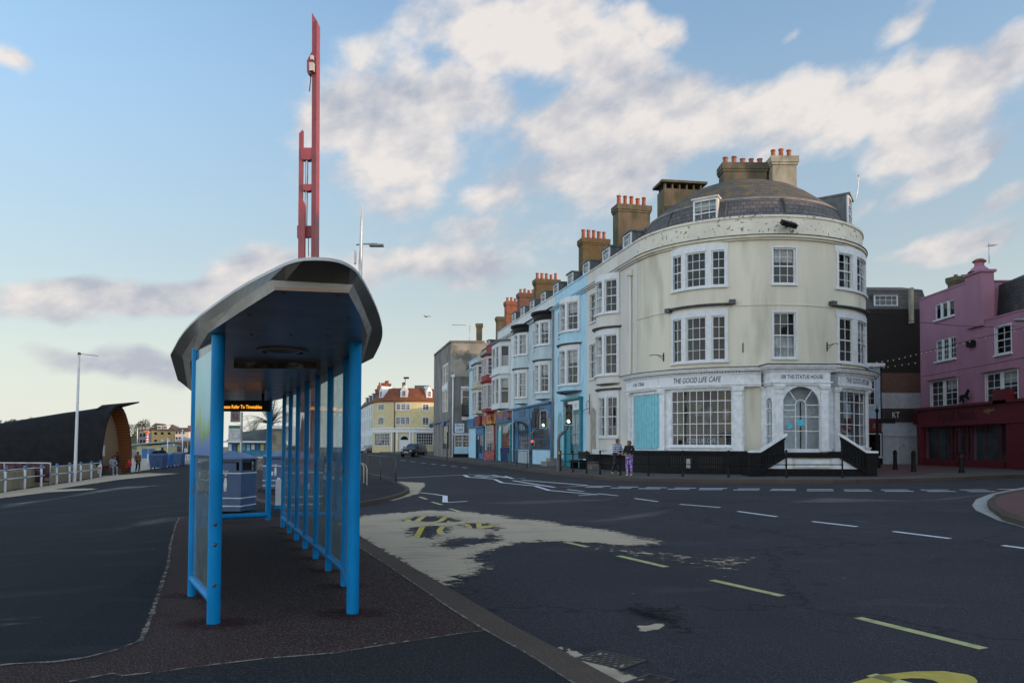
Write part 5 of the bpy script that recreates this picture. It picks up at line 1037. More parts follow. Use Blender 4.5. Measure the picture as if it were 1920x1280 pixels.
window(S1, gx(866), gx(881), gzz(756), gzz(731), gb, 1, 1, -.04, casing=.12); MB().fbox(S1, gx(864), gx(884), gzz(731)+.15, gzz(724), 0, .25).fbox(S1, gx(866), gx(884), gzz(787), gzz(781), 0, .35).build('window_hood', MATS['white_paint'], gb)
mb = MB().fbox(S1, gx(867), gx(885), gzz(779), gzz(777.5), 0, .7).fbox(S1, gx(867), gx(885), gzz(757), gzz(755.5), .66, .7)
for k in range(9): mb.fbox(S1, gx(867)+.125*k, gx(867)+.125*k+.03, gzz(778), gzz(756), .66, .69)
for k in range(5): mb.fbox(S1, gx(867), gx(867)+.03, gzz(778), gzz(756), .1+.13*k, .13+.13*k)
mb.build('balcony', BLACKP, gb)
for (x, y) in ((853, 867), (868, 883)): window(S1, gx(x), gx(y), gzz(838), gzz(815), gb, 2, 2, -.04, sill=False, casing=.04)
MB().fbox(S1, gx(852), gx(884), gzz(850), gzz(838), 0, .12).build('stall_riser', PALEBLUE, gb); MB().fbox(S1, gx(850), gx(885), gzz(815), gzz(812), 0, .2).build('window_hood', MATS['white_paint'], gb)
MB().fbox(S1, gx(850), gx(884), .2, gzz(850), 0, .1).build('plinth', BLACKP, gb)
s_ = MB().fbox(S1, gx(852), gx(871.5), gzz(811.5), gzz(792.5), .02, .12).build('sign', BLUEP, gb); MB().fbox(S1, gx(853), gx(870.5), gzz(810.5), gzz(793.5), .122, .14).build('sign_face', SGN, s_)
text('FISH &', S1, gx(861.8), gzz(800.5), .145, .33, BLUEP, s_, w=.78, bold=.02); text('CHIPS', S1, gx(861.8), gzz(808.5), .145, .33, BLUEP, s_, w=.78, bold=.02)
MB().tube([S1(gx(849), z, .1) for z in (.3, 8.8)], .08, 8).box(-.18, .18, -.12, .12, -.1, .2, 0, Matrix.Translation(S1(gx(849), 8.9, .12))).build('downpipe', SHOPWHITE, gb)
for z0, z1 in ((8.4, 10.4), (5.3, 7.6)):
    for k in range(2): window(e0, 7.5+1.9*k, 9.2+1.9*k, z0, z1, gb, 1, 1, -.02, casing=.15, sill=False)
MB().fbox(e0, 7.3, 11.3, 7.7, 8.3, 0, .1).build('white_panel', MATS['white_paint'], gb); window(e0, 8.2, 11.8, 1.3, 3.8, gb, 4, 2, .06, sash=False, mats=(BLACKP, CHIML), back=.04, sill=False)
MB().fbox(e0, 0, EL, 4.2, 4.45, 0, .2).build('string_course', GSTONE, gb); MB().fbox(e0, 8.2, 9.8, 3.85, 4.18, .05, .25).build('small_sign', mat('vivid_blue', (.01, .07, .5), .5), gb)
chimney(gb, (-3.6, 86), (1, 0), .62, .7, 12.4, 14.8, 0, CHIM); p = V((-4.6, 85.5, 12.4)); MB().tube([p, p+V((0, 0, 2.2))], .03, 5).tube([p+V((0, 0, 2.2)), p+V((-1.9, 0, 2.2))], .03, 5).build('aerial', MATS['galvanised'], gb)
# blue round sign in front of the yellow building belongs to the stone building's corner
d_ = MB(); cpt = PX(808.5, 798, 97)
d_.lathe([(0, -.04), (.27, -.04), (.27, .04), (0, .04)], (0, 0, 0), 20)
for k in range(len(d_.v)): v = d_.v[k]; d_.v[k] = V((v.x, v.z, v.y))*1.0+cpt
d_.fbox(Flat((cpt.x+.2, cpt.y), (1, 0)), 0, .9, cpt.z-.02, cpt.z+.03, -.03, .03); d_.build('round_sign', mat('deep_blue', (.01, .04, .2), .5), gb)
# unseen row added beyond it to keep sun off the yellow building
t = thing('unseen_shade_block', (-8, 125, .5), 'low unseen block added beyond the grey stone building for shade', 'building', 'unseen blocks added outside the frame for shade'); MB().box(-8.2, -2, 98, 150, .2, 8.5).build('wall', CREAMA, t); MB().prism([(-8.4, 8.5), (-5.5, 10), (-1.8, 8.5)], lambda p: V((p[0], 98, p[1])), lambda p: V((p[0], 150, p[1]))).build('roof', SLATEX, t)
# ================================================================ yellow bow-fronted building
YEL = mat('yellow_stucco', (.50, .43, .24), .85, var=.06, stain=(.36, .29, .15), st=(.6, .8)); TILE = brickmat('red_tiles', (.20, .065, .03), (.15, .05, .03), (.07, .03, .02), bw=.5, bh=.3, ms=.02, axis='x', mossy=(.20, .11, .03))
yb = thing('yellow_building', (-18.6, 142, .9), 'yellow bow-fronted building with a red-brown tiled roof at the end of the road', 'building'); YA = Arc((-18.6, 149.5), 7.5, .8)
def ya(u):
    k = (u-960)/FPX; cx, cy = -18.6, 149.5; R = 7.5; a = 1+k*k; b = -2*(k*cx+cy); c = cx*cx+cy*cy-R*R; D = b*b-4*a*c; y = (-b-sqrt(max(0, D)))/2/a; return atan2(k*y-cx, cy-y)*R
yz = lambda v: 1.4+(837.8-v)/10.45
yw = []
for u0, u1 in ((708.5, 719.5), (742, 750), (751, 759.5), (760.5, 768), (792, 804)):
    for v0, v1 in ((757, 769), (781.5, 796)): yw.append((ya(u0), ya(u1), yz(v1), yz(v0)))
sw = [(ya(703), ya(731), yz(835), yz(812)), (ya(781), ya(812), yz(833.5), yz(811))]
mb = MB(); wall(mb, YA, -1.5*7.5, 1.5*7.5, .4, 9.6, yw+sw, .15); mb.build('wall', YEL, yb)
for w in yw: window(YA, *w, yb, 2, 2, -.06, casing=.1, fw_=.09, mw=.05)
for w in sw: window(YA, *w, yb, 7, 4, -.06, sash=False, casing=.12, mw=.05)
mb = MB().fbox(YA, ya(700), 1.4*7.5, yz(810), yz(804), 0, .2).fbox(YA, ya(700), 1.4*7.5, yz(804), yz(802), 0, .4)
for u in (735, 774, 745, 768.5): mb.fbox(YA, ya(u)-.14, ya(u)+.14, .6, yz(810), 0, .15)
mb.build('shopfront', SHOPWHITE, yb); text('Cafe & Rooms', YA, ya(757), yz(809), .21, .42, LETTER, yb, w=3.2) if False else None
a0 = ya(758.5); mb = MB(); mb.poly([YA(a0+x, z, .06) for x, z in [(-.85, .9), (.85, .9)]+[(.85*cos(pi*k/10), yz(824)+.85*sin(pi*k/10)) for k in range(11)]]); mb.build('door', MATS['white_paint'], yb)
mb = MB(); mb.poly([YA(a0+x, z, .09) for x, z in [(.7*cos(pi*k/10), yz(824)+.7*sin(pi*k/10)) for k in range(11)]]); mb.build('fanlight', BLACKP, yb)
MB().lathe([(7.75, 9.55), (7.8, 9.7), (5.6, 12.1), (3, 12.3), (0, 12.3)], (-18.6, 149.5, 0), 48).build('roof', TILE, yb); MB().tube([YA(ya(740), z, .1) for z in (.5, 9.5)], .09, 6).build('downpipe', BRICKB, yb)
def gdorm(u, w):
    a = ya(u); mb = MB(); P = [(-w, 10.25), (w, 10.25), (w, 11.5), (0, 12.5), (-w, 11.5)]; mb.prism([(a+x, z) for x, z in P], lambda p: YA(p[0], p[1], -.3), lambda p: YA(p[0], p[1], -2.6)); mb.build('dormer', MATS['white_paint'], yb)
    window(YA, a-w*.5, a+w*.5, 10.5, 11.5, yb, 2, 2, -.24, sill=False, back=-.0)
for u, w in ((756, .7), (711, .6), (806, .6)): gdorm(u, w)
chimney(yb, (-24.4, 150), (1, 0), 1.7, .9, 10, 13.0, 4, BRICKR, ph=.5, pr=.18)
p = V((-20.2, 150, 12.2)); MB().box(-20.7, -20.2, 149.5, 150, 12, 13.6).build('chimney', BRICKY, yb); MB().tube([p, p+V((0, 0, 2.2))], .06, 5).box(-.5, .5, -.03, .03, -.1, .25, 0, Matrix.Translation(p+V((.2, 0, 2.2)))).build('weather_vane', BLACKP, yb)
MB().box(-18.3, -15.5, 149, 151, 12.2, 13.0).build('skylight', LEAD, yb)
wt = thing('terraced_house', (-30, 165, .9), 'white terraced house with bays left of the yellow building', 'terraced house'); WF = Flat((-34, 178), (8, -29)); WL = sqrt(64+29*29)
ops = [(x, x+1.4, z, z+h) for x in (3, 7, 12, 17, 22, 26) for z, h in ((8.0-.6, 1.7), (4.7, 2.2), (1.6, 2.0))]
mb = MB(); wall(mb, WF, 0, WL, .3, 9.8, ops, .15); mb.fbox(WF, 0, WL, .3, 9.8, -7, -6.8).fbox(WF, WL-.2, WL, .3, 9.8, -6.8, -.16); mb.build('wall', OFFWHITE, wt)
for o_ in ops: window(WF, *o_, wt, 2, 2, -.05, casing=.15, fw_=.1, mw=.05)
MB().prism([(.3, 9.8), (-1.6, 12), (-4, 12.6), (-7, 9.8)], lambda p: WF(-2, p[1], p[0]), lambda p: WF(WL, p[1], p[0])).build('roof', BRICKB, wt)
for a in (10, 17, 24): dormer(wt, WF, a, a+1.3, 10.2, 11.7, -.3, 2.2, 2, 1)
for a in (6, 14, 21): chimney(wt, WF(a, 0, -3.5), (.4, -.9), 2.4, 1, 11, 14.0, 4, BRICKB, ph=.6, pr=.2)
# ================================================================ bus shelter
BLUE = mat('shelter_blue_paint', (.0004, .185, .44), .5, var=.10, vs=6, spec=.12, stain=(.015, .11, .17), st=(.62, .8), ss=4, streak=2.5)
CANOPY = mat('canopy_grey', (.085, .08, .074), .55, var=.12, vs=2, stain=(.07, .07, .065), st=(.5, .75), ss=1.5)
CANBAND = mat('canopy_pale_trim', (.30, .285, .25), .6, var=.15, vs=3, stain=(.16, .13, .09), st=(.6, .8), ss=3)
SOFFIT = mat('glossy_soffit', (.31, .20, .145), .26, var=.15, vs=2, spec=.14)
CANTOP = mat('canopy_top', (.45, .45, .45), .6, var=.1)
RUST = mat('rusty_metal', (.10, .055, .03), .8, var=.5, vs=14, stain=(.30, .26, .2), st=(.55, .65), ss=6)
BLT = mat('dull_bolts', (.10, .09, .08), .5, metal=.6)
SLZ = .004
def S(u, v, h=0.0):   # platform point
    p = G(u, v, .104); return V((p.x, p.y, p.z))
shel = thing('bus_shelter', (-2.9, 10, 0), 'blue-posted glass bus shelter with a curved grey canopy', 'bus shelter')
dirS = V((-.3673, .9301)); 
Rb = [S(645, 1098).xy]; Re = S(530, 988).xy; rp = [Rb[0]+(Re-Rb[0])*k/6 for k in range(7)]
fl, frp = S(400, 1168).xy, S(661, 1149).xy; l0 = S(359, 1117).xy; lp = [l0+dirS*k*1.55 for k in range(5)]; rr_ = S(502.5, 974).xy; rl = rr_+V((-.86, -.62))
ZS = 2.34
def gzp(p): return gz(p.x, p.y)+.104
def post(p, r, z1=ZS, name='post'):
    mb = MB().tube([(p.x, p.y, gzp(p)-.02), (p.x, p.y, z1)], r, 20)
    return mb.build(name, BLUE, shel)
big = [fl, frp, rr_, rl]
for p in big: post(p, .052)
for p in rp+lp: post(p, .036)
for p in (fl,): 
    for z in (.62, .78, .30): MB().ball((p.x+.02, p.y-.05, z), .016, 0, 8, 6).build('bolt', BLT, shel)
def panel(p, q, name='glass_panel', zlo=.30, bot=True, frame=True):
    d = (q-p).normalized(); n = V((-d.y, d.x)); a, b = p+d*.07, q-d*.07; zg_ = (gzp(p)+gzp(q))/2
    if frame:
        mb = MB()
        for (s_, e_) in ((p+d*.035, p+d*.085), (q-d*.085, q-d*.035)):
            mb.hexa([V((*(s_-n*.014), zg_+.12)), V((*(e_-n*.014), zg_+.12)), V((*(e_+n*.014), zg_+.12)), V((*(s_+n*.014), zg_+.12))]+[V((*(s_-n*.014), ZS-.02)), V((*(e_-n*.014), ZS-.02)), V((*(e_+n*.014), ZS-.02)), V((*(s_+n*.014), ZS-.02))])
        mb.build('glazing_bar', BLUE, shel) if False else None
        for k, (s_, e_) in enumerate(((p+d*.034, p+d*.075), (q-d*.075, q-d*.034))):
            m2 = MB(); m2.hexa([V((*(s_-n*.014), zg_+.14)), V((*(e_-n*.014), zg_+.14)), V((*(e_+n*.014), zg_+.14)), V((*(s_+n*.014), zg_+.14))]+[V((*(s_-n*.014), ZS-.02)), V((*(e_-n*.014), ZS-.02)), V((*(e_+n*.014), ZS-.02)), V((*(s_+n*.014), ZS-.02))]); m2.build('glazing_bar', BLUE, shel)
        MB().tube([V((*(p+d*.03), zg_+.17)), V((*(q-d*.03), zg_+.17))], .034, 12).build('bottom_rail', BLUE, shel)
    g = MB(); t = n*.004
    for s_ in (1,): g.hexa([V((*(a-t), zg_+.2)), V((*(b-t), zg_+.2)), V((*(b+t), zg_+.2)), V((*(a+t), zg_+.2))]+[V((*(a-t), ZS-.03)), V((*(b-t), ZS-.03)), V((*(b+t), ZS-.03)), V((*(a+t), ZS-.03))])
    return g.build(name, MATS['shelter_glass'], shel)
for a, b in zip(rp, rp[1:]): panel(a, b)
panel(frp, rp[0]); panel(fl, lp[0])
for a, b in zip(lp, lp[1:]): panel(a, b)
MB().tube([V((*rr_, gzp(rr_)+.10)), V((*rl, gzp(rl)+.10))], .05, 14).build('bottom_rail', BLUE, shel)
for p in rp: MB().ball((p.x+.0, p.y-.036, 1.17), .022, 0, 8, 6, sz=1.6).build('clamp', BLT, shel)
MB().ball((lp[0].x+.02, lp[0].y-.04, .98), .022, 0, 8, 6, sz=1.6).build('clamp', BLT, shel)
# map panel on the first left-hand pane
d = (lp[0]-fl).normalized(); n = V((-d.y, d.x)); n = n if n.x > 0 else -n; LFm = Flat(fl+d*.1-n*.012, (d.x, d.y)); Lw = (lp[0]-fl).length-.2
def mapmat():
    m = bpy.data.materials.new('coast_map'); m.use_nodes = True; nt, N, L, b = nt_of(m); geo = N.new('ShaderNodeNewGeometry'); sp = N.new('ShaderNodeSeparateXYZ'); L.new(geo.outputs['Position'], sp.inputs[0])
    ns = N.new('ShaderNodeTexNoise'); ns.inputs['Scale'].default_value = 3; ns.inputs['Detail'].default_value = 5; L.new(geo.outputs['Position'], ns.inputs['Vector'])
    a = N.new('ShaderNodeMath'); a.operation = 'MULTIPLY_ADD'; L.new(ns.outputs[0], a.inputs[0]); a.inputs[1].default_value = .55; L.new(sp.outputs[2], a.inputs[2])
    r = N.new('ShaderNodeValToRGB'); mr = N.new('ShaderNodeMapRange'); L.new(a.outputs[0], mr.inputs[0]); mr.inputs[1].default_value = 1.2; mr.inputs[2].default_value = 2.45; L.new(mr.outputs[0], r.inputs[0])
    e = r.color_ramp.elements; e[0].position = 0; e[0].color = (.01, .10, .32, 1); e[1].position = 1; e[1].color = (.22, .42, .48, 1)
    for p_, c_ in ((.43, (.01, .14, .40)), (.46, (.02, .17, .03)), (.55, (.05, .25, .05)), (.59, (.02, .30, .38)), (.85, (.10, .42, .50))): x = e.new(p_); x.color = (*c_, 1)
    L.new(r.outputs[0], b.inputs['Base Color']); b.inputs['Roughness'].default_value = .3; return m
MB().fbox(LFm, .03, Lw-.03, 1.32, 2.2, -.004, .004).build('map_panel', mapmat(), shel)
text('Sea front', LFm, Lw*.5, 1.5, -.008, .045, SGN, shel, w=.4) if False else None
# perch bench on the left side
bl_ = MB(); q0_, q1_ = lp[0]+dirS*1.0, lp[0]+dirS*5.5; nn = V((dirS.y, -dirS.x))
prof = [(.04, .62), (.16, .66), (.27, .60), (.22, .52), (.06, .54)]
bl_.prism(prof, lambda p: V((*(q0_+nn*p[0]), p[1])), lambda p: V((*(q1_+nn*p[0]), p[1]))); bl_.build('perch_seat', BLUE, shel)
# canopy: soffit, pale trim band, curved brim, top shell
def C(u, v, z): d = ray(u, v); return V((0, 0, CAMH))+d*((z-CAMH)/d.z)
zSo, zBa, zBr = 2.30, 2.36, 2.43
so_px = [(356, 679), (390.6, 624), (450, 585), (515.6, 543.7), (653, 549), (675, 590), (689, 629), (676, 664)]
ba_px = [(342, 666), (375, 613), (440, 570), (508, 525), (662.5, 533.5), (682, 578), (697, 616), (680, 679)]
br_px = [(319.4, 666), (347, 615), (431, 551), (519, 504), (556, 490), (590.6, 487.5), (628, 490), (653, 499), (675, 516), (706, 576), (718, 616), (716, 640), (700, 671)]
dlen = 15.4
def ringpts(px, z): return [C(u, v, z) for u, v in px]
def closed(front, z, wl, wr):
    """front outline continued along both sides and mirrored round the far end"""
    a, b = front[0], front[-1]; ctr = V((-3.62, 11.1))
    n2 = V((dirS.y, -dirS.x)); 
    far = []
    for p in front:
        q = p.xy-ctr; al = q.dot(dirS); la = q.dot(n2); far.append(ctr-dirS*al+n2*la)
    return [V((p.x, p.y, z)) for p in front]+[V((p.x, p.y, z)) for p in far[::-1]]
def resample(P, n):
    L_ = [0]
    for a, b in zip(P, P[1:]+P[:1]): L_.append(L_[-1]+(b-a).length)
    out = []
    for k in range(n):
        t = L_[-1]*k/n; i = max(j for j in range(len(P)) if L_[j] <= t+1e-9); a, b = P[i], P[(i+1) % len(P)]; out.append(a+(b-a)*((t-L_[i])/max(1e-9, L_[i+1]-L_[i])))
    return out
def smooth(P, k=2):
    for _ in range(k): P = [q for a, b in zip(P, P[1:]) for q in (a*.75+b*.25, a*.25+b*.75)]
    return P
fs, fb, fo = ringpts(so_px, zSo), ringpts(ba_px, zBa), ringpts(br_px, zBr)
fo = [fo[0]]+smooth(fo, 2)+[fo[-1]]
S0, B0, O0 = closed(fs, zSo, 0, 0), closed(fb, zBa, 0, 0), closed(fo, zBr, 0, 0)
sof = MB(); sof.prism([(p.x, p.y) for p in S0], lambda p: V((p[0], p[1], zSo)), lambda p: V((p[0], p[1], zSo+.02))); sof.build('soffit', SOFFIT, shel)
def loft(mb, A, Bq, mi=0):
    na, nb = len(A), len(Bq)
    if na == nb:
        for k in range(na): mb.poly([A[k], A[(k+1) % na], Bq[(k+1) % nb], Bq[k]], mi)
    else:
        c_ = sum(A, V())/na
        n_ = 96; an = lambda P: [P[0]]  # resample by angle around the long axis is unreliable; use matched arc fractions of four sections
        for sa_, sb_ in (((0, len(A)//2-1), (0, len(Bq)//2-1)), ((len(A)//2-1, len(A)//2), (len(Bq)//2-1, len(Bq)//2)), ((len(A)//2, len(A)-1), (len(Bq)//2, len(Bq)-1)), ((len(A)-1, len(A)), (len(Bq)-1, len(Bq)))):
            def rs(P, i0, i1, n):
                Q = [P[i % len(P)] for i in range(i0, i1+1)]; L_ = [0]
                for a, b in zip(Q, Q[1:]): L_.append(L_[-1]+(b-a).length)
                out = []
                for k in range(n+1):
                    t = L_[-1]*k/n; j = 0
                    while j < len(L_)-2 and L_[j+1] < t: j += 1
                    out.append(Q[j]+(Q[j+1]-Q[j])*((t-L_[j])/max(1e-9, L_[j+1]-L_[j])))
                return out
            n1 = 24 if sa_[1]-sa_[0] > 1 else 1; P1, P2 = rs(A, *sa_, n1), rs(Bq, *sb_, n1)
            for k in range(n1): mb.poly([P1[k], P1[k+1], P2[k+1], P2[k]], mi, True)
b_ = MB(); loft(b_, S0, B0); b_.build('trim_band', CANBAND, shel)
def near_on(P, q):
    best = None
    for a, b in zip(P, P[1:]+P[:1]):
        e = b-a; t = max(0, min(1, (q-a).dot(e)/max(1e-9, e.dot(e)))); c_ = a+e*t; dd_ = (c_-q).length
        if best is None or dd_ < best[0]: best = (dd_, c_)
    return best[1].copy()
def loft2(mb, inner, outer, n=170):
    Q = resample(outer, n); I = [near_on(inner, V((q.x, q.y, inner[0].z))) for q in Q]
    for k in range(n):
        a, b, c_, d_ = I[k], I[(k+1) % n], Q[(k+1) % n], Q[k]
        mb.poly([a, b, c_, d_] if (a-b).length > 1e-4 else [a, c_, d_])
br = MB(); loft2(br, B0, O0); br.build('brim', CANOPY, shel)
ctr = sum(O0, V())/len(O0); top = MB(); R1 = [V((p.x, p.y, zBr+.018)) for p in O0]
def inset(P, k, dz): return [V((ctr.x+(p.x-ctr.x)*k, ctr.y+(p.y-ctr.y)*k, p.z+dz)) for p in P]
R2 = inset(R1, .985, .02); R3 = inset(R1, .9, .04); R4 = inset(R1, .6, .06)
for a, b in ((O0, R1), (R1, R2), (R2, R3), (R3, R4)): loft(top, a, b)
top.poly(R4); top.build('canopy_top', CANTOP, shel)
# fittings under the canopy
c = C(530, 657, zSo-.005); MB().lathe([(0, -.035), (.12, -.03), (.17, -.008), (.18, .0)], (c.x, c.y, c.z), 28).build('ceiling_light', mat('light_lens', (.16, .16, .16), .2), shel); MB().lathe([(.185, -.02), (.23, -.012), (.235, .0), (.18, .0)], (c.x, c.y, c.z), 28).build('light_rim', SOFFIT, shel)
a, b = C(438, 683, 2.27), C(600, 685, 2.27); MB().box(a.x, b.x, a.y, a.y+.07, 2.235, 2.295).build('rusty_bracket', RUST, shel)
for u, v in ((532, 550), (632, 554.5), (467, 589.5), (653, 596), (472, 627), (545, 628), (615, 629), (390, 655), (525, 717), (443, 717)):
    p = C(u, v, zSo-.002); MB().lathe([(0, -.006), (.009, -.005), (.011, 0)], (p.x, p.y, p.z), 8).build('screw', BLT, shel)
# display
a, b = PX(395, 750, 13.6), PX(504, 771, 13.6); dsp = MB().box(a.x, b.x, 13.6, 13.72, b.z, a.z+.0).build('display', BLACKP, shel)
for k in (0, 1): x = a.x+.12 if k == 0 else b.x-.12; MB().box(x-.02, x+.02, 13.64, 13.68, a.z, ZS).build('display_hanger', BLACKP, shel)
AMB = mat('amber_leds', (.3, .1, .0), .5, var=0, emit=(1, .36, .02), es=.9); DFm = Flat((0, 13.6), (1, 0))
dx = lambda u: (u-960)/FPX*13.6
t_ = text('Please Refer To Timetables', DFm, dx(490.5)-.96, PX(0, 763.5, 13.6).z, .004, .062, AMB, shel, w=.69, bold=.012, align='LEFT'); t_.name = 'led_text'
xs = [v.co.x for v in t_.data.vertices]; sh_x = dx(490.5)-max(xs)
for v in t_.data.vertices: v.co.x += sh_x
# ================================================================ bus stop pole, bins, bollard beyond the shelter
GALV = MATS['galvanised']; WP = MATS['white_paint']
p = G(441, 948, .104); t = thing('bus_stop_sign', p, 'bus stop post with a framed timetable and a small round no-smoking sign', 'sign'); Yp = p.y+.35
MB().tube([(p.x, Yp, p.z-.02), (p.x, Yp, PX(0, 770, Yp).z)], .03, 10).build('post', GALV, t)
a, b = PX(430, 797, Yp), PX(452.5, 826, Yp); MB().box(a.x, b.x, Yp-.06, Yp-.03, b.z, a.z).build('timetable_frame', GALV, t); MB().box(a.x+.015, b.x-.015, Yp-.066, Yp-.061, b.z+.015, a.z-.08).build('timetable', mat('printed_paper', (.42, .42, .44), .6, var=.25, vs=30), t); MB().box(a.x+.015, b.x-.015, Yp-.067, Yp-.061, a.z-.075, a.z-.01).build('timetable_header', mat('dark_green', (.01, .12, .06), .5), t)
a, b = PX(434, 770, Yp), PX(451, 791, Yp); MB().box(a.x, b.x, Yp-.06, Yp-.04, b.z, a.z).build('sign_plate', mat('brown_grey_plate', (.12, .10, .10), .5, var=.4, vs=20), t)
m_ = MB(); 
for k in range(24):
    q0, q1 = 2*pi*k/24, 2*pi*(k+1)/24; cx_, cz_ = (a.x+b.x)/2, (a.z+b.z)/2; m_.poly([V((cx_+r_*cos(q), Yp-.064, cz_+r_*sin(q))) for r_, q in ((.06, q0), (.075, q0), (.075, q1), (.06, q1))])
m_.hexa([V((cx_-.05, Yp-.066, cz_+.04)), V((cx_-.035, Yp-.066, cz_+.055)), V((cx_-.035, Yp-.062, cz_+.055)), V((cx_-.05, Yp-.062, cz_+.04)), V((cx_+.035, Yp-.066, cz_-.055)), V((cx_+.05, Yp-.066, cz_-.04)), V((cx_+.05, Yp-.062, cz_-.04)), V((cx_+.035, Yp-.062, cz_-.055))]); m_.build('no_smoking_ring', MAROON, t)
BINB = mat('grey_blue_bin', (.042, .085, .175), .5, var=.08, vs=5); BIND = mat('bin_roof_blue', (.10, .16, .29), .5, var=.08)
def litter_bin(x, y, z, rot, label, full=True, w=.74, h=1.08):
    t = thing('litter_bin', (x, y, z), label, 'litter bin'); T = Matrix.Translation((x, y, z)) @ Matrix.Rotation(rot, 4, 'Z'); w2 = w/2
    mb = MB(); mb.hexa([T@V((sx*w2*.96, sy*w2*.96, .03)) for sx, sy in ((-1, -1), (1, -1), (1, 1), (-1, 1))]+[T@V((sx*w2, sy*w2, h-.28)) for sx, sy in ((-1, -1), (1, -1), (1, 1), (-1, 1))])
    for sx, sy in ((-1, -1), (1, -1), (1, 1), (-1, 1)): mb.box(sx*w2-.05*(sx > 0)-0*(sx < 0), sx*w2+.05*(sx < 0), sy*w2-.05*(sy > 0), sy*w2+.05*(sy < 0), h-.28, h, 0, T)
    mb.box(-w2+.05, w2-.05, -w2+.04, w2-.04, h-.06, h, 0, T).box(-w2+.05, w2-.05, -w2+.002, w2-.002, h-.28, h-.24, 0, T); mb.box(-w2+.12, w2-.12, -w2+.01, -w2+.02, h-.24, h-.08, 0, T)
    mb.build('body', BINB, t); MB().box(-w2+.06, w2-.06, -w2+.1, w2-.1, h-.26, h-.05, 0, T).build('opening', BLACKP, t)
    rf_ = MB().lathe([(w2*1.53, h), (w2*1.53, h+.03), (w2*.5, h+.15), (0, h+.17)], (0, 0, 0), 4, 0, t0=pi/4, t1=2*pi+pi/4, sm=False); rf_.v = [T@v for v in rf_.v]; rf_.build('lid', BIND, t)
    for zz, hh in ((h-.31, .025), (.30, .022), (.13, .022)): MB().box(-w2*1.012, w2*1.012, -w2*1.012, w2*1.012, zz, zz+hh, 0, T).build('white_band', WP, t)
    fr_ = lambda a, z_, d_: T@V((a, -w2-.012-d_+.0, z_))
    text('Litter', fr_, 0, h-.40+.02 if False else h-.275, -.004, .055, WP, t, w=.19)
    ic = MB(); 
    f2 = lambda a, z_: T@V((a, -w2-.008, z_))
    for P in ([(-.02, .60), (.0, .74), (.045, .74), (.06, .60), (.045, .45), (.03, .45), (.02, .56), (.01, .45), (-.01, .45)], [(-.11, .47), (-.125, .60), (-.05, .60), (-.06, .47)]):
        Fz = [(a*.95, z_) for a, z_ in P]; ic.prism(Fz, lambda q: f2(q[0], q[1]), lambda q: T@V((q[0], -w2-.002, q[1])))
    ic.lathe([(0, -.028), (.02, -.02), (.028, 0), (.02, .02), (0, .028)], T@V((.03, -w2-.01, .80)), 10); ic.build('tidy_emblem', WP, t); return t
a = G(442, 955, .104); litter_bin(-6.10, 17.45, a.z, -.12, 'grey-blue litter bin with white bands standing just beyond the shelter', h=1.14)
b_ = litter_bin(-7.8, 26.6, G(520, 915, .1).z, .05, 'second litter bin, further off between the shelter posts', w=.8)
p = G(521.5, 953, .104); t = thing('bollard', p, 'short white bollard with a blue foot behind the shelter', 'bollard'); MB().box(p.x-.055, p.x+.055, p.y-.05, p.y+.05, p.z+.08, p.z+.66).build('body', WP, t); MB().box(p.x-.07, p.x+.07, p.y-.065, p.y+.065, p.z-.01, p.z+.08).build('foot', BLUE, t); MB().lathe([(.05, .66), (.03, .70), (0, .71)], p, 10).build('cap', WP, t)
# ================================================================ red light mast and street lamps
MRED = mat('mast_red_paint', (.24, .028, .034), .42, var=.12, vs=3, spec=.6)
MY = 24.0; mz = lambda v: PX(0, v, MY).z; mx = lambda u, v: PX(u, v, MY).x
m = thing('light_mast', (mx(590, 900), MY, -.3), 'tall angular dark red steel lighting mast rising behind the shelter', 'mast')
def fin(pts, y0, y1, name='fin', mm=MRED):
    P = [PX(u, v, MY) for u, v in pts]; return MB().prism([(p.x, p.z) for p in P], lambda q: V((q[0], MY+y0, q[1])), lambda q: V((q[0], MY+y1, q[1]))).build(name, mm, m)
zb_ = 905
fin([(585, 24), (588.5, 30), (594, 39), (589, zb_), (581, zb_), (584.8, 160)], 0, .28); fin([(584.5, 98), (585, 130), (584.6, 140), (576, 136), (575.5, 115)], -.02, .24, 'bracket_box')
fin([(594, 39.5), (595.2, 41), (591.5, zb_), (589.2, zb_)], -.06, .34, 'fin_edge')
fin([(566.5, 242), (559.8, 249), (554.6, zb_), (560, zb_), (566.2, 300)], .05, .2); fin([(570, 376), (575.3, 389), (573.2, zb_), (561, zb_), (563.5, 386)], -.25, -.12)
fin([(564.5, 277), (584, 277), (584, 297), (580, 299.5), (568, 299.5), (564.5, 296)], .0, .22, 'cross_box'); fin([(567.5, 345), (584, 345), (584, 355), (579, 358), (567.5, 357)], .0, .2, 'cross_box'); fin([(556, 422), (582, 422), (582, 443), (556, 445)], .06, .2, 'cross_box')
MB().tube([PX(573.8, 299, MY)+V((0, .1, 0)), PX(571.8, 420, MY)+V((0, .1, 0))], .045, 10).build('inner_tube', GALV, m); MB().box(mx(583, 120), mx(591, 120), MY-.2, MY-.02, mz(135), mz(120)).box(mx(584.5, 110), mx(589.5, 110), MY-.16, MY-.02, mz(113), mz(105.5)).build('lamp_unit', mat('pale_grey_box', (.4, .4, .38), .5), m)
MB().tube([PX(582, 136, MY), PX(582.5, 150, MY), PX(580, 172, MY)], .015, 5).build('loose_cable', BLACKP, m)
MB().tube([PX(578.5, 445, MY), PX(578, 470, MY), PX(579, 480, MY)], .012, 5).build('loose_cable', BLACKP, m)
LY = 30.0
def zp(v): return PX(0, v, LY).z
t = thing('street_lamp', PX(671.5, 895, LY), 'slim grey pole with a tapered top and a lamp arm beside the red mast', 'street lamp')
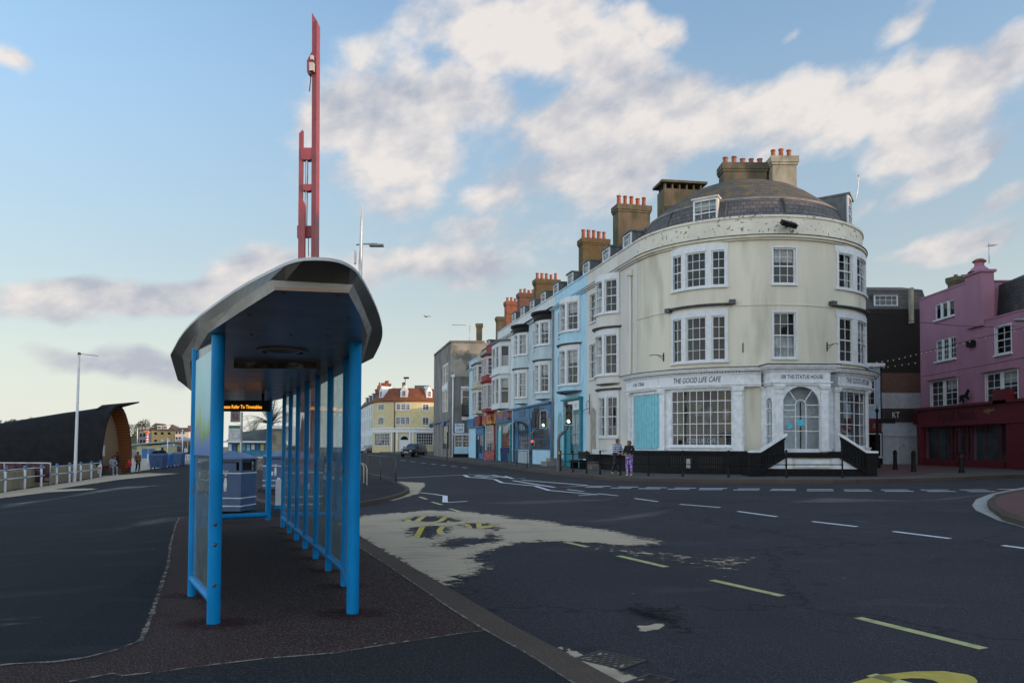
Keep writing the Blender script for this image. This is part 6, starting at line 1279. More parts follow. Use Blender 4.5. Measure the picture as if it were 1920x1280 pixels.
MB().tube([PX(672, 900, LY), PX(675.5, 505, LY), PX(677.5, 424, LY), PX(679, 383, LY)], [.085, .075, .055, .012], 12).build('pole', GALV, t); MB().tube([PX(668, 459, LY), PX(677, 457.6, LY), PX(702, 457, LY)], .028, 8).build('arm', GALV, t)
MB().box(PX(698, 0, LY).x, PX(724, 0, LY).x, LY-.12, LY+.12, zp(458.5), zp(455)).box(PX(700, 0, LY).x, PX(713, 0, LY).x, LY-.1, LY+.1, zp(455), zp(453.5)).build('lamp_head', mat('dark_lamp', (.12, .13, .14), .5), t); MB().box(PX(670.5, 0, LY).x, PX(673.8, 0, LY).x, LY-.12, LY+.02, zp(492), zp(467)).build('control_box', GALV, t)
# ================================================================ island railing and cycle stands
RAILG = mat('grey_railing', (.06, .065, .07), .5, metal=.4)
def fence(name, p, q, h, n, label, cat, mm=RAILG, group=None, rr=.008, frame=.02, off=.1):
    t = thing(name, V((*(p+q)/2, gz(*(p+q)/2)+off)), label, cat, group); d = (q-p).normalized(); L_ = (q-p).length
    P = lambda s, z: V((*(p+d*s), gz(*(p+d*s))+off+z))
    for z in (.12, h): MB().tube([P(0, z), P(L_, z)], frame, 6).build('rail', mm, t)
    mb = MB()
    for k in range(1, n): s = L_*k/n; mb.tube([P(s, .12), P(s, h)], rr, 5, cap=False)
    mb.build('bars', mm, t)
    for s in (0, L_/2, L_): MB().tube([P(s, -.05), P(s, h+.02)], frame*1.2, 8).build('post', mm, t)
    return t
f0, f1 = G(742, 904, .1).xy, G(690, 891, .1).xy
fence('guard_railing', f0, f1, 1.0, 44, 'grey upright-bar guard railing along the traffic island', 'railing')
f2 = f1+(f1-f0)*.9+V((-.6, 0)); fence('guard_railing', f1+V((-.05, .05)), f2, 1.0, 44, 'far stretch of the island guard railing, mostly behind the shelter post', 'railing')
STEEL = mat('buff_tube_steel', (.30, .27, .22), .45, metal=.5)
for u, v, lb in ((688, 909, 'buff steel cycle hoop nearest the kerb on the island'), (682, 906, 'second buff steel cycle hoop on the island, just behind the first')):
    p = G(u, v, .1); t = thing('cycle_stand', p, lb, 'cycle stand', 'cycle hoops on the island'); w = .36
    MB().tube([p+V((-.0, 0, -.02)), p+V((0, 0, .62)), p+V((-.06, .02, .74)), p+V((-.18, .05, .80)), p+V((-w-.25, .2, .80)), p+V((-w-.4, .24, .74)), p+V((-w-.45, .26, .6)), p+V((-w-.45, .26, -.02))], .025, 8).build('hoop', STEEL, t)
# ================================================================ traffic lights
TLD = mat('signal_black', (.012, .012, .013), .4); TLP = mat('signal_pole_grey', (.085, .09, .095), .55, var=.2)
GRN = mat('green_lamp', (.3, .8, .5), .3, var=0, emit=(.5, 1, .68), es=1.5); REDL = mat('red_lamp', (.8, .1, .1), .3, var=0, emit=(1, .05, .06), es=1.7); LENS = mat('dark_lens', (.03, .02, .02), .25)
def head(t, c, face, h=1.08, w=.42, on=True, col=GRN, k=3, board=True, low=2):
    """signal head centred at c, facing the unit direction face"""
    y = V((face[0], face[1], 0)).normalized(); x = V((-y.y, y.x, 0)); T = Matrix((x, y, V((0, 0, 1)))).transposed().to_4x4(); T.translation = c
    b_ = MB(); b_.box(-w*.34, w*.34, -.24, .02, -h*.46, h*.46, 0, T)
    if board: b_.box(-w/2, w/2, -.02, .0, -h/2, h/2, 0, T)
    hd = b_.build('signal_head', TLD, t)
    if board:
        e = MB()
        for (a0, a1, z0, z1) in ((-w/2, -w/2+.025, -h/2, h/2), (w/2-.025, w/2, -h/2, h/2), (-w/2+.025, w/2-.025, h/2-.025, h/2), (-w/2+.025, w/2-.025, -h/2, -h/2+.025)): e.box(a0, a1, -.021, .006, z0, z1, 0, T)
        e.build('board_edge', WP, hd)
    for q in range(k):
        z = h*.32-q*h*.64/(k-1) if k > 1 else 0
        r_ = .088 if k == 3 else .065; L_ = MB().lathe([(0, 0), (r_, 0)], (0, 0, 0), 16); L_.v = [T@V((v.x, .028, v.y+z)) for v in L_.v]; L_.build('lamp', col if (on and q == low) else LENS, hd)
        vs = MB(); pts = [(r_*1.12*cos(a_), r_*1.12*sin(a_)) for a_ in [pi*j/10-.2 for j in range(13)]]
        for (x0, z0), (x1, z1) in zip(pts, pts[1:]): vs.poly([T@V((x0, .02, z0+z)), T@V((x1, .02, z1+z)), T@V((x1*.96, .20, z1+z)), T@V((x0*.96, .20, z0+z))])
        vs.build('visor', TLD, hd)
    return hd
def cyl(t, name, pts, r, mm): return MB().tube(pts, r, 12).build(name, mm, t)
p = G(994, 877, .12); Y = p.y; P_ = lambda u, v: PX(u, v, Y)
t = thing('traffic_light', p, 'cranked grey traffic light pole with two signal heads, outside the blue shopfront', 'traffic light')
cyl(t, 'pole', [P_(994, 878), P_(994.2, 822), P_(996, 814), P_(1006, 803), P_(1008.5, 796), P_(1008.8, 762)], .075, TLP); MB().box(P_(1003.5, 0).x, P_(1012.5, 0).x, Y-.15, Y+.15, P_(0, 765).z, P_(0, 760).z).build('cap_sensor', TLD, t)
head(t, P_(1019.2, 786)+V((0, -.1, 0)), (-.3, -1), h=1.06, w=.43); head(t, P_(1002.6, 786)+V((0, .1, 0)), (.3, 1), h=1.04, w=.30, on=False, board=False)
head(t, P_(998.3, 830.5)+V((0, -.12, 0)), (-.2, -1), h=.34, w=.22, col=REDL, k=2, low=0); MB().box(P_(996, 0).x, P_(1000.5, 0).x, Y-.3, Y-.08, P_(0, 846).z, P_(0, 841).z).build('push_button_box', TLD, t)
p = G(1047, 884, .12); Y2 = p.y; P2_ = lambda u, v: PX(u, v, Y2)
t = thing('traffic_light', p, 'traffic light with one large head, standing left of the black railing', 'traffic light')
cyl(t, 'pole', [P2_(1047, 884), P2_(1047.4, 824), P2_(1049, 817), P2_(1061, 806), P2_(1064, 799), P2_(1064.2, 760)], .08, TLP); MB().box(P2_(1060, 0).x, P2_(1066, 0).x, Y2-.14, Y2+.1, P2_(0, 757).z, P2_(0, 749).z).build('cap_sensor', TLD, t)
head(t, P2_(1066.3, 777)+V((0, -.12, 0)), (-.3, -1), h=1.08, w=.42); MB().box(P2_(1048.5, 0).x, P2_(1052.5, 0).x, Y2-.12, Y2+.05, P2_(0, 846).z, P2_(0, 841).z).build('push_button_box', mat('amber_box', (.45, .25, .02), .5), t)
fence('guard_railing', G(951, 871.5, .12).xy, G(989, 877.5, .12).xy, 1.0, 26, 'low grey guard railing beside the left traffic light', 'railing', off=.12)
# ================================================================ black post-and-rail fence outside the cafe
BR = mat('black_iron', (.008, .008, .009), .55, spec=.15, var=.3, vs=8)
fp_ = [(1051, 882.5), (1074, 885), (1100, 887), (1125, 889), (1163, 890.5), (1215.7, 892), (1280, 893.5), (1366, 894.5), (1474.5, 895.5), (1579.5, 895.5)]
def ppost():
    return MB().lathe([(.05, 0), (.05, .10), (.032, .14), (.032, .45), (.042, .46), (.042, .52), (.032, .53), (.032, .84), (.045, .85), (.045, .92), (.028, .94), (.03, .96), (.05, .99), (.05, 1.02), (.03, 1.06), (0, 1.07)], (0, 0, 0), 12)
FP = [G(u, v, .12) for u, v in fp_]; rt_ = thing('post_and_rail_fence', FP[4], 'black iron fence of ball-topped posts and two rails along the kerb outside the cafe', 'fence')
for p in FP: m_ = ppost(); m_.v = [v+p for v in m_.v]; m_.build('post', BR, rt_)
for z in (.50, .89):
    for a, b in zip(FP, FP[1:]): MB().tube([a+V((0, 0, z)), b+V((0, 0, z))], .018, 8).build('rail', BR, rt_)
# bollards, finger post, A-boards, bins and steps by the shops
def bollard(u, v, label, band=False):
    p = G(u, v, .13); t = thing('bollard', p, label, 'bollard', 'black bollards in front of the shops on the right'); MB().lathe([(.13, 0), (.12, .1), (.10, .14), (.095, .8), (.12, .82), (.12, .86), (.09, .88), (.10, .95), (.06, 1.0), (0, 1.02)], p, 16).build('body', BR, t)
    if band: MB().lathe([(.098, .72), (.1, .73), (.1, .79), (.098, .8)], p, 16).build('band', MAROON, t)
bollard(1678.5, 880, 'black bollard in front of the grey-white boarded doors, nearest the cafe'); bollard(1713, 884, 'black bollard in front of the seam between boarded doors and pink building'); bollard(1803, 886, 'black bollard with a red band in front of the maroon shopfront', True)
p = G(1645.5, 877, .13); t = thing('finger_post', p, 'ornate black finial-topped post at the right corner of the cafe', 'post'); MB().lathe([(.16, 0), (.16, .3), (.10, .36), (.07, .5), (.065, 2.6), (.09, 2.62), (.09, 2.7), (.05, 2.75), (.05, 3.1), (.10, 3.18), (.10, 3.26), (.03, 3.34), (.02, 3.5), (0, 3.56)], p, 14).build('post', BR, t); MB().box(p.x-.02, p.x+1.0, p.y-.03, p.y+.03, p.z+2.5, p.z+2.75).build('finger', BR, t)
def aboard(p, w, h, mm, label, wr=None):
    t = thing('pavement_sign', p, label, 'pavement sign')
    for s_ in (-1, 1): MB().hexa([p+V((-w/2, s_*.28-.015, 0)), p+V((w/2, s_*.28-.015, 0)), p+V((w/2, s_*.28+.015, 0)), p+V((-w/2, s_*.28+.015, 0)), p+V((-w/2, s_*.03-.015, h)), p+V((w/2, s_*.03-.015, h)), p+V((w/2, s_*.03+.015, h)), p+V((-w/2, s_*.03+.015, h))]).build('board', mm, t)
    MB().box(p.x-w/2-.02, p.x+w/2+.02, p.y-.05, p.y+.05, p.z+h, p.z+h+.04).build('hinge_bar', BR, t)
    if wr:
        for q in range(4): MB().box(p.x-w*.3, p.x+w*.3, p.y-.24+q*.035, p.y-.225+q*.035, p.z+h*(.25+.16*q), p.z+h*(.25+.16*q)+.04).build('menu_line', LETTER, t)
aboard(G(1620, 882, .13), .28, .8, SGN, 'narrow white pavement sign beside the right-hand cafe steps', True)
aboard(G(917, 862, .12), .9, .8, mat('faded_red_board', (.35, .10, .11), .6, var=.4, vs=5), 'faded pink-red pavement board outside the red house')
for u, v, w, h, mm, lb in ((936, 862, .7, 1.35, mat('brown_bin', (.14, .07, .04), .6), 'tall brown bin outside the teal shopfront'), (947, 864.5, .8, 1.1, mat('navy_bin', (.03, .05, .14), .6), 'navy blue bin left of the guard railing outside the shops')):
    p = G(u, v, .12); t = thing('shop_bin', p, lb, 'bin'); MB().hexa([p+V((a*w/2*.9, b*.3, 0)) for a, b in ((-1, -1), (1, -1), (1, 1), (-1, 1))]+[p+V((a*w/2, b*.34, h*.9)) for a, b in ((-1, -1), (1, -1), (1, 1), (-1, 1))]).build('body', mm, t); MB().hexa([p+V((a*w/2*1.05, b*.37, h*.9)) for a, b in ((-1, -1), (1, -1), (1, 1), (-1, 1))]+[p+V((a*w/2*.95, b*.3, h)) for a, b in ((-1, -1), (1, -1), (1, 1), (-1, 1))]).build('lid', mm, t)
# dark bench and steps by the beige house
p = TF(TA(44.0), 0, .9); z0 = gz(p.x, p.y)+.12; t = thing('bench', V((p.x, p.y, z0)), 'black bench on the steps of the beige house behind the railing', 'bench')
for z, d0, d1, nm in ((.42, .7, 1.2, 'seat'), ): MB().fbox(TF, TA(45.3), TA(43.5), z0+z, z0+z+.07, d0, d1).build(nm, BR, t)
MB().fbox(TF, TA(45.3), TA(43.5), z0+.55, z0+.95, .6, .66).build('backrest', BR, t)
for a_ in (TA(45.2), TA(43.6)-.06): MB().fbox(TF, a_, a_+.06, z0, z0+.42, .7, 1.15).build('leg', BR, t)
p = TF(TA(43.5), 0, 0)
MB().fbox(TF, TA(45.4), TA(43.2), z0-.1, z0+.22, 0, .58).fbox(TF, TA(45.2), TA(43.6), z0+.22, z0+.40, 0, .4).build('doorsteps', MATS['step_stone'], hA)
br_ = MB(); a_ = TA(43.0); br_.tube([TF(a_, 3.55, .8), TF(a_-1.7, 3.55, .5), TF(a_-3.3, 3.5, .1)], .018, 5).tube([TF(a_, 3.2, .8), TF(a_, 4.3, .8)], .02, 5)
for k in range(3): br_.tube([TF(a_-.3+.26*cos(q), 3.75+.22*k*0+.22*sin(q), .78) for q in [2*pi*j/10 for j in range(9)]], .014, 4)
br_.build('sign_bracket', BR, hA)
# string lights and wires between the cafe and the pink building
WB = mat('warm_bulb', (.5, .45, .35), .4)
def wire(pts, label, bulbs=0, sag=.0):
    P = [PX(u, v, y) for u, v, y in pts]; t = thing('string_lights' if bulbs else 'cable', P[0], label, 'string lights' if bulbs else 'cable'); MB().tube(P, .014, 5).build('wire', BR, t)
    if bulbs:
        mb = MB(); L_ = [(P[i]+(P[i+1]-P[i])*k/bulbs) for i in range(len(P)-1) for k in range(bulbs)]
        for q in L_: mb.ball(q-V((0, 0, .06)), .035, 0, 6, 4)
        o = mb.build('bulbs', WB, t); o['kind'] = 'stuff'
wire([(1622, 680, 38.5), (1675, 673, 40), (1728, 660, 42), (1770, 651, 42), (1830, 635, 42), (1920, 614, 42), (2010, 590, 42)], 'upper string of small bulbs from the cafe across to the pink building', 5)
wire([(1622, 690, 39.5), (1665, 686, 42), (1728, 677, 45)], 'short lower string of bulbs between the cafe and the pink wall', 5)
wire([(1621, 584, 38), (1660, 592, 40), (1726, 604, 43), (1800, 611, 43), (1860, 613, 43), (1990, 606, 43)], 'thin black cable high above the side street')
wire([(1728, 706, 50), (1800, 693, 47), (1860, 682, 44), (1930, 668, 42)], 'thin cable running across the pink wall above the bay windows')
t = thing('street_lamp', (21.5, 31, .3), 'street lamp reaching in from the right edge of the photo', 'street lamp'); Yl = 31.0
MB().tube([(21.5, Yl, .2), (21.5, Yl, 6.35), (21.2, Yl, 6.5), (20.3, Yl, 6.45)], [.09, .06, .04, .03], 8).build('pole', GALV, t); q = PX(1912, 600, Yl); MB().lathe([(0, -.07), (.16, -.05), (.18, 0), (.12, .06), (0, .08)], q+V((.15, 0, 0)), 14, sx=2.2).build('lamp_head', GALV, t)

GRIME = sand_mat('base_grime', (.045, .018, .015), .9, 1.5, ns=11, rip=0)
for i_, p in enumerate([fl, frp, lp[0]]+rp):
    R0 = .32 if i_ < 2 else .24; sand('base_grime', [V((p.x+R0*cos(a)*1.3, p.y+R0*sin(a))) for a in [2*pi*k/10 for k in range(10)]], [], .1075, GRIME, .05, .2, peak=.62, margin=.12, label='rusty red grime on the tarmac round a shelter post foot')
# ================================================================ seafront railings and low wall on the left
WALLM = mat('buff_wall_render', (.24, .205, .14), .9, var=.12, vs=1.2, stain=(.15, .125, .085), st=(.5, .72), ss=1.5, streak=2)
BLUEB = mat('pale_blue_bands', (.07, .16, .30), .5)
sp_px = [(-31, 929), (9, 922), (46, 916), (77, 912), (106, 907.5), (130, 904), (151, 900.5), (171, 897.5)]
SP = [G(u, v, .1) for u, v in sp_px]; lst = G(188, 894, .1); SP.append(lst)
dW = (SP[5].xy-SP[1].xy).normalized(); SP = [SP[0]-V((*(dW*2.3), 0))*(5-k) for k in range(5)]+SP
for p in SP[:5]: p.z = gz(p.x, p.y)+.1
rt_ = thing('seafront_railing', SP[7], 'white seafront railing with blue bands on its posts, in front of a low buff wall', 'railing')
for p in SP:
    MB().tube([p+V((0, 0, -.05)), p+V((0, 0, 1.0))], .055, 12).build('post', WP, rt_)
    for z in (.52, .93): MB().lathe([(.062, z), (.075, z+.02), (.075, z+.07), (.062, z+.09)], p, 12).build('band', BLUEB, rt_)
    MB().lathe([(.06, 1.0), (.075, 1.03), (.075, 1.08), (.04, 1.12), (0, 1.13)], p, 12).build('post_cap', BLUEB, rt_)
for z in (.56, .97):
    for a, b in zip(SP, SP[1:]): MB().tube([a+V((0, 0, z)), b+V((0, 0, z))], .022, 8).build('rail', WP, rt_)
nW = V((-dW.y, dW.x)); nW = nW if nW.x < 0 else -nW; w0, w1 = SP[0].xy+nW*.3, SP[-1].xy+nW*.3; nseg = 14; mb = MB()
for k in range(nseg):
    a, b = w0+(w1-w0)*k/nseg, w0+(w1-w0)*(k+1)/nseg; za, zb2 = gz(*a)+.1, gz(*b)+.1; g_ = (b-a).normalized()*.01
    mb.hexa([V((*(a+g_), za-.1)), V((*b, zb2-.1)), V((*(b+nW*.25), zb2-.1)), V((*(a+g_+nW*.25), za-.1)), V((*(a+g_), za+.86)), V((*b, zb2+.86)), V((*(b+nW*.25), zb2+.86)), V((*(a+g_+nW*.25), za+.86))])
wl = mb.build('body', WALLM); e_ = w1+dW*2.2; za = gz(*w1)+.1
t = thing('seafront_wall', V((*w1, za)), 'low buff rendered wall behind the white seafront railing, sloping down at its far end', 'wall'); attach(wl, t)
MB().hexa([V((*w1, za-.1)), V((*e_, za-.1)), V((*(e_+nW*.25), za-.1)), V((*(w1+nW*.25), za-.1)), V((*w1, za+.84)), V((*(w1+dW*.9), za+.35)), V((*(w1+dW*.9+nW*.25), za+.35)), V((*(w1+nW*.25), za+.84))]).build('ramp_end', WALLM, t)
q = SP[-1]; t = thing('warning_sign', q+V((.06, -.08, .45)), 'small white and red notice tied to the last seafront railing post', 'sign'); MB().box(q.x-.14, q.x+.14, q.y-.1, q.y-.08, q.z+.25, q.z+.8).build('plate', WP, t); MB().box(q.x-.1, q.x+.1, q.y-.104, q.y-.1, q.z+.55, q.z+.66).build('red_symbol', mat('sign_red', (.5, .05, .05), .5), t)
# long banner behind the wall
a, b = PX(-60, 868, 41), PX(94, 866.5, 41); t = thing('banner', a, 'long dark floral banner in a pale frame behind the seafront wall', 'banner'); MB().box(a.x, b.x, 41, 41.04, -.5, b.z-.06).build('sheet', mat('floral_print', (.05, .02, .03), .8, var=.8, vs=5, stain=(.22, .14, .08), st=(.55, .62), ss=3.5), t)
for (x0, x1, z0, z1) in ((a.x, b.x, b.z-.06, b.z), (b.x, b.x+.05, -.7, b.z), (PX(31, 0, 41).x, PX(31, 0, 41).x+.05, -.7, b.z-.06)): MB().box(x0, x1, 40.98, 41.05, z0, z1).build('frame', GALV, t)
# flagpole
FY = 46.5; fz = lambda v: PX(143, v, FY).z; t = thing('flagpole', PX(143, 868, FY), 'white flagpole with a thin wire arm at its top, behind the seafront wall', 'flagpole')
MB().tube([(PX(139.5, 880, FY).x, FY, -.75), PX(141.5, 868, FY), PX(148.5, 663, FY)], [.095, .09, .06], 12).build('pole', WP, t); MB().lathe([(.09, 0), (.09, .12), (0, .16)], PX(148.5, 665, FY), 10).build('cap', RUST, t); MB().tube([PX(148.5, 663, FY), PX(166, 665, FY), PX(184, 667, FY)], .016, 5).build('wire_arm', BR, t)
# ================================================================ upturned-boat building
HULL = mat('black_shingles', (.011, .0115, .013), .75, spec=.1, var=.18, vs=2, bump=.2, bs=14); 
def woodm(name, c1, c2, sc_=9.0):
    m = mat(name, c1, .6, var=0); nt, N, L, b = nt_of(m); geo = N.new('ShaderNodeNewGeometry'); sp = N.new('ShaderNodeSeparateXYZ'); L.new(geo.outputs['Position'], sp.inputs[0])
    w = N.new('ShaderNodeTexWave'); w.bands_direction = 'Z'; w.inputs['Scale'].default_value = sc_/6; w.inputs['Distortion'].default_value = 1.2; w.inputs['Detail'].default_value = 2; L.new(geo.outputs['Position'], w.inputs['Vector'])
    mx = N.new('ShaderNodeMix'); mx.data_type = 'RGBA'; L.new(w.outputs[1], mx.inputs[0]); mx.inputs[6].default_value = (*c1, 1); mx.inputs[7].default_value = (*c2, 1); L.new(mx.outputs[2], b.inputs['Base Color']); return m
WOODI = woodm('varnished_planks', (.20, .065, .018), (.10, .035, .012)); WOODP = woodm('weathered_planks', (.22, .15, .085), (.14, .095, .06), 12)
HX, HYc = -29.0, 58.6; hz0 = -.75
def hsec(x, k, t0=0.0):
    """cross-section outline (YZ) at x; k scales height from 1 at the mouth to 0 at the tail"""
    H = 5.15*k; Wd = 2.35*(.55+.45*k)+1.2*(1-k); P = []
    for i in range(17):
        s = i/16; ang_ = pi*s; y = -cos(ang_); z = sin(ang_)**.72
        y = y*(1-.10*z)*(1.0 if abs(y) < .99 else .9)
        P.append(V((x, HYc+y*Wd, hz0+z*H)))
    return P
xs_ = [HX-d_ for d_ in (0, 1.2, 2.5, 4, 6, 8.5, 11, 14, 17, 20, 23)]; ks = [1, .965, .925, .885, .82, .735, .65, .53, .40, .26, .1]
hull = thing('boat_shaped_building', (HX-4, HYc, hz0), 'black shingled building shaped like an upturned boat hull with a pointed prow', 'building'); secs = [hsec(x, k) for x, k in zip(xs_, ks)]; mb = MB()
for A, B in zip(secs, secs[1:]):
    for i in range(16): mb.faces([A[i], A[i+1], B[i+1], B[i]], [(0, 1, 2, 3)], 0, True)
mb.build('hull_shell', HULL, hull)
inn = [[V((p.x, HYc+(p.y-HYc)*.955, hz0+(p.z-hz0)*.965)) for p in s_] for s_ in secs[:3]]; mb = MB()
for A, B in zip(inn, inn[1:]):
    for i in range(16): mb.faces([A[i], A[i+1], B[i+1], B[i]], [(0, 1, 2, 3)], 0, True)
mb.build('inner_planking', WOODI, hull); mb = MB()
for i in range(16): mb.poly([secs[0][i], secs[0][i+1], inn[0][i+1], inn[0][i]])
mb.build('mouth_edge', HULL, hull)
bw_ = [V((HX-.95, p.y, p.z)) for p in inn[1]]; MB().poly(bw_).build('end_wall', WOODP, hull)
BF2 = Flat((HX-.95, HYc-2.2), (.0, 1)); dd = lambda u: HYc and u
MB().fbox(BF2, .35, 1.6, hz0, hz0+2.35, .02, .08).build('door', mat('pale_door', (.30, .27, .22), .6), hull); MB().fbox(BF2, .25, .35, hz0, hz0+2.45, .02, .1).fbox(BF2, 1.6, 1.7, hz0, hz0+2.45, .02, .1).fbox(BF2, .35, 1.6, hz0+2.35, hz0+2.45, .02, .1).fbox(BF2, 1.7, 3.0, hz0, hz0+.7, .02, .1).build('door_frame', MAROON, hull)
window(BF2, .65, 1.65, hz0+2.7, hz0+3.35, hull, 3, 1, .05, sash=False, mats=(BR, MATS['room_dark']), back=.02, sill=False); MB().fbox(BF2, 1.85, 2.15, hz0+1.4, hz0+2.2, .02, .05).build('poster', mat('white_poster', (.5, .48, .46), .6, var=.3, vs=9), hull)
pr_ = secs[0][8]; tip = PX(261, 752.5, 59.3); a_, c_ = secs[0][6]+V((0, 0, .02)), secs[0][10]+V((0, 0, .02)); mb = MB(); k0 = [a_+V((-1.2, 0, -.05)), pr_+V((-1.2, 0, .0)), c_+V((-1.2, 0, -.05))]
mb.poly([k0[0], tip, k0[1]]).poly([k0[1], tip, k0[2]]).poly([k0[0]-V((0, 0, .12)), tip-V((0, 0, .1)), k0[1]-V((0, 0, .16))]).poly([k0[1]-V((0, 0, .16)), tip-V((0, 0, .1)), k0[2]-V((0, 0, .12))]).poly([k0[0], k0[0]-V((0, 0, .12)), tip-V((0, 0, .1)), tip]).poly([k0[2], tip, tip-V((0, 0, .1)), k0[2]-V((0, 0, .12))]); mb.build('prow', HULL, hull)
# ================================================================ people
SKIN = mat('skin', (.42, .24, .17), .55, var=.05)
def skel(name, verts, edges, rad, m, parent, sub=2, root=0):
    me = bpy.data.meshes.new(name); me.from_pydata(verts, edges, []); o = bpy.data.objects.new(name, me); COL.objects.link(o); sk = o.modifiers.new('skin', 'SKIN'); sk.use_smooth_shade = True
    if not me.skin_vertices: 
        me.update()
    for i, r in enumerate(rad):
        rr2 = r if isinstance(r, tuple) else (r, r); me.skin_vertices[0].data[i].radius = rr2
    me.skin_vertices[0].data[root].use_root = True; ss = o.modifiers.new('sub', 'SUBSURF'); ss.levels = ss.render_levels = sub; me.materials.append(m)
    dg = bpy.context.evaluated_depsgraph_get(); dg.update(); m2 = bpy.data.meshes.new_from_object(o.evaluated_get(dg)); m2.name = name; o.modifiers.clear(); o.data = m2
    for pp in m2.polygons: pp.use_smooth = True
    if parent: o.parent = parent
    return o
def person(name_lab, loc, rot, H, top, legs, shoe, hair, J={}, jacket_len=.0, hood=False, hairlen=.0, skirt=False, sleeve_m=None, tags_group=None):
    """J overrides joints (in metres for a 1.68 m figure, facing -Y)"""
    k = H/1.68; t = thing('person', loc, name_lab, 'person', tags_group); t.rotation_euler = (0, 0, rot); t.scale = (k, k, k)
    j = dict(pel=(0, 0, .93), spi=(0, 0, 1.10), che=(0, .0, 1.28), nec=(0, 0, 1.43), hed=(0, -.015, 1.53), hdt=(0, -.01, 1.62), shL=(.17, 0, 1.36), shR=(-.17, 0, 1.36), elL=(.23, .03, 1.10), elR=(-.23, .03, 1.10), wrL=(.22, -.08, .88), wrR=(-.22, -.08, .88),
             hiL=(.09, 0, .90), hiR=(-.09, 0, .90), knL=(.10, -.03, .49), knR=(-.10, -.03, .49), anL=(.10, .03, .09), anR=(-.10, .03, .09), toL=(.11, -.12, .04), toR=(-.11, -.12, .04)); j.update(J)
    names = ['pel', 'spi', 'che', 'nec', 'hed', 'hdt', 'shL', 'elL', 'wrL', 'shR', 'elR', 'wrR', 'hiL', 'knL', 'anL', 'toL', 'hiR', 'knR', 'anR', 'toR']; R = dict(pel=.12, spi=.115, che=.13, nec=.052, hed=.085, hdt=.07, shL=.06, shR=.06, elL=.042, elR=.042, wrL=.028, wrR=.028, hiL=.085, hiR=.085, knL=.055, knR=.055, anL=.036, anR=.036, toL=.032, toR=.032)
    vs = [j[n] for n in names]; ed = [(0, 1), (1, 2), (2, 3), (3, 4), (4, 5), (2, 6), (6, 7), (7, 8), (2, 9), (9, 10), (10, 11), (0, 12), (12, 13), (13, 14), (14, 15), (0, 16), (16, 17), (17, 18), (18, 19)]; rad = [R[n] for n in names]
    h = V(j['hed']); vs.append(tuple(h+V((0, -.095, -.01)))); rad.append(.014); ed.append((4, len(vs)-1))     # nose
    for s_, w, e in ((1, 8, 7), (-1, 11, 10)):     # hands: palm, four fingers, thumb
        W0 = V(vs[w]); d = (W0-V(vs[e])).normalized(); pm = W0+d*.075; vs.append(tuple(pm)); rad.append((.036, .018)); pi_ = len(vs)-1; ed.append((w, pi_)); sd_ = d.cross(V((0, 1, .2))).normalized()
        for q in range(4):
            b0 = pm+d*.045+sd_*(.018*(q-1.5)); f1 = b0+d*.035*(1-.1*abs(q-1.4)); f2 = f1+(d+V((0, -.5, 0))).normalized()*.03; n0 = len(vs); vs += [tuple(b0), tuple(f1), tuple(f2)]; rad += [.010, .009, .007]; ed += [(pi_, n0), (n0, n0+1), (n0+1, n0+2)]
        n0 = len(vs); vs += [tuple(W0+d*.04+V((0, -.035, 0))), tuple(W0+d*.08+V((0, -.05, 0)))]; rad += [.011, .009]; ed += [(pi_, n0), (n0, n0+1)]
    skel('body', vs, ed, rad, SKIN, t, 1)
    eye = MB(); 
    for s_ in (-1, 1): eye.ball(h+V((s_*.032, -.078, .012)), .011, 0, 6, 4)
    o = eye.build('eyes', BR); o.parent = t
    o = MB().box(h.x-.025, h.x+.025, h.y-.088, h.y-.075, h.z-.052, h.z-.042).build('mouth', mat('lips', (.30, .09, .08), .5)); o.parent = t
    hb = MB(); hb.lathe([(0, .115), (.06, .105), (.098, .05), (.102, .0), (.09, -.05), (.07, -.07-hairlen), (0, -.07-hairlen)], h+V((0, .022, .012)), 14, sy=1.02); o = hb.build('hood' if hood else 'hair', hair); o.parent = t
    if hood: pass
    # top
    tn = ['spi', 'che', 'shL', 'elL', 'wrL', 'shR', 'elR', 'wrR', 'pel']; tv = [V(j[n]) for n in tn]
    for a_, b_ in ((3, 4), (6, 7)): tv[b_] = tv[a_]+(tv[b_]-tv[a_])*.93
    tv.append(V(j['pel'])+V((0, 0, -.05-jacket_len))); tv.append((V(j['che'])+V(j['nec']))/2+V((0, 0, .03)))
    te = [(0, 1), (1, 2), (2, 3), (3, 4), (1, 5), (5, 6), (6, 7), (0, 8), (8, 9), (1, 10)]; tr = [.145, .155, .078, .062, .046, .078, .062, .046, .15, .155+(.03 if jacket_len else 0), .075]
    skel('coat' if jacket_len > .1 else 'top', [tuple(v) for v in tv], te, tr, top, t, 2)
    ln = ['pel', 'hiL', 'knL', 'anL', 'hiR', 'knR', 'anR']; lv = [V(j[n]) for n in ln]; lv[3] = lv[2]+(lv[3]-lv[2])*.93; lv[6] = lv[5]+(lv[6]-lv[5])*.93
    skel('trousers', [tuple(v) for v in lv], [(0, 1), (1, 2), (2, 3), (0, 4), (4, 5), (5, 6)], [.135, .10, .072, .055, .10, .072, .055], legs, t, 2)
    for s_ in 'LR':
        a_, b_ = V(j['an'+s_]), V(j['to'+s_]); skel('shoe', [tuple(a_+(a_-b_).normalized()*.03+V((0, 0, -.04))), tuple(b_)], [(0, 1)], [(.042, .045), (.042, .035)], shoe, t, 1)
    return t
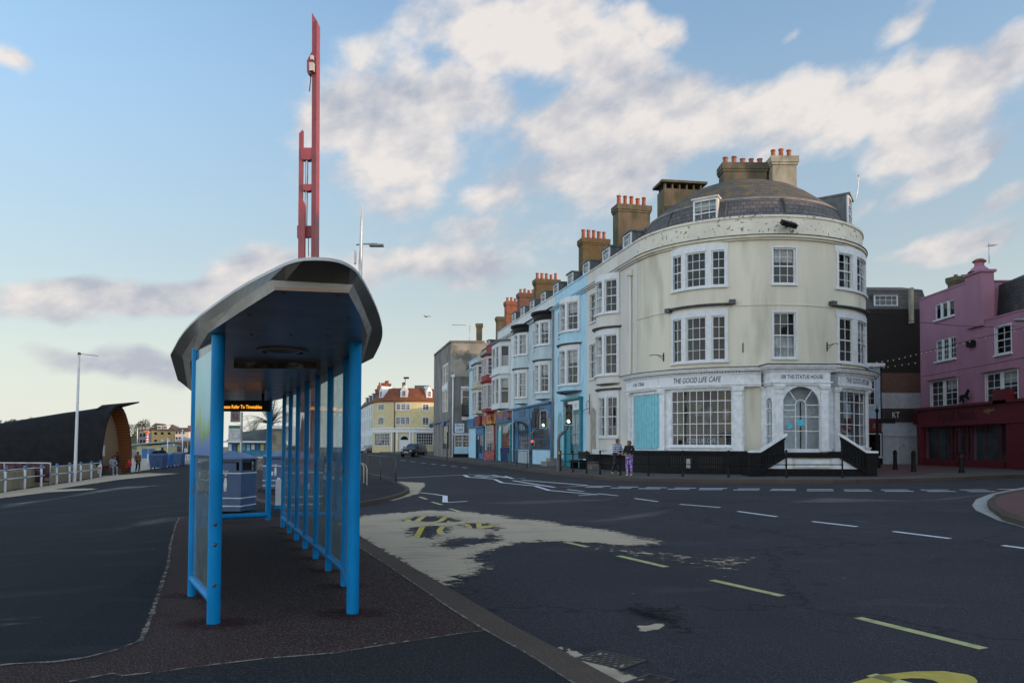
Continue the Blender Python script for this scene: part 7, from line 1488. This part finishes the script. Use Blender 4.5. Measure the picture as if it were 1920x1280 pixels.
def stripes(name, c1, c2, z0, sc_):
    m = bpy.data.materials.new(name); m.use_nodes = True; nt, N, L, b = nt_of(m); tc = N.new('ShaderNodeTexCoord'); w = N.new('ShaderNodeTexWave'); w.bands_direction = 'Z'; w.inputs['Scale'].default_value = sc_; L.new(tc.outputs['Object'], w.inputs['Vector']); r = N.new('ShaderNodeMapRange'); L.new(w.outputs[1], r.inputs[0]); r.inputs[1].default_value = .45; r.inputs[2].default_value = .55
    mx = N.new('ShaderNodeMix'); mx.data_type = 'RGBA'; L.new(r.outputs[0], mx.inputs[0]); mx.inputs[6].default_value = (*c1, 1); mx.inputs[7].default_value = (*c2, 1); L.new(mx.outputs[2], b.inputs['Base Color']); b.inputs['Roughness'].default_value = .9; return m
cl = lambda n, c, v=.1, **k: mat(n, c, .9, var=v, vs=8, **k)
p = G(1159, 891, .12); person('woman in a blue and white striped jumper and dark trousers leaning on the black railing', p+V((0, .35, 0)), .5, 1.62, stripes('striped_knit', (.50, .53, .60), (.05, .08, .20), 0, 3.3), cl('black_floral_trousers', (.02, .02, .03), .5, stain=(.15, .13, .15), st=(.6, .64), ss=12), cl('tan_shoes', (.2, .12, .08)), cl('brown_hair', (.09, .05, .03)),
       J=dict(wrL=(.12, -.24, 1.03), elL=(.24, -.05, 1.10), wrR=(-.10, -.24, 1.02), elR=(-.24, -.05, 1.10), nec=(.0, -.03, 1.42), hed=(.02, -.05, 1.52), hdt=(.02, -.05, 1.61), anR=(-.12, .22, .12), knR=(-.11, .02, .50), toR=(-.13, .10, .04)), hairlen=.02)
p = G(1179, 891.5, .12); person('girl in a black top and purple patterned leggings with white trainers by the railing', p+V((0, -.12, 0)), -.5, 1.52, cl('black_top', (.012, .012, .014)), cl('purple_leggings', (.20, .09, .36), .3, stain=(.52, .47, .60), st=(.53, .57), ss=14), cl('white_trainers', (.7, .7, .72)), cl('auburn_hair', (.16, .05, .02)),
       J=dict(wrR=(-.14, -.22, 1.02), elR=(-.25, -.02, 1.08), wrL=(.10, -.22, 1.00), elL=(.24, -.0, 1.08)), hairlen=.10)
p = V((-28.45, 56.9, 0)); p.z = zb3 = gz(p.x, p.y)+.1
person('man in a grey tracksuit sitting at the mouth of the boat-shaped building', V((p.x-.15, p.y+.3, zb3)), .9, 1.75, cl('grey_sweat_top', (.17, .19, .23)), cl('grey_joggers', (.16, .17, .20)), cl('pale_trainers', (.5, .5, .5)), cl('dark_hair', (.03, .02, .02)),
       J=dict(pel=(0, .12, .60), spi=(0, .12, .78), che=(0, .06, .97), nec=(0, .02, 1.12), hed=(0, -.03, 1.22), hdt=(0, -.03, 1.31), shL=(.17, .04, 1.05), shR=(-.17, .04, 1.05), elL=(.24, -.02, .80), elR=(-.24, -.02, .80), wrL=(.08, -.24, .74), wrR=(-.08, -.24, .74), hiL=(.10, .10, .58), hiR=(-.10, .10, .58), knL=(.13, -.32, .56), knR=(-.13, -.32, .56), anL=(.12, -.30, .10), anR=(-.12, -.30, .10), toL=(.13, -.45, .04), toR=(-.13, -.45, .04)))
MB().box(p.x-.9, p.x+.25, p.y+.25, p.y+.7, zb3-.1, zb3+.46).build('stone_block', mat('dark_block', (.05, .045, .045), .8), None, label='low dark block the grey-clad man sits on', cat='block')
person('person in black with a red scarf standing at the mouth of the boat-shaped building', V((p.x-.75, p.y+2.0, zb3)), -.2, 1.68, cl('black_jacket', (.015, .014, .016)), cl('black_jeans', (.012, .012, .015)), cl('black_shoes', (.02, .02, .02)), cl('black_hair', (.015, .012, .01)), J=dict(wrL=(.08, -.2, 1.25), elL=(.24, -.1, 1.12), wrR=(-.1, -.2, 1.05)), hairlen=.03)
q = V((p.x-.75, p.y+2.0, zb3)); MB().lathe([(.07, 1.36), (.10, 1.42), (.07, 1.48)], q, 10).lathe([(.045, .95), (.06, 1.35), (.0, 1.4)], q+V((-.12, -.15, 0)), 8).build('scarf', cl('red_knit', (.42, .02, .02)), [o for o in bpy.data.objects if o.get('label', '').startswith('person in black')][0])
p = V((-28.75, 59.5, zb3)); person('small child in a red hooded coat beside the boat-shaped building', p+V((.1, .2, 0)), .3, 1.12, cl('red_coat', (.50, .015, .02)), cl('child_dark_trousers', (.03, .03, .05)), cl('child_shoes', (.1, .1, .1)), MATS['red_coat'], jacket_len=.12, hood=True)
p = G(258, 885.5, .1); person('woman in a brown coat and black leggings walking away from the boat-shaped building', p, .9, 1.66, cl('brown_coat', (.16, .085, .035)), cl('black_leggings', (.012, .012, .015)), cl('dark_boots', (.05, .04, .04)), cl('dark_brown_hair', (.04, .02, .015)), jacket_len=.22, hairlen=.06, J=dict(knL=(.10, -.10, .50), anR=(-.10, .12, .10), toR=(-.10, -.02, .05)))
# ================================================================ wheeled bins, kiosk and seafront clutter
WBIN = mat('waste_bin_blue', (.035, .075, .16), .5, var=.15, vs=3); WB2 = mat('waste_bin_bright_blue', (.012, .10, .30), .5, var=.1)
def skip_bin(u0, u1, vt, vb, Y, m_, label, lidopen=False, dp=1.0):
    a, b = PX(u0, vb, Y), PX(u1, vt, Y); w = b.x-a.x; z0 = gz(a.x, Y)+.1; h = b.z-z0; t = thing('wheeled_waste_bin', V(((a.x+b.x)/2, Y, z0)), label, 'waste bin')
    c = V(((a.x+b.x)/2, Y+dp/2, z0)); q = lambda kx, ky, z: c+V((kx*w/2, ky*dp/2, z))
    MB().hexa([q(-.88, -.86, .16), q(.88, -.86, .16), q(.88, .86, .16), q(-.88, .86, .16), q(-1, -1, h*.86), q(1, -1, h*.86), q(1, 1, h*.86), q(-1, 1, h*.86)]).build('body', m_, t)
    MB().hexa([q(-1.03, -1.04, h*.86), q(1.03, -1.04, h*.86), q(1.03, 1.04, h*.86), q(-1.03, 1.04, h*.86), q(-.9, -.7, h), q(.9, -.7, h), q(.95, .9, h*1.05), q(-.95, .9, h*1.05)]).build('lid', m_, t)
    for kx in (-.75, .75):
        for ky in (-.7, .7): mb = MB().lathe([(0, -.03), (.08, -.03), (.08, .03), (0, .03)], (0, 0, 0), 10); mb.v = [V((v.z, v.x, v.y))+q(kx, ky, .08) for v in mb.v]; mb.build('wheel', BR, t)
    return t, q, h
t, q, h = skip_bin(278.5, 306, 849.5, 876, 71, WBIN, 'large dark blue wheeled bin topped with black bags, nearest the people')
mb = MB(); mb.ball(q(-.3, 0, h+.05), .42, 0, 10, 6, sz=.5).ball(q(.45, .1, h+.08), .38, 0, 10, 6, sz=.6); mb.build('rubbish_bag', BR, t)
skip_bin(307.5, 318, 851, 873, 75, WB2, 'narrow bright blue wheeled bin in the middle of the three'); skip_bin(321, 340, 848.5, 873, 79, WBIN, 'blue wheeled bin on the right, next to the white balustrade')
for u, v, Y, hh, lb in ((277, 876, 70, 1.3, 'white post with a band left of the big blue bin'), ): a = G(u, v, .1); t = thing('railing_post', a, lb, 'post'); MB().tube([a, a+V((0, 0, hh))], .07, 8).build('post', WP, t); MB().lathe([(.08, hh), (.09, hh+.06), (0, hh+.1)], a, 8).build('post_cap', BLUEB, t)
t = thing('balustrade', PX(349, 870, 84), 'white cross-braced balustrade right of the blue bins', 'railing'); Yb = 84
for z in (854, 861, 869.5): a, b = PX(341.5, z, Yb), PX(358, z-.5, Yb+3); MB().tube([a, b], .05, 6).build('rail', WP, t)
for k in range(4):
    u = 343+k*4.6; a = PX(u, 870.5, Yb+k*.7); MB().tube([a, PX(u, 852, Yb+k*.7)], .08, 8).build('post', WP, t)
    if k < 3:
        for (s0, s1) in ((868, 855), (855, 868)): MB().tube([PX(u, s0, Yb+k*.7), PX(u+4.6, s1, Yb+k*.7+.7)], .035, 5).build('brace', WP, t)
def far(name, label, cat, Y, u0, u1, v0, v1, dp, m_, part='wall'):
    a, b = PX(u0, v1, Y), PX(u1, v0, Y); t = thing(name, V(((a.x+b.x)/2, Y, a.z)), label, cat); MB().box(a.x, b.x, Y, Y+dp, a.z, b.z).build(part, m_, t); return t
def fb(t, Y, u0, u1, v0, v1, m_, nm, y0=-.06, y1=-.01): a, b = PX(u0, v1, Y), PX(u1, v0, Y); return MB().box(a.x, b.x, Y+y0, Y+y1, a.z, b.z).build(nm, m_, t)
KY = 122; t = far('beach_kiosk', 'flat-roofed pale yellow beach kiosk with blue doors', 'kiosk', KY, 256, 306, 836, 868, 5, mat('pale_yellow_wall', (.36, .36, .22), .8, var=.08)); 
P0, P1 = PX(251, 834.5, KY), PX(312, 829.5, KY); MB().hexa([P0+V((0, -.8, 0)), V((P1.x, P1.y-.8, P1.z)), V((P1.x, P1.y+6, P1.z)), P0+V((0, 6, 0)), P0+V((0, -.8, .2)), V((P1.x, P1.y-.8, P1.z+.25)), V((P1.x, P1.y+6, P1.z+.25)), P0+V((0, 6, .2))]).build('roof', mat('grey_flat_roof', (.22, .24, .25), .7), t)
for u0, u1 in ((266, 276.5), (278.5, 290)): fb(t, KY, u0, u1, 841, 866, WB2, 'door', -.1, -.01)
fb(t, KY, 303, 306.5, 838, 846, BLACKP, 'window', -.1)
t = thing('helter_skelter', PX(276, 832, 150), 'red and white striped fairground tower with an orange dome', 'fairground tower'); a = PX(276, 832, 150); hh = PX(276, 812, 150).z-a.z; mb = MB()
for k in range(8): mb.lathe([(.26-.01*k, hh*k/8), (.25-.01*k, hh*(k+1)/8)], a, 14, k % 2)
mb.build('tower', [mat('fair_red', (.45, .03, .05), .5), WP], t); MB().ball(a+V((0, 0, hh+.2)), .44, 0, 16, 8, sz=.8).build('dome', mat('fair_orange', (.7, .14, .02), .5), t)
HTL = mat('yellow_brick_far', (.40, .29, .13), .9, var=.1, vs=.3); HY = 330; Htop = 806
t = far('hotel_building', 'yellow brick hotel with two white dormers below the wooded hill', 'building', HY, 283, 327, 806.5, 846, 12, HTL)
fb(t, HY, 260, 283, 808, 846, mat('grey_side_wall', (.17, .18, .19), .9), 'side_wall', 0, 12)
a, b = PX(258, 806.5, HY), PX(329, 806.5, HY); tz = PX(0, 795, HY).z
MB().hexa([V((a.x, HY-.6, a.z)), V((b.x, HY-.6, a.z)), V((b.x, HY+13, a.z)), V((a.x, HY+13, a.z)), V((a.x+9, HY+4, tz)), V((b.x-4, HY+4, tz)), V((b.x-4, HY+9, tz)), V((a.x+9, HY+9, tz))]).build('roof', mat('brown_far_roof', (.09, .06, .045), .9), t)
MB().prism([(PX(290, 0, HY).x, tz-.5), (PX(298, 0, HY).x, PX(0, 791, HY).z), (PX(307, 0, HY).x, PX(0, 791.5, HY).z), (PX(316, 0, HY).x, tz-.5)], lambda p: V((p[0], HY+5, p[1])), lambda p: V((p[0], HY+9, p[1]))).build('roof', MATS['brown_far_roof'], t)
for u0 in (295, 305.5): fb(t, HY, u0, u0+8.5, 797.5, 804, WP, 'dormer', -.2, 3); [fb(t, HY, u0+1.2+2.2*k, u0+2.8+2.2*k, 799.5, 802.5, BLACKP, 'window', -.3, -.21) for k in range(3)]
for u in (289.5, 302, 315): fb(t, HY, u, u+4.5, 810, 815, BLACKP, 'window', -.2); fb(t, HY, u-.3, u+4.8, 815, 815.8, WP, 'sill', -.4)
for u in (289.5, 302, 315): fb(t, HY, u, u+4.5, 824, 830, BLACKP if u < 300 else WP, 'window', -.2)
for u in (263, 269, 275): [fb(t, HY, u, u+3, v, v+6, BLACKP, 'window', -.2) for v in (812, 824)]
for u in (262, 268, 274): fb(t, HY, u, u+4, 800.5, 805.5, MATS['pale_lead'], 'dormer', -.4, 2)
t = far('white_house', 'white house with a brick chimney right of the yellow hotel', 'building', 320, 327.5, 354, 808.5, 846, 10, mat('white_far_wall', (.50, .45, .40), .9, var=.05)); a, b = PX(327, 808.5, 320), PX(355, 808.5, 320); MB().prism([(0, a.z), (4, a.z+1.6), (9, a.z+1.6), (11, a.z)], lambda p: V((a.x, 319.5+p[0], p[1])), lambda p: V((b.x, 319.5+p[0], p[1]))).build('roof', MATS['brown_far_roof'], t); fb(t, 320, 348, 353, 797, 808, BRICKR, 'chimney', 2, 5)
for u in (330, 336, 343): fb(t, 320, u, u+3, 809.5, 813, BLACKP, 'window', -.2); fb(t, 320, u, u+3, 819, 823, BLACKP, 'window', -.2)
t = far('brick_house', 'red brick house partly hidden behind the shelter post', 'building', 325, 354, 372, 807, 846, 10, BRICKR); fb(t, 325, 355, 361, 818, 822, BLACKP, 'window', -.2)
for (u0, u1, uc, vt, vb, vg, lb) in ((326, 359, 345, 818.5, 826.5, 846, 'grey marquee roof with pointed top behind the white balustrade'), (300, 322, 309, 829, 836, 846, 'low dark seafront hut roof between kiosk and marquee')):
    Ym = 140; a, b, c = PX(u0, vb, Ym), PX(u1, vb, Ym), PX(uc, vt, Ym+3); t = thing('marquee', V((c.x, Ym+3, a.z-3)), lb, 'marquee'); Q = [V((a.x, Ym, a.z)), V((b.x, Ym, b.z)), V((b.x, Ym+6, b.z)), V((a.x, Ym+6, a.z))]; mb = MB()
    for k in range(4): mb.poly([Q[k], Q[(k+1) % 4], c])
    mb.build('roof', MATS['grey_flat_roof'], t); zz = PX(0, vg, Ym).z
    for q in Q: MB().box(q.x-.06, q.x+.06, q.y-.06, q.y+.06, zz, q.z).build('leg', WP, t)
t = far('seafront_shops', 'low dark row of seafront stalls with a brown roof behind the bins', 'building', 150, 300, 372, 836, 850, 5, mat('dark_stalls', (.035, .05, .05), .8, var=.6, vs=.5)); fb(t, 150, 300, 372, 827, 836, MATS['brown_far_roof'], 'roof', 0, 5)
for u, m_ in ((312, WB2), (322, CREAM), (333, MAROON), (346, WP)): fb(t, 150, u, u+5, 840, 848, m_, 'stall_front', -.15)
for u, v0, v1, Y, lb in ((257.5, 803, 834, 125, 'pale pole left of the striped tower'), (314, 822, 850, 110, 'white pole behind the blue bins'), (342, 806, 852, 112, 'white lamp pole near the marquee')): a = PX(u, v1, Y); t = thing('pole', a, lb, 'pole'); MB().tube([a, PX(u+.4, v0, Y)], [.09, .06], 8).build('shaft', WP, t); MB().ball(PX(u+.4, v0, Y), .1, 0, 8, 6).build('finial', WP, t)
# background seen through the shelter
t = far('stone_kiosk', 'buff seafront kiosk with a flat white roof seen between the shelter posts', 'kiosk', 55, 505, 540, 803, 859, 2.5, mat('buff_kiosk_wall', (.22, .20, .15), .9, var=.15, vs=2, stain=(.12, .11, .08), st=(.5, .7))); fb(t, 55, 503, 542, 798, 803.5, WP, 'roof', -.3, 2.8); fb(t, 55, 505, 540, 851, 863, BLACKP, 'plinth', -.05, 2.5)
t = far('seafront_stall', 'bright blue seafront stall with posters behind the litter bin', 'stall', 95, 427, 500, 829, 853, 4, mat('stall_blue', (.02, .16, .30), .6, var=.3, vs=1))
pr2 = random.Random(5)
for k in range(8): u = 429+k*8.6; fb(t, 95, u, u+6, 831+pr2.uniform(0, 2), 842+pr2.uniform(0, 4), [WP, WB2, mat('stall_yellow', (.45, .4, .08), .6), mat('stall_teal', (.05, .3, .35), .6), LB][k % 5], 'poster', -.12)
a, b = PX(424, 829, 95), PX(503, 829, 95); MB().hexa([V((a.x, 94, a.z)), V((b.x, 94, b.z)), V((b.x, 101, b.z)), V((a.x, 101, a.z)), V((PX(462, 0, 97).x, 97, PX(0, 808, 97).z)), V((b.x, 97, PX(0, 799, 97).z)), V((b.x, 99, PX(0, 799, 97).z)), V((PX(462, 0, 97).x, 99, PX(0, 808, 97).z))]).build('roof', mat('dark_green_roof', (.055, .065, .06), .8, var=.3, vs=.6), t); fb(t, 95, 424, 503, 826.5, 829.5, WP, 'fascia', -1.1, -.6)
t = far('stone_wall', 'low rough stone wall behind the litter bin', 'wall', 40, 470, 503, 858, 881, .5, mat('rubble_stone', (.14, .13, .11), .9, var=.6, vs=4, bump=.6, bs=8), 'masonry'); fb(t, 40, 469, 504, 856, 858.3, CREAMA, 'coping', -.05, .55)
# ================================================================ cars
TYRE = mat('tyre', (.015, .015, .016), .8); RIM = mat('alloy_rim', (.3, .31, .32), .35, metal=.8); CGL = mat('car_glass', (.012, .015, .018), .06, var=0, spec=.8); LMP = mat('headlamp', (.5, .52, .55), .15, var=0, spec=.8); PLT = mat('number_plate', (.5, .5, .45), .5)
def car(name, label, loc, rot, paint, L_, W, H, st):
    """st: stations (y from nose, z low, z belt, z top, belt half width, top half width); nose towards -Y"""
    t = thing(name, loc, label, 'car'); T = Matrix.Translation(loc) @ Matrix.Rotation(rot, 4, 'Z')
    def rg(s): y, zl, zb_, zt, hb_, ht = s; h = [(hb_*.90, zl), (hb_, zl+.18), (hb_*1.0, (zl+zb_)/2+.1), (hb_*.97, zb_), (ht, zt-.05), (ht*.8, zt)]; return [T@V((x, y-L_/2, z)) for x, z in h]+[T@V((-x, y-L_/2, z)) for x, z in h[::-1]]
    R = [rg(s) for s in st]; mb = MB()
    for A, B in zip(R, R[1:]):
        for i in range(11): mb.faces([A[i], A[i+1], B[i+1], B[i]], [(0, 1, 2, 3)], 0, True)
        mb.poly([A[0], B[0], B[11], A[11]])
    mb.poly(R[0]); mb.poly(R[-1]); body = mb.build('body', paint, t)
    f = next(i for i, s in enumerate(st) if s[3]-s[2] > .3); b_ = max(i for i, s in enumerate(st) if s[3]-s[2] > .3)
    q = lambda A, B, k, e=.012: (A*(1-k)+B*k)
    ws = MB(); A, B = R[f-1], R[f]; up_ = T.to_3x3()@V((0, -.015, .012)); ws.poly([p+up_ for p in (q(A[4], B[4], .08), q(A[7], B[7], .08), q(A[7], B[7], .94), q(A[4], B[4], .94))]); ws.build('windscreen', CGL, t)
    A, B = R[b_], R[b_+1]; up_ = T.to_3x3()@V((0, .015, .012)); rw = MB(); rw.poly([p+up_ for p in (q(A[4], B[4], .1), q(A[7], B[7], .1), q(A[7], B[7], .8), q(A[4], B[4], .8))]); rw.build('rear_window', CGL, t)
    for s_, i3, i4 in ((1, 3, 4), (-1, 8, 7)):
        for k in range(f, b_):
            A, B = R[k], R[k+1]; o_ = T.to_3x3()@V((s_*.012, 0, .004)); sw_ = MB(); lo0, lo1, hi0, hi1 = q(A[i3], A[i4], .12), q(B[i3], B[i4], .12), q(A[i3], A[i4], .9), q(B[i3], B[i4], .9); sw_.poly([p+o_ for p in (q(lo0, lo1, .05), q(lo0, lo1, .95), q(hi0, hi1, .95), q(hi0, hi1, .05))]); sw_.build('side_window', CGL, t)
    hw = max(s[4] for s in st)
    for y in (-L_/2+.85, L_/2-.85):
        for s_ in (-1, 1):
            w = MB().lathe([(.20, -.10), (.32, -.11), (.345, -.06), (.345, .06), (.32, .11), (.20, .10)], (0, 0, 0), 20); w.v = [T@V((v.z+s_*(hw-.08), y+v.x, v.y+.34)) for v in w.v]; w_ = w.build('wheel', TYRE, t)
            r = MB().lathe([(0, 0), (.08, .02), (.21, 0)], (0, 0, 0), 14); r.v = [T@V((s_*(hw+.025+v.z*.5), y+v.x, v.y+.34)) for v in r.v]; r.build('rim', RIM, w_)
    s0, s1 = st[0], st[1]
    for s_ in (-1, 1):
        h_ = MB().box(s_*s1[4]*.52 if s_ > 0 else -s1[4]*.9, s_*s1[4]*.9 if s_ > 0 else -s1[4]*.52, -L_/2+.0, -L_/2+.25, s1[2]-.22, s1[2]-.08, 0, T); h_.build('headlight', LMP, t)
        MB().hexa([T@V((s_*(hw+x), -L_/2+st[f-1][0]+.35+y, st[f-1][2]+z)) for z in (.05, .2) for x, y in ((0, 0), (.2, 0), (.2, .12), (0, .12))]).build('mirror', paint, t)
    MB().box(-.26, .26, -L_/2-.03, -L_/2+.05, s0[1]+.18, s0[1]+.29, 0, T).build('number_plate', PLT, t); MB().box(-s0[4]*.5, s0[4]*.5, -L_/2-.015, -L_/2+.05, s0[1]+.33, s0[2]-.1, 0, T).build('grille', TLD, t)
    return t
suv = [(0, .35, .80, .84, .62, .55), (.12, .28, .92, .96, .80, .70), (.9, .25, 1.02, 1.06, .90, .74), (1.25, .25, 1.06, 1.12, .92, .74), (2.0, .25, 1.08, 1.62, .92, .62), (2.9, .25, 1.10, 1.67, .92, .64), (3.9, .25, 1.12, 1.62, .91, .62), (4.4, .3, 1.10, 1.16, .86, .60), (4.5, .4, .9, .95, .8, .6)]
p = G(773, 856.5); car('parked_car', 'dark grey four-wheel-drive car facing the camera in front of the yellow building', V((p.x, p.y+1.5, p.z)), -.30, mat('dark_grey_paint', (.02, .024, .03), .25, var=0, metal=.5, spec=.7), 4.5, 1.84, 1.67, suv)
hat = [(0, .35, .66, .70, .60, .5), (.12, .25, .76, .80, .76, .6), (.9, .22, .90, .94, .84, .64), (1.1, .22, .93, .98, .85, .66), (1.85, .22, .95, 1.38, .85, .58), (2.7, .22, .96, 1.45, .85, .58), (3.5, .22, .98, 1.38, .84, .56), (4.0, .3, .92, .96, .78, .56), (4.1, .35, .8, .84, .72, .5)]
p = G(690, 848); car('parked_car', 'silver hatchback parked at the left, beyond the guard railing', V((p.x, p.y+1.5, p.z)), -.55, mat('silver_paint', (.36, .37, .38), .3, var=0, metal=.6), 4.1, 1.7, 1.45, hat)
p = G(676, 847); car('parked_car', 'white car mostly hidden behind the shelter post', V((p.x-.6, p.y+5, p.z)), -.5, mat('white_car_paint', (.6, .6, .6), .3, var=0), 4.1, 1.7, 1.45, hat)
a = G(725.5, 845.5, .1); t = thing('parking_sign', a, 'small blue sign on the pavement in front of the yellow building window', 'sign'); MB().box(a.x-.3, a.x+.3, a.y-.04, a.y+.04, a.z+.4, a.z+1.5).build('plate', BLUEB, t); MB().box(a.x-.05, a.x+.05, a.y, a.y+.06, a.z-.05, a.z+.4).build('leg', GALV, t)
a = G(797, 850, .12); t = thing('bollard', a, 'black bollard behind the dark car', 'bollard'); MB().lathe([(.16, 0), (.14, 1.0), (.18, 1.05), (.1, 1.2), (0, 1.25)], a, 10).build('body', BR, t); MB().lathe([(.15, .8), (.16, .82), (.16, .9), (.15, .92)], a, 10).build('band', WP, t)
a = G(838, 863, .12); t = thing('sign_post', a, 'thin grey post on the kerb in front of the grey stone building', 'post'); MB().tube([a, a+V((0, 0, 2.5))], .05, 8).build('shaft', TLP, t); MB().ball(a+V((0, 0, 2.5)), .06, 0, 8, 6).build('cap', TLP, t)
# ================================================================ trees
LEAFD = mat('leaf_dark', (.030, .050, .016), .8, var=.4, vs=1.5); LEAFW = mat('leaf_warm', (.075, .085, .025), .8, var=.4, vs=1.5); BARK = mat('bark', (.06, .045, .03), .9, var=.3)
def tree(label, c, base, rx, ry, rz_, n, leaf, m_, group=None, seed=1):
    r = random.Random(seed); t = thing('tree', (c.x, c.y, base), label, 'tree', group); MB().tube([(c.x, c.y, base), (c.x+.1*rx, c.y, (base+c.z)/2), (c.x, c.y, c.z)], [rx*.07, rx*.05, rx*.02], 8).tube([(c.x+.05*rx, c.y, (base+c.z)/2), (c.x+.5*rx, c.y, c.z+.2*rz_)], [rx*.03, rx*.01], 6).tube([(c.x+.05*rx, c.y, (base+c.z)/2), (c.x-.5*rx, c.y, c.z+.1*rz_)], [rx*.03, rx*.01], 6).build('trunk', BARK, t)
    cl_ = []
    for k in range(14):
        a_, b_ = r.uniform(0, 2*pi), r.uniform(-.5, 1); q = sqrt(max(0, 1-b_*b_))*r.uniform(.5, .95); cl_.append((V((c.x+rx*q*cos(a_), c.y+ry*q*sin(a_), c.z+rz_*b_*.72)), r.uniform(.28, .48)))
    mb = MB()
    for k in range(n):
        o_, rr3 = r.choice(cl_); d = V((r.gauss(0, 1), r.gauss(0, 1), r.gauss(0, 1))).normalized()*r.uniform(.55, 1.0); p_ = o_+V((d.x*rx*rr3, d.y*ry*rr3, d.z*rz_*rr3)); nn_ = (d+V((r.uniform(-.8, .8), r.uniform(-.8, .8), r.uniform(-.2, 1)))).normalized(); x_ = nn_.orthogonal().normalized(); y_ = nn_.cross(x_); s_ = leaf*r.uniform(.6, 1.4); a_ = r.uniform(0, pi); x_, y_ = x_*cos(a_)+y_*sin(a_), y_*cos(a_)-x_*sin(a_)
        mb.poly([p_-x_*s_, p_-y_*s_*.6, p_+x_*s_, p_+y_*s_*.6], r.randrange(2))
    mb.build('crown', [m_, LEAFD], t, weld=False); return t
TG = 'trees on the hill beyond the town'; sd_ = 10
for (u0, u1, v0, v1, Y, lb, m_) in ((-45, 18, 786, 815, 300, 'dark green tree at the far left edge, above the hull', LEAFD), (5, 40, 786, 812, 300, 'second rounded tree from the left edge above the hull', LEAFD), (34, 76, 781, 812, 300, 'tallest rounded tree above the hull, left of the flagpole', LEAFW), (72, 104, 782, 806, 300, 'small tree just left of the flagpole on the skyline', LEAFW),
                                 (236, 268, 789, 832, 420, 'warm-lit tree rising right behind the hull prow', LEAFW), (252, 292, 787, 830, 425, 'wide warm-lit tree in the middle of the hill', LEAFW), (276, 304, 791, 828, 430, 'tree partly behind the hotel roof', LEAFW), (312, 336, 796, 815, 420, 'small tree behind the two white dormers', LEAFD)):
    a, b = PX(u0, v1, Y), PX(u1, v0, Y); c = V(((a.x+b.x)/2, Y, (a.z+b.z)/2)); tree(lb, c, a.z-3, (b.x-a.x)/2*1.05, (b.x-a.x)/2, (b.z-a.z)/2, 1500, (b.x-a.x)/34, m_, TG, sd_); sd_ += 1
# hill carrying them
hb = []
for (u0, u1, Y, v0, v1) in ((-400, 110, 330, 812, 806), (225, 345, 450, 816, 812)):
    pts = [PX(u0+(u1-u0)*k/10, v0+(v1-v0)*k/10+R_.uniform(-2, 2)+(12*(k/10)**4 if u1 < 200 else 14*abs(k/5-1)**3), Y) for k in range(11)]; mb = MB()
    for a, b in zip(pts, pts[1:]): mb.poly([V((a.x, a.y-60, -3)), V((b.x, b.y-60, -3)), b, a]); mb.poly([a, b, V((b.x, b.y+80, -3)), V((a.x, a.y+80, -3))])
    o = mb.build('hill', mat('hill_green', (.035, .05, .02), .9, var=.3, vs=.1)); o['kind'] = 'structure'
t = far('far_house', 'orange-roofed far house at the left edge below the trees', 'house', 270, -30, 6, 799, 812, 8, BRICKB); fb(t, 270, -30, 5, 795, 800, mat('orange_far_roof', (.35, .13, .04), .9), 'roof', -.5, 8); fb(t, 270, 26, 32, 795, 806, BRICKR, 'chimney', 0, 3)
def palm(label, p, h, n, L_, seed, m_=LEAFD):
    r = random.Random(seed); t = thing('palm_tree', p, label, 'palm tree'); MB().tube([p, p+V((.05, 0, h*.5)), p+V((0, 0, h))], [.22, .17, .2], 10).build('trunk', BARK, t); mb = MB(); c = p+V((0, 0, h))
    for k in range(n):
        a_ = r.uniform(0, 2*pi); e0 = r.uniform(.2, 1.35); pts = []; d = V((cos(a_)*cos(e0), sin(a_)*cos(e0), sin(e0))); q = c.copy()
        for s_ in range(7): pts.append(q.copy()); q += d*L_/6; d = (d+V((0, 0, -.13-.05*s_*(1.4-e0)))).normalized()
        sd2 = V((-sin(a_), cos(a_), 0))
        for i in range(1, 6):
            for s_ in (-1, 1):
                for j_ in (0, .5): o_ = pts[i]+(pts[i+1]-pts[i])*j_; tp_ = o_+sd2*s_*L_*.22*(1-i/8)+(pts[i+1]-pts[i])*1.1+V((0, 0, -.06)); w_ = (pts[i+1]-pts[i])*.12; mb.poly([o_, o_+w_, tp_])
        mb.tube(pts, [.03, .028, .025, .02, .016, .012, .006], 4, cap=False)
    mb.build('crown', m_, t, weld=False)
palm('spiky palm rising behind the buff kiosk, seen through the shelter', V((PX(521, 0, 62).x, 62, -.2)), 3.3, 34, 2.6, 3); palm('low palm with drooping fronds beyond the blue stall', V((PX(486, 0, 110).x, 110, -.4)), 3.0, 26, 3.4, 4)
# seagull
q = PX(799.5, 594, 120); t = thing('seagull', q, 'tiny dark gull gliding in the sky right of the street lamp', 'bird'); mb = MB(); mb.tube([q+V((-.3, 0, 0)), q, q+V((.28, 0, .03))], [.03, .08, .03], 8); mb.build('body', TLP, t)
for s_ in (-1, 1): MB().faces([q+V((-.12, 0, .05)), q+V((.1, 0, .05)), q+V((.05+s_*.35, s_*.3, .22)), q+V((s_*.75, s_*.7, .1)), q+V((-.12+s_*.35, s_*.3, .2))], [(0, 1, 2, 3, 4)]).build('wing', TLP, t)
